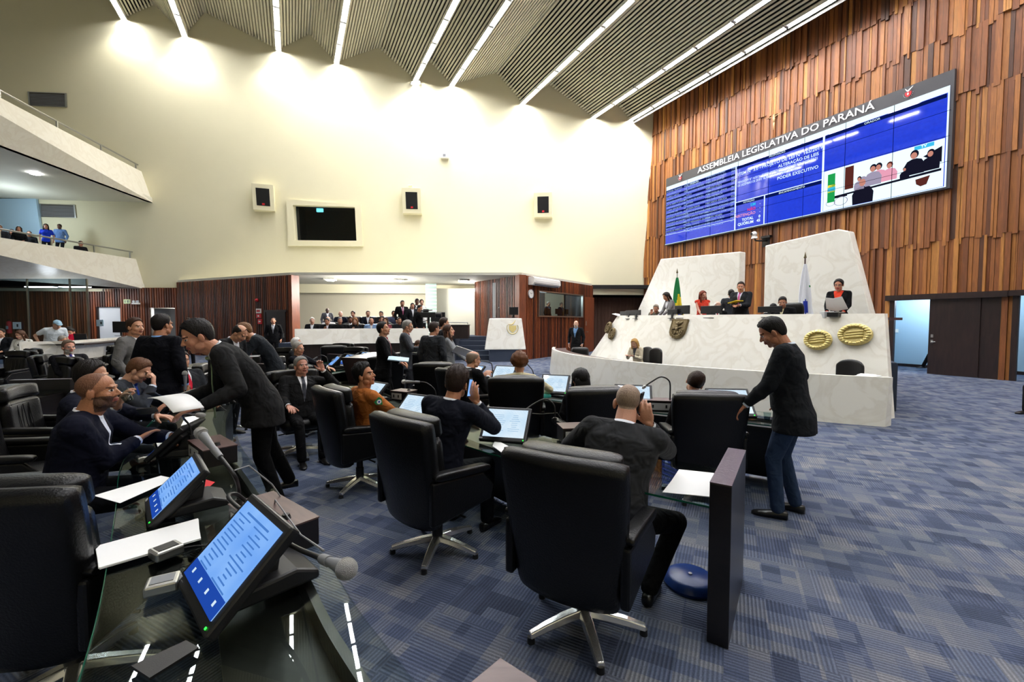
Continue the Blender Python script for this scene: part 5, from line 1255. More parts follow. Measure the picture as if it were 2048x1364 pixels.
# papers, readers, glasses and other small things
def sheet(pts_px, h, label, n=1, mat='paper', name='paper_sheet', cat='paper', grp='papers on the desks'):
    P = [at_h(x, y, h) for x, y in pts_px]; c_ = sum(P, Vector())/len(P); t = thing(name, label, cat, c_); t['group'] = grp
    g = Geo(); rnd = random.Random(int(c_.x*1000))
    for k in range(n):
        th = rnd.uniform(-.03, .03)*(k > 0); g.prism([Matrix.Rotation(th, 3, 'Z') @ (p-c_)+Vector((0, 0, .001+k*.0022)) for p in P], Z3*.0016)
    g.build('sheets', M[mat], t); return t
sheet([(187, 992), (322, 952), (350, 958), (240, 1007)], GZ+.002, 'single white sheet on the glass beside the second blue monitor')
sheet([(190, 1097), (395, 1040), (402, 1080), (199, 1140)], GZ+.002, 'pile of white papers on the glass in left foreground', n=4)
sheet([(310, 880), (352, 868), (338, 890), (318, 900)], GZ+.002, 'white sheet under the hand of the bald bearded man')
sheet([(1360, 940), (1430, 948), (1428, 996), (1325, 985)], GZ+.002, 'white sheet on the glass before the foreground bald man', n=2)
sheet([(990, 880), (1030, 900), (1012, 912), (985, 893)], GZ+.002, 'white papers in front of the pale monitor by the phone man', n=2)
sheet([(1285, 808), (1310, 806), (1318, 820), (1290, 826)], GZ+.002, 'white sheet on the desk behind the foreground bald head')
sheet([(412, 960), (430, 965), (400, 990), (372, 985)], GZ+.002, 'red folder on the glass behind the second blue monitor', mat='red', name='folder', cat='folder')
sheet([(370, 835), (410, 828), (400, 842), (362, 852)], GZ+.002, 'white sheets lying under the leaning man')
sheet([(0, 706), (30, 700), (60, 708), (20, 722)], GZ+.002, 'white papers on the far left desk')
def reader(px, py, yaw, label, opened=False):
    p = at_h(px, py, GZ); t = thing('vote_terminal', label, 'card reader', (p.x, p.y, GZ), math.radians(yaw)); g = Geo(); g.box((0, 0, .022), (.085, .10, .04)); g.build('body', M['steel'], t, bevel=.008)
    g = Geo(); g.box((0, 0, .043), (.055, .07, .002)); g.build('sensor', M['black' if not opened else 'grey'], t)
    g = Geo(); g.tube([(0, .05, .01), (.03, .1, .006), (.1, .14, .006), (.14, .2, .006)], .003, 6); g.build('cable', M['black'], t, smooth=True)
reader(333, 1112, -30, 'square silver card reader beside the paper pile'); reader(326, 1180, -60, 'open silver card reader in front of the nearest monitor', True)
reader(292, 922, -40, 'small silver card reader by the bald bearded man\'s elbow'); reader(722, 822, -30, 'small silver card reader left of the uniformed man\'s monitor')
def tumbler(x, y, z, label, r=.033, h=.085, tilt=None):
    t = thing('drinking_glass', label, 'glass', (x, y, z)); 
    if tilt: t.rotation_euler = tilt
    g = Geo(); n = 20; pr = [(r*.8, 0), (r, h), (r*.93, h), (r*.74, .008)]; vs = []
    for rr, zz in pr: vs += [(rr*math.cos(2*PI*i/n), rr*math.sin(2*PI*i/n), zz) for i in range(n)]
    fs = [(k*n+i, k*n+(i+1) % n, (k+1)*n+(i+1) % n, (k+1)*n+i) for k in range(3) for i in range(n)]+[tuple(range(n-1, -1, -1)), tuple(range(3*n, 4*n))]
    g.add(vs, fs); g.build('vessel', M['tumbler'], t, smooth=True); g = Geo(); g.cyl((0, 0, .01), (0, 0, h*.45), r*.74, r*.82, n=20); g.build('water', M['pane'], t, smooth=True)
M['tumbler'] = glass('tumbler_glass', '#eef5f5')
p = at_h(1534, 842, GZ); tumbler(p.x, p.y, GZ, 'drinking glass on the desk by the standing man in jeans')
p = at_h(1322, 815, GZ); tumbler(p.x, p.y, GZ, 'drinking glass on the desk behind the bald head')
p = at_h(1432, 1003, GZ); t = thing('key_ring', 'small bunch of keys near corner of the glass desk', 'keys', (p.x, p.y-.0, GZ)); g = Geo(); g.tube([(.02*math.cos(a), .02*math.sin(a)+.02, .003) for a in [k*PI/6 for k in range(13)]], .002, 6)
for k in range(3): g.box((.0+.02*k, -.02, .003+.001*k), (.01, .05, .002), Matrix.Rotation(.4*k, 3, 'Z'))
g.build('keys', M['steel'], t)
p = at_h(1380, 1168, .0); t = thing('foot_rest', 'round blue enamel lid-like foot switch on carpet under the desk', 'foot rest', (p.x, p.y, 0))
g = Geo(); n = 32; pr = [(.158, 0), (.165, .02), (.16, .03), (.145, .055), (.125, .066), (.0, .066)]; vs = []
for r_, z_ in pr[:-1]: vs += [(r_*math.cos(2*PI*i/n), r_*math.sin(2*PI*i/n), z_) for i in range(n)]
g.add(vs, [(k*n+i, k*n+(i+1) % n, (k+1)*n+(i+1) % n, (k+1)*n+i) for k in range(4) for i in range(n)]+[tuple(range(n-1, -1, -1)), tuple(range(4*n, 5*n))]); g.build('lid', M['pedal'], t, smooth=True, angle=.6)
g = Geo(); g.cyl((0, 0, .066), (0, 0, .074), .012, n=12); g.build('screw', M['steel'], t, smooth=True)
p = at_h(1000, 806, GZ); t = thing('storage_tray', 'bright blue plastic tray on the desk beside the bald man with glasses', 'tray', (p.x, p.y, GZ), .3); g = Geo(); g.box((0, 0, .004), (.2, .14, .008))
for sx, sy, a, b in ((-.1, 0, .006, .14), (.1, 0, .006, .14), (0, .07, .2, .006), (0, -.07, .2, .006)): g.box((sx, sy, .03), (a, b, .06))
g.build('tray', M['blue'], t)
p = at_h(1090, 796, GZ); t = thing('glasses_case', 'turquoise glasses case beside the curly-haired woman', 'case', (p.x, p.y, GZ+.0), .4); g = Geo(); g.pillow(.16, .07, .05, RX(PI/2) if 'RX' in globals() else Matrix.Rotation(PI/2, 3, 'X'), (0, 0, .025)); g.build('case', simple('turquoise_plastic', '#48c4b8', .4), t, smooth='all')
sheet([(262, 1338), (372, 1286), (398, 1300), (300, 1362)], GZ+.002, 'black tablet cover lying on the glass at bottom left', n=4, mat='black', name='tablet_cover', cat='tablet')
# pencil-like wooden corner at the bottom edge of the view
p = at_h(1000, 1345, .86); t = thing('desk_slab', 'pale brown corner of a desk slab at bottom edge of the view', 'desk', (p.x, p.y-.3, 0)); g = Geo(); g.prism([Vector((-.0, .34, 0)), Vector((-.11, .22, 0)), Vector((.05, -.3, 0)), Vector((.17, -.25, 0)), Vector((.10, .26, 0))], Z3*.86); g.build('slab', M['desk_wood'], t, bevel=.003)
g = Geo(); g.prism([Vector((-.0, .34, .861)), Vector((-.11, .22, .861)), Vector((.05, -.3, .861)), Vector((.17, -.25, .861)), Vector((.10, .26, .861))], Z3*.003); g.build('top_facing', M['top_wood'], t)
# ================================================================ BENCHES, TRIBUNE, FAR THINGS
def pbench(label, pts, h0, h1, thick=.5, top_in=.12):
    t = thing('marble_bench', label, 'bench front', pts[0]); P = [Vector(p) for p in pts]; B = offset_poly(P, thick); Bt = offset_poly(P, top_in)
    g = Geo(); vs = []
    for a, b, c in zip(P, Bt, B): vs += [Vector((a.x, a.y, h0)), Vector((b.x, b.y, h1)), Vector((b.x, b.y, h1))+(c-b).normalized()*.12, Vector((a.x, a.y, h0))+(c-a).normalized()*.12]
    n = len(P)-1; fs = [(4*k+j, 4*k+(j+1) % 4, 4*k+4+(j+1) % 4, 4*k+4+j) for k in range(n) for j in range(4)]+[(3, 2, 1, 0), tuple(4*n+j for j in range(4))]
    g.add(vs, fs); g.build('marble_front', M['marble'], t, world=True)
    g = Geo(); strip(g, offset_poly(P, .12), offset_poly(P, .2), 0, h0+.02); g.build('timber_base', M['dark_wood'], t, world=True)
    g = Geo(); strip(g, offset_poly(P, top_in+.1), offset_poly(P, top_in+.55), h1-.12, h1-.08); g.build('worktop', M['dark_wood'], t, world=True)
Yb = 15.0
pbench('long white marble bench before the public niche', [at_y(590, 700, Yb-.9).to_3d()*1, at_y(720, 700, Yb).to_3d(), at_y(858, 700, Yb+.5).to_3d()], .95, 1.47)
for o in (): pass
pbench('white marble bench before the glass screen at left', [at_y(40, 700, 11.6), at_y(120, 700, 12.2), at_y(180, 700, 13.6), at_y(212, 700, 14.6), at_y(262, 700, 16.0)], .55, 1.16)
# blocky desk with computer on the stage
p = at_y(899, 665, 18.4); t = thing('stage_desk', 'dark timber desk on the stage behind the standing men', 'desk', (p.x, 18.4, 1.0)); t.location.z = 1.0-.0
g = Geo(); g.box((0, .3, .27), (1.6, .7, .56)); g.build('front', M['dark_wood'], t); g = Geo(); g.box((0, .3, .57), (1.66, .74, .03)); g.build('top', M['black'], t); g = Geo(); g.cyl((-.8, -.05, .68), (.8, -.05, .68), .02, n=8); g.cyl((-.78, -.05, .57), (-.78, -.05, .68), .015, n=6); g.cyl((.78, -.05, .57), (.78, -.05, .68), .015, n=6); g.build('rail', M['steel'], t, smooth=True)
def flatmon(loc, yaw, label, w=.5, h=.32, lit=None):
    t = thing('flat_monitor', label, 'monitor', loc, math.radians(yaw)); g = Geo(); g.box((0, 0, .12+h/2), (w, .04, h)); g.build('panel', M['black'], t, bevel=.008)
    g = Geo(); g.box((0, 0, .007), (w*.5, .2, .014)); g.box((0, .02, .08), (.06, .03, .16)); g.build('stand', M['black'], t)
    g = Geo(); g.box((0, -.022, .12+h/2), (w-.04, .003, h-.04)); g.build('screen', lit or M['dark'], t); return t
flatmon((p.x-.55, 18.75, 1.585), 10, 'black computer monitor on the stage desk', .62, .42)
# tribune
p = at_y(1006, 716, 18.3); ty = p.y; t = thing('tribune', 'white marble tribune with engraved crest on blue carpeted plinth', 'lectern', (p.x+.1, ty, 0), math.radians(4))
k_ = ty/F
g = Geo(); g.prism([Vector((-.68, .05, 0)), Vector((.62, .05, 0)), Vector((.62, 1.2, 0)), Vector((-.68, 1.2, 0))], Z3*.62); g.build('plinth', M['carpet_plain'], t)
g = Geo(); w0_, w1_ = .72, .88; z0_, z1_ = .52, 1.86
vs = [(-w1_, -.02, z0_), (w1_, -.02, z0_+.0), (w0_, .22, z1_), (-w0_*.93, .22, z1_), (-w1_, .5, z0_), (w1_, .5, z0_), (w0_, .5, z1_), (-w0_*.93, .5, z1_)]
g.add(vs, [(0, 1, 2, 3), (5, 4, 7, 6), (4, 0, 3, 7), (1, 5, 6, 2), (3, 2, 6, 7), (1, 0, 4, 5)]); g.build('marble_front', M['marble'], t, bevel=.03)
g = Geo(); cx, cz = .32, 1.45
def TQ(x, z): return Vector((cx+x, -.02+.24*(cz+z-z0_)/(z1_-z0_)-.012, cz+z))
g.tube([TQ(.24*math.cos(a), .26*math.sin(a)) for a in [PI*.85+k*PI*1.3/14 for k in range(15)]], .016, 6)
g.prism([TQ(-.16, .1), TQ(.16, .1), TQ(.16, -.06), TQ(.0, -.22), TQ(-.16, -.06)], Vector((0, -.01, 0))); g.tube([TQ(-.2, .16), TQ(-.05, .14), TQ(.02, .18), TQ(.14, .34)], .02, 6, rr=[.008, .025, .03, .006]); g.build('crest', M['gold'], t)
g = Geo(); g.box((.0, .5, 1.86), (1.1, .45, .05)); g.build('reading_shelf', M['top_wood'], t)
flatmon((p.x+.45, ty+.5, 1.89), 12, 'small monitor on top of the tribune', .42, .34)
microphone(p.x-.3, ty+.45, 1.89, [(0, 0, .12), (.02, 0, .3), (.1, -.05, .42)], 'thin gooseneck microphone on the tribune', r=.008, body=False)
# rostrum equipment: monitors and keyboards along the president's table
for i, (px, w_, h_, yw, lab) in enumerate(((1241, .36, .12, 0, 'white open book at left end of the rostrum top'),)):
    a, z = rost(px, 629, 1.5); t = thing('open_book', lab, 'book', RP(a, 1.45, 1.90), math.radians(40)); g = Geo(); g.add([(-.22, -.12, .0), (0, -.12, .02), (0, .16, .1), (-.22, .16, .08)], [(0, 1, 2, 3)]); g.add([(.0, -.12, .02), (.2, -.12, .0), (.2, .16, .08), (0, .16, .1)], [(0, 1, 2, 3)])
    g.build('pages', M['paper'], t)
tz = TZ-.0
for (px, b, w_, h_, lab) in ((1263, 1.75, .32, .2, 'first small dark monitor at left of the rostrum table'), (1275, 1.6, .34, .22, 'second small dark monitor at left of the rostrum table'), (1290, 1.5, .34, .22, 'third small dark monitor, before the grey-haired clerk'), (1363, 1.4, .36, .2, 'small dark monitor below the flag on the rostrum'), (1382, 1.45, .5, .3, 'black monitor left of the woman in red'), (1440, 1.45, .62, .26, 'wide black monitor in front of the old president'), (1558, 1.5, .56, .2, 'black monitor before the young dark-haired men')):
    a, z = rost(px, 628, b); flatmon(RP(a, b-.35, tz), yaw_to(.89, .45)+180, lab, w_, h_-.06)
a, z = rost(1664, 628, 1.5); t = thing('document_box', 'pale grey box on the rostrum before the reading woman', 'box', RP(a, 1.3, TZ)); g = Geo(); g.box((0, 0, .05), (.2, .16, .14)); g.build('case', M['lgrey'], t, bevel=.01)
a, z = rost(1684, 628, 1.5); t = thing('paper_tray', 'low black tray with white cards on the rostrum', 'tray', RP(a, 1.3, TZ), .5); g = Geo(); g.box((0, 0, .05), (.34, .2, .09)); g.build('tray', M['black'], t); g = Geo(); g.box((-.08, 0, .1), (.12, .14, .01)); g.box((.09, 0, .1), (.12, .14, .01)); g.build('cards', M['paper'], t)
pr_ch = thing('high_back_chair', 'grey-black high-back chair of the president behind the young men', 'chair', RP(rost(1590, 610, 3.0)[0], 2.6, DZ), math.radians(tc_yaw)); 
g = Geo(); g.pillow(.62, .85, .12, None, (0, -.25, .85)); g.build('backrest', M['leather'], pr_ch, smooth='all'); g = Geo(); g.pillow(.56, .54, .14, Matrix.Rotation(PI/2, 3, 'X'), (0, .03, .45)); g.build('seat', M['leather'], pr_ch, smooth='all'); g = Geo(); g.cyl((0, 0, .0), (0, 0, .4), .05); g.cyl((0, 0, 0), (0, 0, .04), .28); g.build('pedestal', M['black'], pr_ch, smooth=True)
sheet_p = RP(rost(1740, 755, .3)[0], .2, HB-.04); t = thing('paper_pile', 'white papers on right end of the low marble bench', 'paper', sheet_p, .5); g = Geo(); g.box((0, 0, .01), (.5, .22, .02)); g.box((.1, .05, .022), (.3, .21, .01), Matrix.Rotation(.2, 3, 'Z')); g.build('sheets', M['paper'], t)
# signs on the glass at left
plate('glass_notice', 'pale blue notice on the glass, left one behind the woman in white', 'notice', (at_y(34, 651, 17.45)), .32, .28, M['pale_sign'], sub=[(.1, 0, .2, .4)])
plate('glass_notice', 'pale blue notice on the glass, right one by the white door', 'notice', at_y(200, 646, 17.45), .28, .26, M['pale_sign'], sub=[(.2, 0, .2, .4)])
plate('door_notice', 'long pale blue notice right of the white door', 'notice', at_y(243, 646, UB-.2), .55, .1, M['pale_sign'])
plate('exit_sign', 'small green and white exit sign above the white door', 'sign', at_y(254, 603, UB-.3), .34, .22, M['exit'] if 'exit' in M else simple('exit_pale', '#c9d6a0', .5), sub=[(-.25, 0, .1, .6), (.1, 0, .12, .6), (.3, 0, .08, .6)])
p = at_y(272, 607, UB-.3); t = thing('emergency_light', 'white twin emergency light beside the exit sign', 'lamp', p); g = Geo(); g.box((0, 0, 0), (.36, .12, .08)); g.build('case', M['white'], t); g = Geo(); g.cyl((-.1, -.05, .1), (-.1, .02, .1), .06); g.cyl((.1, -.05, .1), (.1, .02, .1), .06); g.build('lamp_head', M['lgrey'], t, smooth=True)
p = at_y(18, 655, UB-.3); t = thing('fire_extinguisher', 'red fire extinguisher with pale label on the timber wall at far left', 'fire extinguisher', p); g = Geo(); g.cyl((0, 0, -.3), (0, 0, .25), .1); g.ell((0, 0, .25), (.1, .1, .08)); g.build('cylinder', M['red'], t, smooth=True); g = Geo(); g.cyl((0, 0, .3), (0, 0, .4), .03); g.box((.03, 0, .4), (.14, .03, .03)); g.build('valve', M['black'], t); g = Geo(); g.box((.02, -.105, 0), (.12, .01, .16)); g.build('label_plate', M['pale_sign'], t)
flatmon((at_y(241, 655, 15.5).x, 15.5, 1.2), 0, 'flat black monitor on the press bench left of the grey suit', .55, .4)
p = at_y(150, 690, 13.2); t = thing('laptop', 'black laptop of the man in the blue shirt', 'laptop', (p.x, 13.4, 1.08)); g = Geo(); g.box((0, .15, .012), (.4, .28, .02)); g.build('base', M['black'], t); g = Geo(); g.box((0, -.02, .13), (.4, .015, .26), Matrix.Rotation(.15, 3, 'X')); g.build('lid', M['black'], t)
# television camera on tripod in the niche
p = at_y(857, 625, 16.4); t = thing('tv_camera', 'black television camera on tripod by the glazed strip', 'video camera', (p.x, 16.4, .55))
g = Geo(); g.box((0, 0, 1.42), (.55, .2, .2)); g.cyl((.28, 0, 1.42), (.5, 0, 1.42), .09, .1); g.build('camera_body', M['black'], t, bevel=.015); g = Geo(); g.box((-.12, .12, 1.58), (.2, .1, .12)); g.cyl((-.3, 0, 1.58), (.15, 0, 1.6), .02); g.build('viewfinder', M['black'], t)
g = Geo(); g.cyl((0, 0, .95), (0, 0, 1.32), .05); g.cyl((0, 0, 1.22), (-.45, .1, 1.1), .015); g.build('tripod_head', M['black'], t, smooth=True)
for k in range(3): a = k*2.1+.5; g = Geo(); g.cyl((0, 0, 1.0), (.42*math.cos(a), .42*math.sin(a), 0), .022, .018); g.build('leg', M['black'], t, smooth=True)
# gallery seats in the niche
def gseat(x, y, z, lab):
    global _gs
    if _gs is None:
        _gs = thing('gallery_seat', lab, 'chair'); g = Geo(); g.pillow(.62, .72, .12, None, (0, .28, .72)); g.build('backrest', M['leather'], _gs, smooth='all'); g = Geo(); g.pillow(.56, .5, .12, Matrix.Rotation(PI/2, 3, 'X'), (0, 0, .42)); g.build('seat', M['leather'], _gs, smooth='all')
        g = Geo(); g.box((0, .05, .18), (.3, .3, .36)); g.build('pedestal', M['black'], _gs); o = _gs
    else: o = copy_tree(_gs)
    o.location = (x, y, z); o['label'] = lab; o['group'] = 'black armchairs of the public niche'; return o
_gs = None
# ================================================================ PEOPLE
def RX(a): return Matrix.Rotation(a, 3, 'X')
def RY(a): return Matrix.Rotation(a, 3, 'Y')
def RZ(a): return Matrix.Rotation(a, 3, 'Z')
def remesh(g, vox, sm):
    """fuse the overlapping pieces of g into one closed skin"""
    me = bpy.data.meshes.new('tmp'); me.from_pydata(g.v, [], g.f); o = bpy.data.objects.new('tmp', me); C.objects.link(o)
    r = o.modifiers.new('r', 'REMESH'); r.mode = 'VOXEL'; r.voxel_size = vox; r.use_smooth_shade = True
    s = o.modifiers.new('s', 'SMOOTH'); s.factor = .5; s.iterations = sm
    dg = bpy.context.evaluated_depsgraph_get(); out = bpy.data.meshes.new_from_object(o.evaluated_get(dg))
    bpy.data.objects.remove(o); bpy.data.meshes.remove(me); return out
def link_mesh(me, name, mats, parent, idx=None):
    me.name = name; me.materials.clear()
    for m in mats: me.materials.append(m)
    me.polygons.foreach_set('material_index', idx if idx is not None else [0]*len(me.polygons))
    me.polygons.foreach_set('use_smooth', [True]*len(me.polygons)); me.update()
    o = bpy.data.objects.new(name, me); C.objects.link(o); o.parent = parent; return o
def centers(me):
    a = np.empty(len(me.polygons)*3, 'f'); me.polygons.foreach_get('center', a); return a.reshape(-1, 3)
def ik(S, W, a, b, hint):
    d = W-S; L = d.length; mx = (a+b)*.995
    if L > mx: W = S+d*(mx/L); d = W-S; L = mx
    if L < abs(a-b)+.02: L = abs(a-b)+.02
    u = d.normalized(); x = (a*a-b*b+L*L)/(2*L); h = math.sqrt(max(0, a*a-x*x))
    p = hint-u*hint.dot(u); p = p.normalized() if p.length > 1e-4 else Vector((0, 0, -1))
    return S+u*x+p*h, W
VOX = {1: (.0042, .0095), 2: (.0068, .014), 3: (.0105, .02)}
EYEW = simple('eye_white', '#d9d4cc', .3); IRIS = simple('iris_dark', '#20150f', .2); LIP = simple('lip', '#9a5548', .5)
def hand(g, W, d, n, s, curl=.35, k=1.0, spread=1.0):
    """W wrist, d towards the fingers, n out of the palm, s towards the thumb"""
    d = d.normalized(); s = (s-d*s.dot(d)).normalized(); n = (n-d*n.dot(d)); n = (n-s*n.dot(s)).normalized()
    offs = (.030, .0105, -.0095, -.0285); L0 = (.086, .091, .087, .078); FL = (.068, .076, .070, .055)
    R = Matrix((s, d, n)).transposed()
    g.ell(W+d*.045*k, (.040*k, .052*k, .0155*k), R, n=14, m=10)
    for i in range(4):
        K = W+s*offs[i]*k+d*L0[i]*k
        g.cap(W+s*offs[i]*.55*k+d*.01*k, K, .0145*k, .0108*k, n=10)
        dd = (d+s*offs[i]*1.6*spread).normalized(); P = K; a = 0
        for j, fr in enumerate((.44, .31, .25)):
            a += curl*(.8+.12*i) if j else curl*.7
            v = dd*math.cos(a)+n*math.sin(a); Q = P+v*FL[i]*fr*k; r0 = (.0102-.0008*j)*k; g.cap(P, Q, r0, r0-.0008*k, n=9); P = Q
    P = W+s*.022*k+d*.012*k; v = (s*.75+d*.75+n*.3).normalized()
    for j, (l, r) in enumerate(((.046, .0145), (.034, .0118), (.027, .0105))):
        Q = P+v*l*k; g.cap(P, Q, r*k, (r-.0015)*k, n=9); P = Q; v = (v*.82+d*.35+n*curl*.45).normalized()
def hair_mesh(style, seed, q):
    """hair in head coordinates; returns Geo"""
    g = Geo(); rnd = random.Random(seed); cx = Vector((0, -.012, .035)); R = (.0785, .100, .086)
    na, ne = (48, 18) if q == 1 else ((32, 12) if q == 2 else (20, 8))
    def lim(a, style='short' if style == 'tousled' else style):   # lowest elevation of the hair by azimuth (0 front, 180 back), degrees
        a = abs(a)
        tab = {'short': ((0, 36), (30, 35), (48, 26), (60, 10), (72, -10), (84, -34), (95, -9), (106, -22), (116, -52), (135, -62), (180, -66)),
               'back': ((0, 42), (30, 37), (48, 28), (60, 14), (72, -8), (84, -32), (95, -9), (106, -22), (116, -54), (135, -64), (180, -68)),
               'long': ((0, 42), (25, 36), (45, 16), (60, -5), (75, -30), (100, -40), (130, -48), (180, -55)),
               'fringe': ((0, 60), (60, 20), (76, -2), (86, -24), (95, -8), (106, -20), (116, -48), (135, -60), (180, -64)),
               'cap': ((0, 24), (60, 14), (90, 4), (120, 2), (180, 0))}[style if style in ('short', 'back', 'fringe', 'cap') else 'long']
        for (a0, e0), (a1, e1) in zip(tab, tab[1:]):
            if a <= a1: return e0+(e1-e0)*(a-a0)/(a1-a0)
        return tab[-1][1]
    top_th = {'tousled': .030, 'short': .014, 'back': .017, 'fringe': .006, 'cap': .016, 'long': .018, 'bun': .012, 'curly': .038, 'tied': .012}[style]
    sd_th = {'tousled': .009, 'short': .004, 'back': .006, 'fringe': .007, 'cap': .010, 'long': .020, 'bun': .010, 'curly': .036, 'tied': .010}[style]
    outer = []; inner = []
    for i in range(na):
        az = 360*i/na; az_ = az if az <= 180 else az-360; e0 = lim(az_)
        eT = 90 if style != 'fringe' else min(88, 28+14*abs(math.sin(math.radians(az_/2)))) if abs(az_) > 62 else e0+2
        for j in range(ne+1):
            t = j/ne; e = e0+(eT-e0)*t; ca, sa = math.cos(math.radians(e)), math.sin(math.radians(e))
            dx, dy = math.sin(math.radians(az_)), math.cos(math.radians(az_))
            th = (sd_th+(top_th-sd_th)*max(0, sa))*min(1, (t+.06)*5)
            if style == 'fringe': th *= min(1, (1-t+.03)*5)
            th *= 1+.22*math.sin(az*.31+e*.05+seed)+rnd.uniform(-.16, .16)
            if style == 'tousled': th *= 1+.25*math.sin(az*.13+e*.11)*math.cos(e*.21-az*.05)
            if style == 'curly': th *= 1+.32*math.sin(az*.17*3+e*.2)*math.cos(e*.16+az*.09)
            if style in ('short', 'back') and e > 20 and abs(az_) < 50: th *= 1.15
            cf = ca if e > 0 else math.cos(math.radians(e*.72)); zf = sa if e > 0 else sa*1.28
            P = Vector((R[0]*cf*dx, R[1]*cf*dy, R[2]*zf)); nrm = Vector((ca*dx, ca*dy, max(0, sa)))
            outer.append(cx+P+nrm*th); inner.append(cx+P*.96)
    n1 = ne+1; off = na*n1; fs = []
    for i in range(na):
        k = (i+1) % na
        for j in range(ne):
            a, b, c, d = i*n1+j, k*n1+j, k*n1+j+1, i*n1+j+1
            fs.append((b, a, d, c)); fs.append((off+a, off+b, off+c, off+d))
        fs.append((i*n1, k*n1, off+k*n1, off+i*n1))
        fs.append((k*n1+ne, i*n1+ne, off+i*n1+ne, off+k*n1+ne))
    g.add(outer+inner, fs)
    if style == 'long':
        rings = []
        for t in range(9):
            u = t/8; z = .03-.33*u; w = .088*(1+.12*u-.25*u*u*u); dpt = .05*(1-.25*u)
            rings.append([Vector((w*math.cos(a)*(1+.05*math.sin(a*6)), -.072-.022*math.sin(PI*u)+dpt*math.sin(a)*.9, z)) for a in [2*PI*k/20 for k in range(20)]])
        g.loft(rings[::-1])
        for sgn in (-1, 1):
            g.tube([(sgn*.079, .015, .03), (sgn*.088, .008, -.06), (sgn*.092, .012, -.15), (sgn*.085, .03, -.24)], .02, 8, rr=[.014, .02, .022, .008])
    if style == 'bob':
        pass
    if style == 'bun': g.ell((0, -.125, .03), (.034, .03, .034), n=14, m=10)
    if style == 'cap': g.prism([Vector((.07*math.cos(a), .075+.075*math.sin(a), .072-.012*math.sin(a))) for a in [PI*k/10 for k in range(11)]], Vector((0, 0, .008)))
    return g
_pn = [0]
def person(label, x, y, yaw, pose='stand', z=0., H=1.75, fat=1., fem=False, lean=0, side=0, twist=0, head=(0, 0, 0), rw=None, lw=None, re=None, le=None, rd=None, ld=None, rn=None, ln_=None, rc=.35, lc=.35,
           skin='#c48e70', hair=('short', '#18120f'), top='#1b1c20', kind='suit', shirt='#e6e8ee', tie=None, legs='#15161a', shoes=True, q=3, hip=None, feet=None, kh=None, beard=None, glasses=False, group=None, jl=.16, ft=None):
    """rw/lw: wrist targets in the person's own frame (x right, y forward, z up from the floor)"""
    _pn[0] += 1; seed = _pn[0]
    dirv = yaw if isinstance(yaw, tuple) else None
    ya = math.atan2(-dirv[0], dirv[1]) if dirv else math.radians(yaw)
    t = thing('person', label, 'person', (x, y, z), ya, group); k = H/1.75; t.scale = (k, k, k)
    vs_, vc = VOX[q]; sit = pose == 'sit'
    def V(p): return Vector(p)
    def W2L(p):  # world -> own frame
        return Matrix.Rotation(-ya, 3, 'Z') @ (Vector(p)-Vector((x, y, z)))/k
    hz = hip if hip else (.545 if sit else .93); fat = fat*1.04; sw = .88 if fem else 1.
    L = math.radians(lean); sd = math.radians(side); tw = math.radians(twist)
    P0 = V((0, 0, hz)); R1 = RZ(tw*.4) @ RY(sd*.5) @ RX(-L*.6); R2 = RZ(tw) @ RY(sd) @ RX(-L*1.12)
    P1 = P0+R1 @ V((0, 0, .23)); P2 = P1+R2 @ V((0, 0, .28))
    hy, hp, hr = [math.radians(a) for a in head]; Rh = RZ(hy) @ RX(-hp) @ RY(hr)
    HC = P2+R2 @ V((0, .008, .042))+Rh @ V((0, .026, .099))
    # arms
    arms = []
    for sgn, wt, el, hd, hn, cu in ((1, rw, re, rd, rn, rc), (-1, lw, le, ld, ln_, lc)):
        S = P2+R2 @ V((sgn*.188*sw, -.005, -.05))
        if wt is None: wt_ = (S+V((sgn*.06, .05, -.51))) if not sit else V((sgn*.15, .30, hz+.12))
        elif len(wt) == 4: wt_ = W2L(wt[:3])
        else: wt_ = V(wt)
        hint = V(el) if el else V((sgn*.45, -.35, -1))
        E, W = ik(S, wt_, .285, .255, hint); fd = (W-E).normalized()
        d = V(hd).normalized() if hd else fd
        n_ = V(hn) if hn else V((-sgn*.4, .2, -1)) if (wt is not None or sit) else V((-sgn, 0, 0))
        th = V((-sgn, 0, 0)) if (wt is not None or sit) else V((0, 1, 0))
        if abs(th.dot(d)) > .85: th = V((0, 0, 1))
        arms.append((S, E, W, d, n_, th, cu, sgn))
    # legs
    lg = []
    for sgn in (1, -1):
        Hj = P0+V((sgn*.092, 0, -.02))
        f = V(feet[0 if sgn > 0 else 1]) if feet else (V((sgn*.12, .46, .085)) if sit else V((sgn*.105, .0 if sgn > 0 else .03, .085)))
        if feet and len(feet[0]) == 4: f = W2L((feet[0 if sgn > 0 else 1])[:3])
        K, A = ik(Hj, f, .43, .415, V(kh) if kh and sgn > 0 else V((sgn*.12, 1, .35 if sit else .1))); lg.append((Hj, K, A, sgn))
    # ---- body: head, neck, slim core, arms, hands in one skin
    g = Geo()
    def HP(p): return HC+Rh @ V(p)
    fx = .93 if fem else 1.
    g.ell(HP((0, -.012, .035)), (.0755, .096, .083), Rh, n=24, m=16); g.ell(HP((0, .030, -.022)), (.0615*fx, .062, .080), Rh, n=20, m=14)
    g.ell(HP((0, .034, -.072)), (.047*fx, .050, .040), Rh); g.ell(HP((0, .066, -.094)), (.021, .018, .017), Rh, n=12, m=8)
    for s_ in (-1, 1):
        g.ell(HP((s_*.038, .052, -.028)), (.027, .028, .03), Rh, n=12, m=8); g.ell(HP((s_*.079, -.008, -.012)), (.0105, .020, .033), Rh @ RZ(s_*.35), n=12, m=10)
        g.ell(HP((s_*.045, .02, -.068)), (.022, .035, .032), Rh, n=12, m=8)
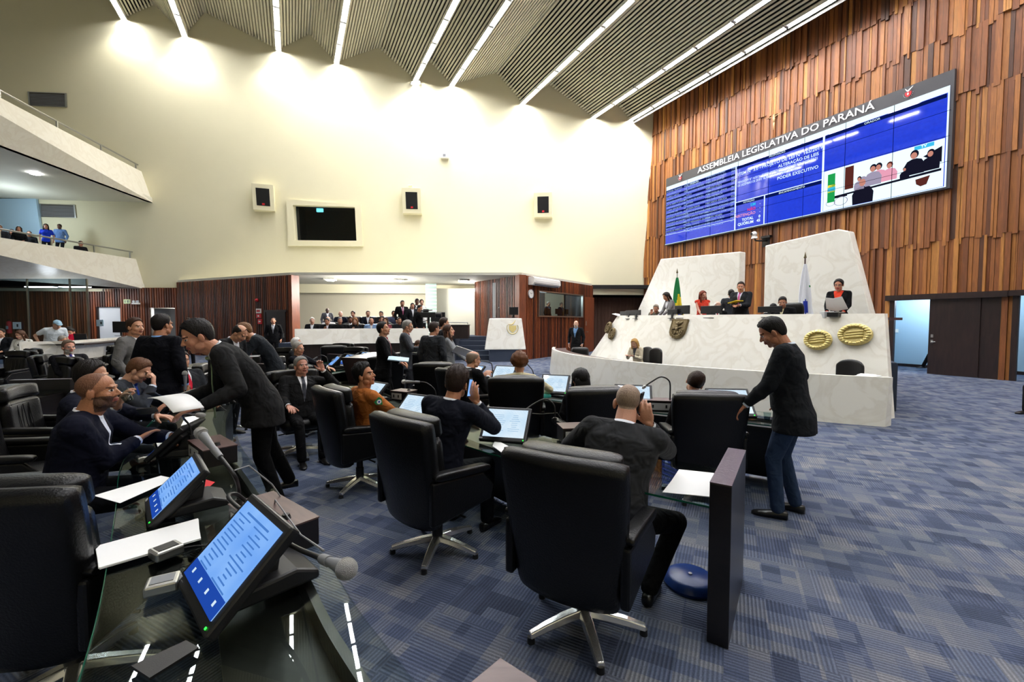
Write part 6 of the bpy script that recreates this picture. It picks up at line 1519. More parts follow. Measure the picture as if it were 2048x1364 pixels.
    g.cap(HP((-.034, .078, .024)), HP((.034, .078, .024)), .0125, n=10); g.cap(HP((0, .084, .012)), HP((0, .106, -.024)), .0085, .0125, n=10)
    for s_ in (-1, 1): g.ell(HP((s_*.0135, .094, -.028)), (.0085, .010, .0075), Rh, n=8, m=6)
    g.ell(HP((0, .0885, -.051)), (.024, .011, .0068), Rh, n=12, m=8); g.ell(HP((0, .0865, -.063)), (.021, .011, .0075), Rh, n=12, m=8)
    nb = P2+R2 @ V((0, -.012, -.05)); nr = .048 if fem else .056*fat**.5
    g.cap(nb, HP((0, -.022, -.055)), nr+.006, nr, n=16); g.cap(nb, HP((0, .02, -.075)), nr-.004, .04, n=12)
    bare = kind in ('tee', 'sleeveless')
    g.cap(P0, P1, .07, .07, n=10); g.cap(P1, P2+R2 @ V((0, 0, -.06)), .07, .06, n=10)
    for S, E, W, d, n_, th, cu, sgn in arms:
        rU, rE, rF = (.043, .036, .027) if bare else (.03, .03, .025)
        if fem: rU *= .88; rE *= .88; rF *= .85
        g.cap(P2+R2 @ V((0, 0, -.07)), S, .035, .035, n=8); g.cap(S, E, rU, rE, n=10); g.cap(E, W, rE, rF, n=12); hand(g, W, d, n_, th, cu, .95 if fem else 1.03)
    for Hj, K, A, sgn in lg: g.cap(Hj, K, .04, .035, n=8); g.cap(K, A, .035, .03, n=8)
    me = remesh(g, vs_, 2); c = centers(me); Rt = np.array(Rh.transposed()); lc_ = (c-np.array(HC)) @ Rt.T
    X, Y, Zc = lc_[:, 0], lc_[:, 1], lc_[:, 2]; idx = np.zeros(len(c), 'i'); near = (np.abs(X) < .1) & (np.abs(Y) < .13) & (np.abs(Zc) < .14)
    ax = np.abs(X)
    bm_ = HAIR(hair[1]) if beard is None else HAIR(beard)
    if beard: idx[near & (Y > -.012+ax*.1) & (Zc < -.028-np.clip(.05-ax, 0, 1)*.35) & (Zc > -.125) & ~((ax < .025) & (Zc > -.07) & (Zc < -.045))] = 4
    idx[near & (Y > .07) & (ax < .025) & (Zc < -.047) & (Zc > -.068)] = 3
    idx[near & (Y > .05) & (((ax-.031)/.0135)**2+((Zc-.004)/.0065)**2 < 1)] = 1
    idx[near & (Y > .05) & (((ax-.031)/.0062)**2+((Zc-.004)/.0070)**2 < 1)] = 2
    idx[near & (Y > .04) & (ax > .012) & (ax < .05) & (np.abs(Zc-.0245+.10*(ax-.03)) < .0042)] = 4
    if hair[0] == 'buzz':
        az = np.degrees(np.abs(np.arctan2(X, Y+.012))); el = np.degrees(np.arcsin(np.clip((Zc-.035)/.085, -1.4, 1.4).clip(-1, 1)))
        idx[near & (ax < .0835) & (el > np.interp(az, (0, 35, 55, 72, 84, 95, 112, 135, 180), (52, 44, 24, 4, -14, -6, -30, -60, -70)))] = 5
    link_mesh(me, 'body', [SKIN(skin), EYEW, IRIS, LIP if not fem else M.setdefault('lipf', simple('painted_lip', '#a8424a', .4)), bm_, HAIR(hair[1])], t, idx.tolist())
    # ---- hair
    if hair[0] not in ('bald', 'buzz'):
        hg = hair_mesh('long' if hair[0] == 'long' else hair[0], seed, q); hg.v = [tuple(HC+Rh @ Vector(p)) for p in hg.v]
        hm = M['cap'] if hair[0] == 'cap' else HAIR(hair[1]); hg.build('hair' if hair[0] != 'cap' else 'cap', hm, t, smooth='all')
        if hair[0] == 'cap':
            hg = hair_mesh('fringe', seed, q); hg.v = [tuple(HC+Rh @ Vector(p)) for p in hg.v]; hg.build('hair', HAIR(hair[1]), t, smooth='all')
    if glasses:
        gg = Geo()
        for s_ in (-1, 1):
            gg.tube([HP((s_*.031+.019*math.cos(a), .096-abs(s_*.031+.019*math.cos(a))*.12, .002+.013*math.sin(a))) for a in [k_*PI/6 for k_ in range(13)]], .0016, 5)
            gg.tube([HP((s_*.05, .09, .006)), HP((s_*.074, .03, .006)), HP((s_*.08, -.01, -.002))], .0016, 5)
        gg.tube([HP((-.012, .097, .004)), HP((.012, .097, .004))], .0016, 5); gg.build('glasses', M['black'], t)
    # ---- upper garment
    g = Geo(); e = 2.35; bw = .93 if fem else 1.
    prof = [(-jl, .196, .142, 0), (-.05, .188, .132, 0), (.0, .172, .118, 0), (.10, .160, .110, .008), (.22, .160, .106, .008), (.33, .182, .114, .008), (.41, .190, .112, .0), (.455, .172, .096, -.008), (.49, .118, .078, -.014), (.52, .074, .068, -.014)]
    if sit or kind in ('tee', 'sleeveless', 'sweater'): prof = [(-.07 if sit else -.10, .172, .12, 0)]+prof[2:]
    if fem: prof = [(a, b*(.93 if a > .05 else 1.0)*(.9 if .08 < a < .25 else 1), c_*(.92 if .08 < a < .25 else 1.0)+(.012 if .3 < a < .38 else 0), d_+(.012 if .3 < a < .38 else 0)) for a, b, c_, d_ in prof]
    rings = []
    for (s_, wx, wy, oy) in prof:
        f = fat if s_ < .42 else 1+(fat-1)*.4; belly = (fat-1)*.10 if -.05 < s_ < .3 else 0
        if s_ <= .23: u = max(0, s_)/.23; ctr = P0.lerp(P1, u) if s_ >= 0 else P0+V((0, -.01, s_)); R = R1 if s_ >= 0 else (RX(0) if not sit else R1); cc = ctr
        else: cc = P1+R2 @ V((0, 0, s_-.23)); R = R2
        if .12 < s_ < .3: R = R1.lerp(R2, .5) if hasattr(R1, 'lerp') else R
        rings.append([cc+R @ V((wx*f*math.copysign(abs(math.cos(a))**(2/e), math.cos(a)), (oy+belly)+(wy*f+belly)*math.copysign(abs(math.sin(a))**(2/e), math.sin(a)), 0)) for a in [2*PI*i/28 for i in range(28)]])
    g.loft(rings)
    short = kind in ('tee', 'sleeveless')
    for S, E, W, d, n_, th, cu, sgn in arms:
        r0, r1, r2, r3 = (.066, .056, .05, .038) if not fem else (.054, .046, .042, .033)
        if kind in ('suit', 'blazer'): r0 += .004; r1 += .003; r2 += .002; r3 += .004
        r0 *= fat**.5; r1 *= fat**.5
        g.cap(P2+R2 @ V((sgn*.06*sw, -.016, -.030)), S+R2 @ V((0, 0, -.004)), .058*bw, r0, n=14)
        g.cap(P2+R2 @ V((sgn*.10*sw, .0, -.14)), S, .085*bw, r0*.9, n=12)
        if kind == 'sleeveless': continue
        if short: g.cap(S, S.lerp(E, .6), r0, r1+.004, n=14); continue
        g.cap(S, E, r0, r1, n=16); g.ell(E, r1*1.02, n=12, m=8); Wc = W-(W-E).normalized()*(.025 if kind in ('suit', 'blazer') else .005); g.cyl(E, Wc, r1, r3, n=16); g.ell(E.lerp(Wc, .4), (r1*.97,)*3, n=12, m=8)
    me = remesh(g, vc, 3 if q < 3 else 2)
    topm = CL(top)
    v_open = kind in ('suit', 'blazer')
    if v_open:
        bm = bmesh.new(); bm.from_mesh(me); RM = R2
        apex = -.34 if not sit or lean < 5 else -.25; sl = .175 if kind == 'suit' else .26
        def bis(co, no): bmesh.ops.bisect_plane(bm, geom=bm.verts[:]+bm.edges[:]+bm.faces[:], plane_co=co, plane_no=no, dist=1e-5)
        A0 = P2+RM @ V((0, 0, apex))
        for s_ in (-1, 1): bis(A0, (RM @ V((s_*1, 0, -sl))).normalized())
        tw_ = .021
        if tie:
            for s_ in (-1, 1): bis(A0+RM @ V((s_*(tw_+.008), 0, 0)), (RM @ V((s_*1, 0, .035))).normalized())
        parts_ = {0: [], 1: [], 2: []}; Rm = RM.transposed()
        for f in bm.faces:
            p = Rm @ (f.calc_center_median()-P2)
            kx = 0
            if .02 < p.y < .15+(fat-1)*.3 and apex < p.z < .05 and abs(p.x) < (p.z-apex)*sl:
                kx = 1
                if tie and abs(p.x) < (tw_+.008)-(p.z-apex)*.035 and p.z < .0: kx = 2
            parts_[kx].append(f)
        def sub(fl, off=0.):
            vs = {}; vv = []; ff = []
            for f in fl:
                ids = []
                for v_ in f.verts:
                    if v_.index not in vs: vs[v_.index] = len(vv); vv.append(tuple(v_.co+v_.normal*off))
                    ids.append(vs[v_.index])
                ff.append(ids)
            m_ = bpy.data.meshes.new('s'); m_.from_pydata(vv, [], ff); return m_
        bm.verts.index_update(); bm.normal_update()
        link_mesh(sub(parts_[0]), 'jacket', [topm], t)
        sg = Geo()
        for f in (parts_[1]+parts_[2]):
            o0 = len(sg.v); sg.v += [tuple(v_.co-v_.normal*.003) for v_ in f.verts]; sg.f.append(tuple(range(o0, o0+len(f.verts)))); sg.m.append(0)
        if tie and parts_[2]:
            tm = sub(parts_[2], .006); kn = Geo(); kc = P2+R2 @ V((0, .072, -.012))
            kn.ell(kc, (.019, .014, .018), R2, n=12, m=8); nv = len(tm.vertices)
            a_ = Geo(); a_.v = [tuple(v_.co) for v_ in tm.vertices]; a_.f = [tuple(p_.vertices) for p_ in tm.polygons]; a_.m = [0]*len(a_.f); bpy.data.meshes.remove(tm); a_.add(kn.v, kn.f)
            if lean > 25:    # the tie hangs free when bending
                a0 = P2+R2 @ V((0, .08, -.05)); pts = [a0, a0+V((0, .0, -.16)), a0+V((0, -.01, -.32)), a0+V((0, -.01, -.42))]
                vs4 = []; 
                for p_, w_ in zip(pts, (.014, .03, .038, .03)): vs4 += [p_+V((-w_, .004, 0)), p_+V((w_, -.004, 0)), p_+V((w_, -.010, 0)), p_+V((-w_, -.002, 0))]
                a_.add(vs4, [(4*i+j, 4*i+(j+1) % 4, 4*i+4+(j+1) % 4, 4*i+4+j) for i in range(3) for j in range(4)]+[(3, 2, 1, 0), (12, 13, 14, 15)])
            a_.build('tie', CL(tie, .5), t, smooth='all')
        bm.free()
    else:
        link_mesh(me, {'tee': 't_shirt', 'sleeveless': 'top', 'sweater': 'sweater', 'uniform': 'uniform_shirt', 'shirt': 'shirt'}.get(kind, 'top'), [topm], t); sg = Geo()
    if kind != 'sleeveless' and kind != 'sweater' and kind != 'tee':   # collar and cuffs
        n = 20; rr = nr+.007; cr = []
        for zz, r_ in ((-.03, rr+.012), (.0, rr+.004), (.035, rr), (.033, rr-.004), (-.03, rr)):
            cr.append([P2+R2 @ V((r_*math.cos(a), -.010+(r_+.004)*math.sin(a), zz-.012-.022*max(0, math.sin(a)))) for a in [2*PI*i/n for i in range(n)]])
        sg.loft(cr, cap=False)
    cuffs = []
    if v_open and q < 3:
        for S, E, W, d, n_, th, cu, sgn in arms:
            f_ = (W-E).normalized(); cg = Geo(); cg.cyl(W-f_*.035, W-f_*.008, .034*(.9 if fem else 1), .0335*(.9 if fem else 1), n=16, cap=False); cuffs.append(cg)
    if sg.v:
        sm_ = sg.build('shirt' if v_open else 'collar', CL(shirt if v_open else top, .8), t, smooth='all')
    for cg in cuffs: cg.build('shirt_cuff', CL(shirt, .8), t, smooth='all')
    # ---- trousers, shoes
    g = Geo(); lf_ = fat**.6
    g.ell(P0+V((0, -.005, -.015)), (.163*lf_, .115*lf_, .115), n=20, m=12)
    for Hj, K, A, sgn in lg:
        g.cap(Hj+V((0, 0, .0)), K, .088*lf_, .062, n=16); g.cap(K, A.lerp(K, .0), .062, .053, n=16); g.ell(K, .063, n=12, m=8)
    link_mesh(remesh(g, vc, 3), 'trousers' if not (fem and sit and q == 3) else 'trousers', [CL(legs)], t)
    if shoes:
        for Hj, K, A, sgn in lg:
            g = Geo(); a = A.copy(); yw = RZ(-sgn*.14)
            def sp(p): return a+yw @ V(p)
            vs = []; rg = []
            for (yy, hw, hh) in ((-.075, .012, .05), (-.068, .030, .065), (-.03, .036, .07), (.03, .038, .062), (.09, .044, .045), (.14, .042, .036), (.175, .028, .028), (.19, .008, .02)):
                rg.append([sp((hw*math.copysign(abs(math.cos(b))**.8, math.cos(b)), yy, -.083+hh*.5+hh*.5*math.copysign(abs(math.sin(b))**.7, math.sin(b)))) for b in [2*PI*i/14 for i in range(14)]])
            g.loft(rg); g.build('shoe', M['shoe'], t, smooth='all')
    if ft: ft(t, dict(P0=P0, P2=P2, R2=R2, HC=HC, Rh=Rh, arms=arms))
    return t
M['shoe'] = simple('black_shoe_leather', '#0d0c0c', .3); M['cap'] = simple('pale_blue_cap', '#8fb0c4', .85)
def held(name, label, cat, p, rot, w, h, d, mat, sub=None):
    t = thing(name, label, cat, p); t.rotation_euler = rot; g = Geo(); g.box((0, 0, 0), (w, d, h)); g.build('body', M[mat], t, bevel=min(w, h, d)*.2)
    if sub: g = Geo(); g.box((0, -d/2-.001, 0), (w*.88, .002, h*.86)); g.build('screen', M[sub], t)
    return t
def L2W(t, p): return WM(t) @ Vector(p)
def wy(px, py, Y): p = at_y(px, py, Y); return (p.x, p.y, p.z, 1)
# ---------------------------------------------------------------- the near people
A = person('bald man in dark grey suit seen from behind, phone at right ear, nearest the camera', .60, 2.52, (.40, .92), 'sit', kh=(.55, .8, .35), lean=21, side=6, head=(4, 18, 4), H=1.80, fat=1.12, q=1, top='#3b3c3f', legs='#121216', hair=('buzz', '#95806f'), skin='#c8937a',
           rw=(.17, .25, 1.03), re=(.55, .25, -1), rd=(-.25, -.1, 1), rn=(-1, 0, .1), rc=.55, lw=(-.22, .50, .80), le=(-1, -.1, -.6), feet=((.20, .12, .085), (-.12, .42, .085)))
held('mobile_phone', 'black phone held at right ear of the foreground bald man', 'phone', L2W(A, (.115, .25, 1.15)), (.25, .0, math.radians(60)), .07, .15, .01, 'black')
A = person('dark-haired man in navy suit seen from behind, holding a phone to his ear', -.56, 3.30, (.42, .9), 'sit', lean=14, side=6, head=(12, 8, 6), H=1.80, q=1, top='#181b29', legs='#101118', hair=('tousled', '#2b1f19'), skin='#b77f60',
           rw=(.19, .22, 1.03), re=(.5, .3, -1), rd=(-.2, -.1, 1), rn=(-1, .1, .1), rc=.4, lw=(-.18, .46, .80), feet=((.24, .30, .085), (-.1, .36, .085)))
held('mobile_phone', 'black phone held at the ear of the man in the navy suit', 'phone', L2W(A, (.135, .21, 1.14)), (.1, .15, math.radians(75)), .075, .155, .01, 'black', 'scr_blue')
def patch(t, k):
    S, E, W = k['arms'][0][:3]; d = (E-S).normalized(); c = S.lerp(E, .35); out = V3c(t, c); n = out.normalized(); u = d; s = n.cross(u).normalized()
    for name, sc_, mat, o in (('sleeve_patch', 1.0, 'green', .070), ('patch_emblem', .7, 'paper', .072), ('patch_star', .3, 'blue', .074)):
        g = Geo(); pl = [(-.035, .04), (.035, .04), (.04, 0), (.0, -.05), (-.04, 0)] if sc_ == 1. else [(.035*math.cos(a), .035*math.sin(a)) for a in [k_*PI/5 for k_ in range(10)]]
        g.prism([c+n*o+(s*a+u*-b)*sc_ for a, b in pl], n*.003); g.build(name, M[mat], t)
def V3c(t, c): # direction from the arm to the camera, own frame
    return (WM(t).to_3x3().inverted() @ (Vector((0, 0, 1.7))-(WM(t) @ c)))
person('man in orange-brown uniform shirt with sleeve patch, profile turned to the right', -1.50, 4.40, (.72, .69), 'sit', hip=.53, lean=-3, head=(-48, -14, 0), H=1.70, q=1, top='#a8632e', kind='uniform', legs='#5a3a22', hair=('tousled', '#0f0c0b'), skin='#a86f4d', rw=(.16, .42, .70), lw=(-.2, .35, .72), ft=patch)
person('grey-haired man in black suit looking into the camera, hand raised beside his head', -2.68, 5.42, (.62, -.72), 'sit', hip=.52, lean=-13, side=-5, head=(10, -8, 0), H=1.70, fat=1.12, q=1, top='#1a1a1b', legs='#141416', hair=('back', '#7b7a76'), skin='#b9806a', tie='#3a3c46', shirt='#e8e8ea',
       lw=(-.24, .13, 1.12), le=(-.8, .1, -1), ld=(.35, -.1, .9), ln_=(.6, .1, -.2), lc=.7, rw=(.22, .32, .72))
person('dark-haired man in charcoal blazer and blue jeans standing right, looking down at the desk', 2.44, 3.70, (-.78, .62), 'stand', lean=10, fat=1.1, head=(8, 30, 0), H=1.82, q=1, top='#24272c', kind='suit', legs='#2a3a55', hair=('short', '#0e0b0a'), skin='#b57a5e', shirt='#d7e2ee',
       rw=(.20, .10, .98), re=(1, -.7, .0), rn=(-1, 0, 0), lw=(-.20, .33, .93), le=(-.3, -1, -.5), ld=(0, .5, -.8), feet=((.13, -.02, .085), (-.11, .08, .085)), jl=.2)
A = person('tall man in dark suit with pale green tie leaning over the left desk', -2.22, 3.78, (-.80, -.60), 'stand', lean=42, fat=1.06, head=(6, 22, 0), H=1.93, q=1, top='#272728', legs='#131314', hair=('short', '#15110f'), skin='#bf8668', tie='#8fa284', shirt='#eceef2',
       lw=wy(396, 815, 3.22), le=(-.3, -1, -.3), ld=(.1, .9, -.3), rw=wy(360, 800, 3.5), re=(.3, -1, -.5), feet=((.32, -.25, .085), (-.02, -.10, .085)), jl=.2)
sh = at_y(352, 812, 3.05); t = thing('paper_sheet', 'curled white papers held by the leaning man', 'paper', sh); t['group'] = 'papers on the desks'
g = Geo(); g.add([(-.15+.30*i/8, -.1+.2*j, .035*math.sin(i/8*PI)+.05*(1-i/8)) for j in (0, 1) for i in range(9)], [(i, i+1, i+10, i+9) for i in range(8)]); o_ = g.build('sheets', M['paper'], t, smooth='all'); md = o_.modifiers.new('s', 'SOLIDIFY'); md.thickness = .004; t.rotation_euler = (0, .1, -.4)
A = person('bald bearded man in navy suit seated at the left desk, profile to the right', -2.90, 2.76, (.86, .50), 'sit', lean=15, head=(-6, -2, 0), H=1.84, fat=1.12, q=1, top='#14172a', legs='#101118', hair=('buzz', '#6e4c39'), skin='#a9714f', beard='#5a4134', shirt='#e8ebf3',
           rw=wy(278, 878, 3.05), re=(.5, -.3, -1), lw=(-.18, .5, .80), le=(-.8, 0, -.6))
A = person('dark-haired man in navy suit drinking water behind the bald bearded man', -3.62, 3.50, (.86, .48), 'sit', lean=10, head=(-4, 6, 0), H=1.84, q=1, top='#171a2b', legs='#101118', hair=('back', '#17120f'), skin='#b78467', shirt='#e8ebf3', beard='#6b5d55', tie='#2a3a80',
           rw=wy(236, 812, 3.22), re=(.5, .0, -1), rd=(.1, .35, .9), rn=(-.9, .3, .1), rc=.6, lw=(-.05, .52, .82), le=(-.8, 0, -.8))
gp = at_y(258, 792, 3.2); tumbler(gp.x, gp.y, gp.z-.04, 'glass of water lifted in the hand of the drinking man', r=.036, h=.10, tilt=(0, -.5, 0))
pp = at_y(296, 822, 3.3); held('mobile_phone', 'black phone or tablet held over the desk by the drinking man', 'phone', pp, (1.2, .0, .6), .12, .20, .01, 'black')
A = person('brown-haired man in grey suit, blue tie, chin on his fist, reading a phone', -4.20, 4.50, (.90, .36), 'sit', lean=16, head=(0, 30, 0), H=1.80, q=1, top='#3d4148', legs='#1c1e22', hair=('short', '#5a3b26'), skin='#cf9c80', shirt='#dfe7f2', tie='#24408f',
           rw=(.08, .36, 1.0), re=(.6, .2, -1), rd=(-.2, .0, 1), rn=(-.4, -1, 0), rc=.9, lw=(-.02, .46, .82), le=(-.8, 0, -.8))
pp = at_y(308, 789, 4.35); held('mobile_phone', 'phone read by the brown-haired man in the grey suit', 'phone', pp, (1.2, 0, .3), .075, .15, .01, 'black')
# ---------------------------------------------------------------- standing groups and seated deputies
def PX(px, Y): return at_y(px, 700, Y).x
def pr(label, px, Y, yaw, *a, **k): return person(label, PX(px, Y), Y, yaw, *a, **k)
pr('man in navy jacket and beige trousers standing with his back to the camera', 321, 5.2, (.05, 1), H=1.84, fat=1.1, q=2, top='#12131c', legs='#a89a86', hair=('short', '#15100d'), skin='#b27a58', jl=.2, head=(-12, 0, 0), shirt='#7ba6d8')
pr('man with wavy brown hair in grey tweed jacket, standing at left, hand in pocket', 268, 6.1, (.95, .12), H=1.80, q=2, top='#6c6b69', legs='#22242a', hair=('back', '#3a261a'), skin='#c28c6c', tie='#1c2c3c', head=(-15, 0, 0), jl=.2, rw=(.2, .08, .90), re=(.8, -.6, -.4))
pr('seated man with bright red tie half hidden behind the leaning man', 372, 5.7, (.85, -.35), 'sit', lean=-14, q=2, top='#2c2f33', hair=('short', '#2a1d16'), tie='#c41e36', head=(-10, 0, 0), rw=(.25, .3, .72))
pr('balding man with dark fringe looking down, behind the leaning man\'s back', 446, 6.4, (.95, -.1), lean=22, H=1.78, q=2, top='#202124', hair=('fringe', '#1e1712'), head=(0, 38, 0), skin='#c89274')
A = pr('brown-haired man with red tie bending over a paper left of the old man', 548, 7.3, (-.80, -.52), lean=40, H=1.88, q=2, top='#2b3036', legs='#17181c', hair=('back', '#6a4a30'), skin='#cb9678', tie='#8e1f2c', head=(0, 25, 0), lw=(-.14, .62, .93), rw=(.14, .62, .93), ld=(.3, .8, -.4), rd=(-.3, .8, -.4), beard='#8a6a4e')
p = at_y(503, 712, 6.95); t = thing('paper_sheet', 'white notes under the hands of the bending man', 'paper', p, .4); t['group'] = 'papers on the desks'; g = Geo(); g.box((0, 0, 0), (.22, .28, .012)); g.build('sheets', M['paper'], t)
pr('old grey-haired man in navy suit with red tie seated before a dark monitor', 604, 8.1, (.95, -.05), 'sit', lean=-12, q=2, top='#14161f', hair=('back', '#9a958c'), tie='#b32736', head=(-6, 2, 0), glasses=True, rw=(.16, .48, .80), lw=(-.16, .48, .80), H=1.76)
pr('white-haired person just behind the old man with the red tie', 590, 9.3, (.95, .2), 'sit', q=3, top='#2a2b2e', hair=('back', '#cfcdc8'), H=1.80)
pr('bearded man with glasses and violet tie reclining at the far left desk', 143, 7.9, (.90, -.38), 'sit', lean=-14, q=2, top='#17171c', hair=('back', '#6b5a4a'), beard='#b5aca0', skin='#c78d75', tie='#2f2f7a', glasses=True, H=1.82)
pr('dark-haired man seated behind the man in the grey tweed jacket', 236, 8.3, (.85, .3), 'sit', lean=4, q=2, top='#171b28', hair=('short', '#120e0c'), skin='#bb8666', tie='#2b3144', head=(-10, 0, 0), H=1.80)
A = pr('young man in black suit holding a blue folder, standing left of the central group', 766, 7.5, (.96, .18), H=1.74, fat=1.05, q=2, top='#141416', legs='#111114', hair=('short', '#16100d'), skin='#c08a6a', tie='#a8323a', head=(-8, -12, 0), rw=(.12, .30, 1.0), re=(.3, -.8, -.6), lw=(-.05, .32, 1.02), le=(-.6, -.5, -.6), jl=.2)
p = at_y(797, 718, 7.25); held('folder', 'pale blue folder held by the young man in the black suit', 'folder', p, (1.75, .12, .2), .34, .24, .02, 'pale_sign')
A = pr('grey-haired man with glasses in grey suit holding a paper, second of the central group', 811, 8.7, (.95, .15), H=1.78, q=2, top='#4c4f54', legs='#3a3c41', hair=('back', '#8d8a84'), skin='#c08c70', tie='#77202a', glasses=True, head=(-4, 8, 0), rw=(.08, .36, 1.12), re=(.4, -.5, -.8), lw=(-.08, .34, 1.08), jl=.2)
p = at_y(838, 697, 8.6); held('paper_sheet', 'white sheet in the hand of the grey-haired man with glasses', 'paper', p, (1.2, 0, .2), .2, .28, .004, 'paper')
pr('man in charcoal suit with his back to the camera in the central group', 866, 7.9, (.45, .89), H=1.74, fat=1.1, q=2, top='#3c3f44', legs='#24262b', hair=('short', '#2a1e18'), skin='#b98264', head=(-20, 0, 0), jl=.2)
A = pr('woman with long brown hair in grey sweater reading white papers', 897, 8.4, (.97, .05), H=1.68, fem=True, q=2, kind='sweater', top='#85888b', legs='#17171b', hair=('long', '#3a2418'), skin='#cf9a7c', head=(-4, -12, 0), rw=(.06, .36, .98), re=(.3, -.5, -.9), lw=(-.08, .36, .98), le=(-.3, -.5, -.9))
p = at_y(925, 703, 8.1); held('paper_sheet', 'open white booklet held by the woman in the grey sweater', 'paper', p, (1.1, .35, .3), .34, .30, .012, 'paper')
pr('dark-haired man half hidden behind the woman in the grey sweater', 886, 9.3, (.9, .3), H=1.84, q=3, top='#1b1c22', hair=('short', '#2a1b14'))
pr('seated man leaning forward behind the grey-haired standing man', 824, 10.2, (.7, -.6), 'sit', lean=20, q=3, top='#2d2f35', hair=('short', '#4a3020'), head=(0, 25, 0))
pr('bald man with glasses in black suit, hands joined, before the blue monitor', 928, 5.95, (.70, .71), 'sit', lean=14, q=2, top='#15161b', hair=('fringe', '#7a6a5c'), skin='#c58f72', glasses=True, head=(-14, 8, 0), rw=(.06, .40, .92), lw=(-.06, .40, .92), rc=.7, lc=.7, H=1.74)
pr('woman with curly auburn hair in cream striped top, seen from behind', 1040, 5.42, (-.05, 1), 'sit', lean=6, q=2, fem=True, kind='shirt', top='#cfc6a4', legs='#20222a', hair=('curly', '#5e3a20'), head=(0, 6, 0), rw=(.32, .28, .74), re=(1, 0, -.6), H=1.72)
pr('woman with straight black hair seen from behind, in front of the marble bench', 1168, 4.52, (-.2, 1), 'sit', hip=.49, q=2, lean=8, fem=True, kind='shirt', top='#17171a', legs='#17171a', hair=('long', '#0c0a0a'), head=(-2, 4, 0), H=1.66)
pr('woman with smooth dark brown hair tilting her head, beside the pale monitor', 1388, 4.38, (-.15, 1), 'sit', hip=.48, lean=4, q=2, fem=True, kind='shirt', top='#1d1a1c', legs='#17171a', hair=('tied', '#2a1a12'), skin='#d8a487', head=(-35, 12, 22), H=1.68)
pr('bald man with white beard and blue shirt walking past the booth door', 1152, 15.6, (-.45, -.85), q=2, top='#1c1d20', shirt='#6f95bf', hair=('bald', '#c9c2b8'), beard='#cfc9c0', skin='#d0a088', legs='#1a1b1f', H=1.80, head=(15, 6, 0), kind='blazer', jl=.2)
p = at_y(1160, 690, 14.6); t = thing('black_bag', 'black bag or jacket on the chair back behind the low bench end', 'bag', (p.x, p.y, .45)); g = Geo(); g.pillow(.6, .5, .3, None, (0, 0, .25)); g.build('bag', M['leather'], t, smooth='all'); t.location.z = 0; t.location.z = .35
# far timber wall and the door
pr('man in black suit standing by the dark door, looking up', 548, 17.6, (.35, -.9), q=3, top='#151518', hair=('short', '#15110f'), head=(0, -14, 0), H=1.93, tie='#8a8c92')
pr('man far behind the leaning man, only his head showing against the slatted wall', 380, 15.8, (.3, -.9), q=3, top='#202124', hair=('short', '#2a1d16'), H=1.9)
# ---------------------------------------------------------------- press benches, left
pr('young man in dark jacket at the left edge behind the press bench', 5, 12.6, (.3, -.9), 'sit', z=.18, q=3, top='#1a1c22', hair=('short', '#1d1510'))
pr('woman with glasses and long brown hair in white blouse behind the press bench', 46, 12.5, (.35, -.9), 'sit', z=.14, q=2, fem=True, kind='shirt', top='#d9d8d0', hair=('long', '#4a3020'), glasses=True, head=(-20, 18, 0), skin='#d3a68c')
pr('man in pale blue cap and white t-shirt bending over the press bench', 104, 13.3, (.92, -.35), lean=30, H=1.90, fat=1.1, q=2, kind='tee', top='#ccd6dc', hair=('cap', '#9a968e'), head=(0, 30, 0), rw=(.25, .0, .95), re=(1, -.8, 0), skin='#c99a80')
pr('person in bright red shirt behind the man with the cap', 133, 14.0, (-.3, .9), lean=20, H=1.62, q=3, kind='tee', top='#c01838', hair=('short', '#19120f'))
pr('grey-haired man in checked blue shirt seated below the man with the cap', 108, 12.9, (.9, .2), 'sit', z=.0, lean=18, q=2, kind='shirt', top='#5f86a8', hair=('back', '#8f8a82'), head=(0, 20, 0))
pr('man in blue shirt behind a black laptop on the press bench', 153, 14.3, (.1, -1), 'sit', z=.16, lean=10, q=3, kind='shirt', top='#3d6d9c', hair=('short', '#15110f'), head=(0, 20, 0), H=1.8)
# ---------------------------------------------------------------- the dais
def dz(label, px, py, b, yaw, *a, **k):
    aa, z = rost(px, py, b); q_ = RP(aa, b, 0); return person(label, q_.x, q_.y, yaw, *a, z=k.pop('z', DZ), **k)
TR = (-.89, -.45)
dz('grey-haired clerk resting his chin, seated at left end of the rostrum', 1315, 615, 2.15, (-.6, -.8), 'sit', lean=12, q=2, kind='suit', top='#6d6a5c', hair=('back', '#8a7f72'), shirt='#8e8a80', rw=(.1, .3, 1.0), rd=(-.2, 0, 1), head=(10, 20, 0), H=1.82)
dz('woman with long dark hair in grey jacket bending at the rostrum beside the flag', 1345, 600, 2.2, (-1, -.15), lean=16, fem=True, q=2, kind='blazer', top='#8b8a8c', hair=('long', '#1d1411'), legs='#1d1d20', head=(0, 24, 0), H=1.80, rw=(.12, .4, .95), lw=(-.12, .4, .95))
dz('woman with reddish hair in sleeveless red blouse standing at the rostrum', 1404, 600, 2.2, (-.2, -1), lean=8, fem=True, q=2, kind='sleeveless', top='#d8432f', hair=('long', '#6b2f1c'), skin='#d5a088', head=(25, 8, 10), H=1.74, rw=(.06, .34, .95), lw=(-.08, .32, .95))
dz('bald white-haired man with red tie seated beside the woman in red', 1434, 612, 1.95, (-.3, -.95), 'sit', lean=0, q=2, top='#1d1e22', hair=('fringe', '#d8d4cc'), skin='#d8a892', tie='#a83040', head=(10, 14, 0), H=1.80)
dz('man in dark suit seen from behind, beside the man with the yellow folder', 1462, 590, 2.9, (.5, .85), lean=4, q=2, top='#3f4247', hair=('short', '#15110f'), H=1.78)
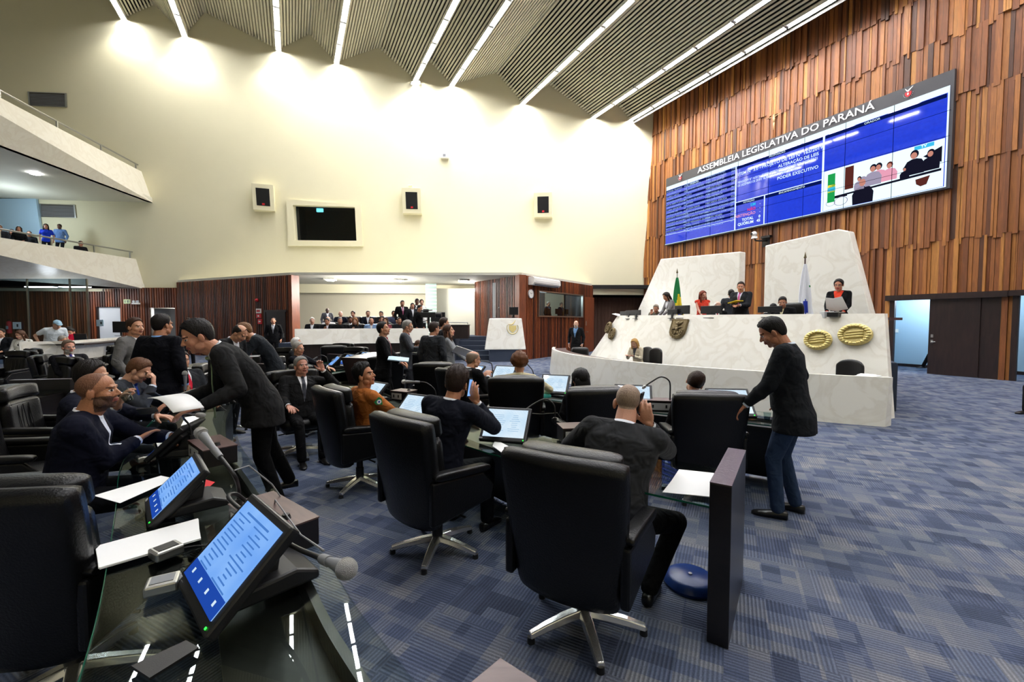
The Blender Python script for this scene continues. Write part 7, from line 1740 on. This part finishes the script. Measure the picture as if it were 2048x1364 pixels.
dz('standing man in dark grey suit with pink tie holding a yellow folder', 1482, 590, 2.1, (-.75, -.65), q=2, fat=1.08, top='#2f3136', hair=('short', '#2a1c14'), tie='#c25a9a', shirt='#d8def0', skin='#c98f72', head=(15, 8, 0), H=1.90, rw=(.02, .36, 1.12), lw=(-.1, .34, 1.12), jl=.2)
aa, z_ = rost(1471, 604, 1.75); held('folder', 'yellow folder held by the man with the pink tie', 'folder', RP(aa, 1.75, z_), (1.3, 0, .6), .34, .24, .02, 'yellow')
dz('young dark-haired man looking down at a screen, left of the two', 1549, 612, 2.1, (-.7, -.7), 'sit', lean=10, q=2, top='#17181c', hair=('short', '#0e0b0a'), head=(10, 20, 0), H=1.66)
dz('young man in black suit looking down, right of the two at the screen', 1567, 606, 2.05, (-.7, -.7), 'sit', lean=8, q=2, top='#15161a', hair=('short', '#0e0b0a'), shirt='#d8cfa8', skin='#b98468', head=(10, 18, 0), H=1.86)
dz('woman in black blazer and orange-red top reading aloud from white sheets', 1678, 590, 2.0, (-.75, -.66), fem=True, q=2, kind='blazer', top='#111114', shirt='#e0472e', hair=('bun', '#15100e'), glasses=True, skin='#c98d72', head=(0, 14, 0), H=1.76, rw=(.14, .30, .98), lw=(-.14, .30, .98))
aa, z_ = rost(1664, 609, 1.65)
held('paper_sheet', 'left white sheet held by the reading woman', 'paper', RP(aa, 1.65, z_), (.5, .15, yaw_to(.89, .45)*PI/180), .24, .30, .004, 'paper')
aa, z_ = rost(1681, 608, 1.65); held('paper_sheet', 'right white sheet held by the reading woman', 'paper', RP(aa, 1.6, z_), (.5, -.2, yaw_to(.89, .45)*PI/180), .22, .30, .004, 'paper')
dz('blonde woman in cream jacket writing behind the low marble bench', 1277, 700, .0, (-.75, -.65), 'sit', z=0, lean=18, fem=True, q=2, kind='blazer', top='#d6cbb2', shirt='#4a4c55', hair=('long', '#b28a50'), skin='#d6a68c', head=(10, 26, 0), H=1.70, rw=(.1, .42, .80), lw=(-.1, .42, .80))
# ---------------------------------------------------------------- booth
for px, c_, lab, off in ((1096, '#2c4a78', 'left of the two men in blue with headphones behind the booth window', -1.0), (1122, '#24406e', 'right of the two men in blue with headphones behind the booth window', -1.0)):
    s_, z_ = wall_sz(px, 607, PL, PR); P_ = BW(s_, off, 0); s2, _ = wall_sz(px, 607, (PL[0]-bn.x*1.0, PL[1]-bn.y*1.0), (PR[0]-bn.x*1.0, PR[1]-bn.y*1.0)); P_ = BW(s2, off, 0)
    person(lab, P_.x, P_.y, (bn.x, bn.y), z=1.06, q=3, top='#1b2638', shirt='#7fb0e0', hair=('short', '#6a625a'), H=1.76)
g = Geo(); g.prism([BW(w0[0]-.4, -.81, 0), BW(w1[0]+.5, -.81, 0), BW(w1[0]+.5, -2.15, 0), BW(w0[0]-.4, -2.15, 0)], Z3*1.06); struct(g.build('floor_booth', M['dark_wood']))
for k, (u, lab) in enumerate(((.15, 'first from left'), (.38, 'second from left'), (.62, 'third from left'), (.82, 'fourth from left'))):
    P_ = BW(w0[0]+(w1[0]-w0[0])*u, -.5, boothdesk_z); flatmon(P_, yaw_to(bn.x, bn.y), 'black control-room monitor inside the booth window, '+lab, .5, .28)
# ---------------------------------------------------------------- public niche
rows = [  # px, Y, floor, label, hair, top, kind, skin, fem
    (626, 16.3, .55, 'white-haired man with folded hands in front row, leftmost of the public niche', ('back', '#d8d4cc'), '#15161a', 'suit', '#cf9c84', 0), (657, 16.3, .55, 'man in dark suit and white shirt, chin on hand, second in front row', ('short', '#15110f'), '#17181c', 'suit', '#b98264', 0),
    (681, 16.3, .55, 'grey-haired man in black sweater, third in front row', ('back', '#6e6a66'), '#121214', 'sweater', '#c28e74', 0), (712, 16.3, .55, 'woman with light brown hair and black top, fourth in front row', ('long', '#7a5230'), '#17171a', 'shirt', '#d0a088', 1),
    (744, 16.3, .55, 'man in pale blue jacket leaning forward, fifth in front row', ('fringe', '#5f564e'), '#7f9cc4', 'suit', '#c28e74', 0), (772, 16.2, .55, 'woman with brown hair behind the young man in black suit', ('long', '#4a2f20'), '#7a3a44', 'shirt', '#d0a088', 1), (799, 16.3, .55, 'bearded man at right end of the front row', ('short', '#1a1310'), '#202226', 'shirt', '#b07c60', 0),
    (659, 17.0, .62, 'bald man showing between the front seats, second row', ('bald', '#888888'), '#d8d8d8', 'shirt', '#cf9c84', 0), (702, 17.0, .60, 'dark-skinned man in suit, second row', ('short', '#0f0c0a'), '#1b1d22', 'suit', '#6f4630', 0), (766, 17.0, .62, 'woman in dark red top, second row', ('tied', '#1a1310'), '#5a2430', 'shirt', '#cf9c84', 1),
    (683, 18.0, .85, 'bald man in navy suit, leftmost of the back row', ('bald', '#888888'), '#1a2030', 'suit', '#d0a088', 0), (708, 18.0, .85, 'woman with hair tied back, second of the back row', ('tied', '#2a1b14'), '#3a2a2e', 'shirt', '#cf9c84', 1), (737, 18.0, .85, 'man in navy suit with white shirt, third of the back row', ('short', '#4a3b30'), '#1a1f2c', 'suit', '#c28e74', 0),
    (764, 18.0, .85, 'man with glasses in dark shirt, fourth of the back row', ('short', '#15110f'), '#1b1c20', 'shirt', '#c28e74', 0), (788, 18.0, .85, 'man in grey shirt looking down, rightmost of the back row', ('short', '#15110f'), '#4a5068', 'shirt', '#b07c60', 0)]
for i, (px, Y, fl, lab, hr_, tp, kd, skn, fm) in enumerate(rows):
    X_ = PX(px, Y); gseat(X_, Y+.02, fl, 'black armchair of the '+' '.join(lab.split()[:12]))
    person(lab, X_, Y, (.25, -.95), 'sit', z=fl, q=3, top=tp, kind=kd, skin=skn, hair=hr_, fem=bool(fm), lean=(4, 14, 0)[i % 3], head=((-1)**i*12, (2, 12)[i % 2], 0), shoes=False, rw=((.08, .34, .9) if i % 2 else None))
for px, Y, z_, lab, hr_, tp, kd, skn, H_, fm in ((656, 18.7, .85, 'bald black man in grey jacket standing behind the back row', ('bald', '#222222'), '#55565c', 'suit', '#4a2f22', 1.5, 0), (805, 17.6, .85, 'man in black suit and pink tie standing, reading, at right of the rows', ('short', '#15110f'), '#131316', 'suit', '#b07c60', 1.78, 0),
        (825, 17.4, .85, 'bearded man in dark suit standing left of the cameraman', ('short', '#15110f'), '#24262b', 'suit', '#c28e74', 1.66, 0), (834, 18.4, .85, 'dark-skinned man in suit standing farthest back by the glazed strip', ('short', '#0e0b0a'), '#1a1c24', 'suit', '#5a3a28', 1.9, 0), (843, 17.9, .85, 'woman in white shirt standing behind the television camera', ('tied', '#3a261a'), '#d8d8d4', 'shirt', '#d0a088', 1.84, 1),
        (838, 16.6, .55, 'cameraman in black standing at the television camera', ('short', '#15110f'), '#101012', 'shirt', '#b98264', 1.86, 0)):
    pr(lab, px, Y, (.5, -.85) if px != 838 else (.9, -.3), z=z_, q=3, top=tp, kind=kd, skin=skn, hair=hr_, H=H_, fem=bool(fm), head=(0, 10, 0), tie='#b05a80' if px == 805 else None)
# ---------------------------------------------------------------- lower balcony
g = Geo(); g.prism([Vector((-30, 22.3, lB1.z)), Vector((-19.9, 22.3, lB1.z)), Vector((-20.9, 19.0, lB1.z)), Vector((-22.5, 16.0, lB1.z)), Vector((-30, 16.0, lB1.z))], Z3*(4.68-lB1.z)); struct(g.build('floor_balcony_tier', M['white_wall']))
for px, Y, lab, ps, kd, tp, hr_, fm, z_, yw in ((104, 20.6, 'woman with long dark hair in bright blue t-shirt standing in the lower balcony', 'stand', 'tee', '#1c3cc8', ('long', '#17100e'), 1, 4.68, (.6, -.8)), (131, 21.4, 'man in pale blue shirt standing behind the woman in blue', 'stand', 'shirt', '#5f7fae', ('short', '#1a1310'), 0, 4.85, (.3, -.9)),
        (2, 20.3, 'dark-haired person at extreme left of the lower balcony', 'sit', 'shirt', '#20242c', ('short', '#15110f'), 0, 4.72, (.7, -.7)), (12, 19.2, 'grey-haired man at left of the balcony front row', 'sit', 'shirt', '#3a3c42', ('back', '#7a6a5c'), 0, 4.66, (.7, -.7)),
        (36, 20.4, 'woman with black hair in the balcony, seated third from left', 'sit', 'shirt', '#15161a', ('long', '#0e0b0a'), 1, 4.72, (.7, -.7)), (50, 19.6, 'dark-haired woman leaning low behind the balcony rail', 'sit', 'shirt', '#17181c', ('long', '#1a1210'), 1, 4.68, (.7, -.7)),
        (70, 20.6, 'man in dark jacket with grey cap-like hair seated in the balcony', 'sit', 'shirt', '#23262a', ('short', '#3a3630'), 0, 4.68, (.7, -.7)), (170, 20.6, 'man with dark hair seated low at right end of the balcony', 'sit', 'shirt', '#17181c', ('short', '#15110f'), 0, 4.22, (.9, -.3))):
    pr(lab, px, Y, yw, ps, z=z_, q=3, kind=kd, top=tp, hair=hr_, fem=bool(fm), skin='#b98468' if px != 131 else '#5a3c2c', H=1.70 if ps == 'stand' else 1.75, shoes=False, legs='#1b1d24')
# a walker in the passage, shoe just showing, and a visitor cut off by the right edge
pq = at_h(1845, 744, 0); person('person in the passage hidden by the door leaf, only a black shoe showing', pq.x+.86, pq.y+.40, (-.9, .45), q=3, top='#1a1b1f', legs='#15161a', feet=((.1, 0, .085), (-.1, .42, .085)))
pq = at_h(2048, 828, 0); person('person cut off by the right edge, one black shoe showing', pq.x+.52, pq.y-.05, (-.95, -.1), 'sit', q=3, kind='shirt', top='#e2e4e8', legs='#1a1b1f', feet=((.1, .48, .085), (-.1, .48, .085)))
t = thing('visitor_chair', 'chair of the visitor cut off by the right edge', 'chair', (pq.x+.55, pq.y-.05, 0), math.atan2(.95, -.1)); g = Geo(); g.pillow(.46, .46, .08, RX(PI/2), (0, 0, .45)); g.build('seat', M['black'], t, smooth='all'); g = Geo(); g.pillow(.46, .4, .05, None, (0, -.24, .75)); g.build('backrest', M['black'], t, smooth='all')
for sx in (-.2, .2):
    for sy in (-.2, .2): g = Geo(); g.cyl((sx, sy, 0), (sx, sy, .44), .014, n=8); g.build('leg', M['steel'], t, smooth=True)
g = Geo(); g.box((-15.5, 13.6, .07), (6.5, 3.2, .14)); struct(g.build('floor_press_tier', M['carpet_plain']))
# ================================================================ world and view
w = bpy.data.worlds.new('world'); sc.world = w; w.use_nodes = True
w.node_tree.nodes['Background'].inputs[0].default_value = (.9, .95, 1, 1); w.node_tree.nodes['Background'].inputs[1].default_value = .15
sc.view_settings.view_transform = 'Standard'; sc.view_settings.look = 'None'; sc.view_settings.gamma = 1; sc.view_settings.use_curve_mapping = False
sc.view_settings.exposure = EXPOSURE
sc.cycles.max_bounces = 6; sc.cycles.diffuse_bounces = 3; sc.cycles.use_adaptive_sampling = True; sc.cycles.adaptive_threshold = .025; sc.cycles.transparent_max_bounces = 12
sc.cycles.caustics_reflective = False; sc.cycles.caustics_refractive = False; sc.cycles.sample_clamp_indirect = 6
sc.cycles.use_denoising = True
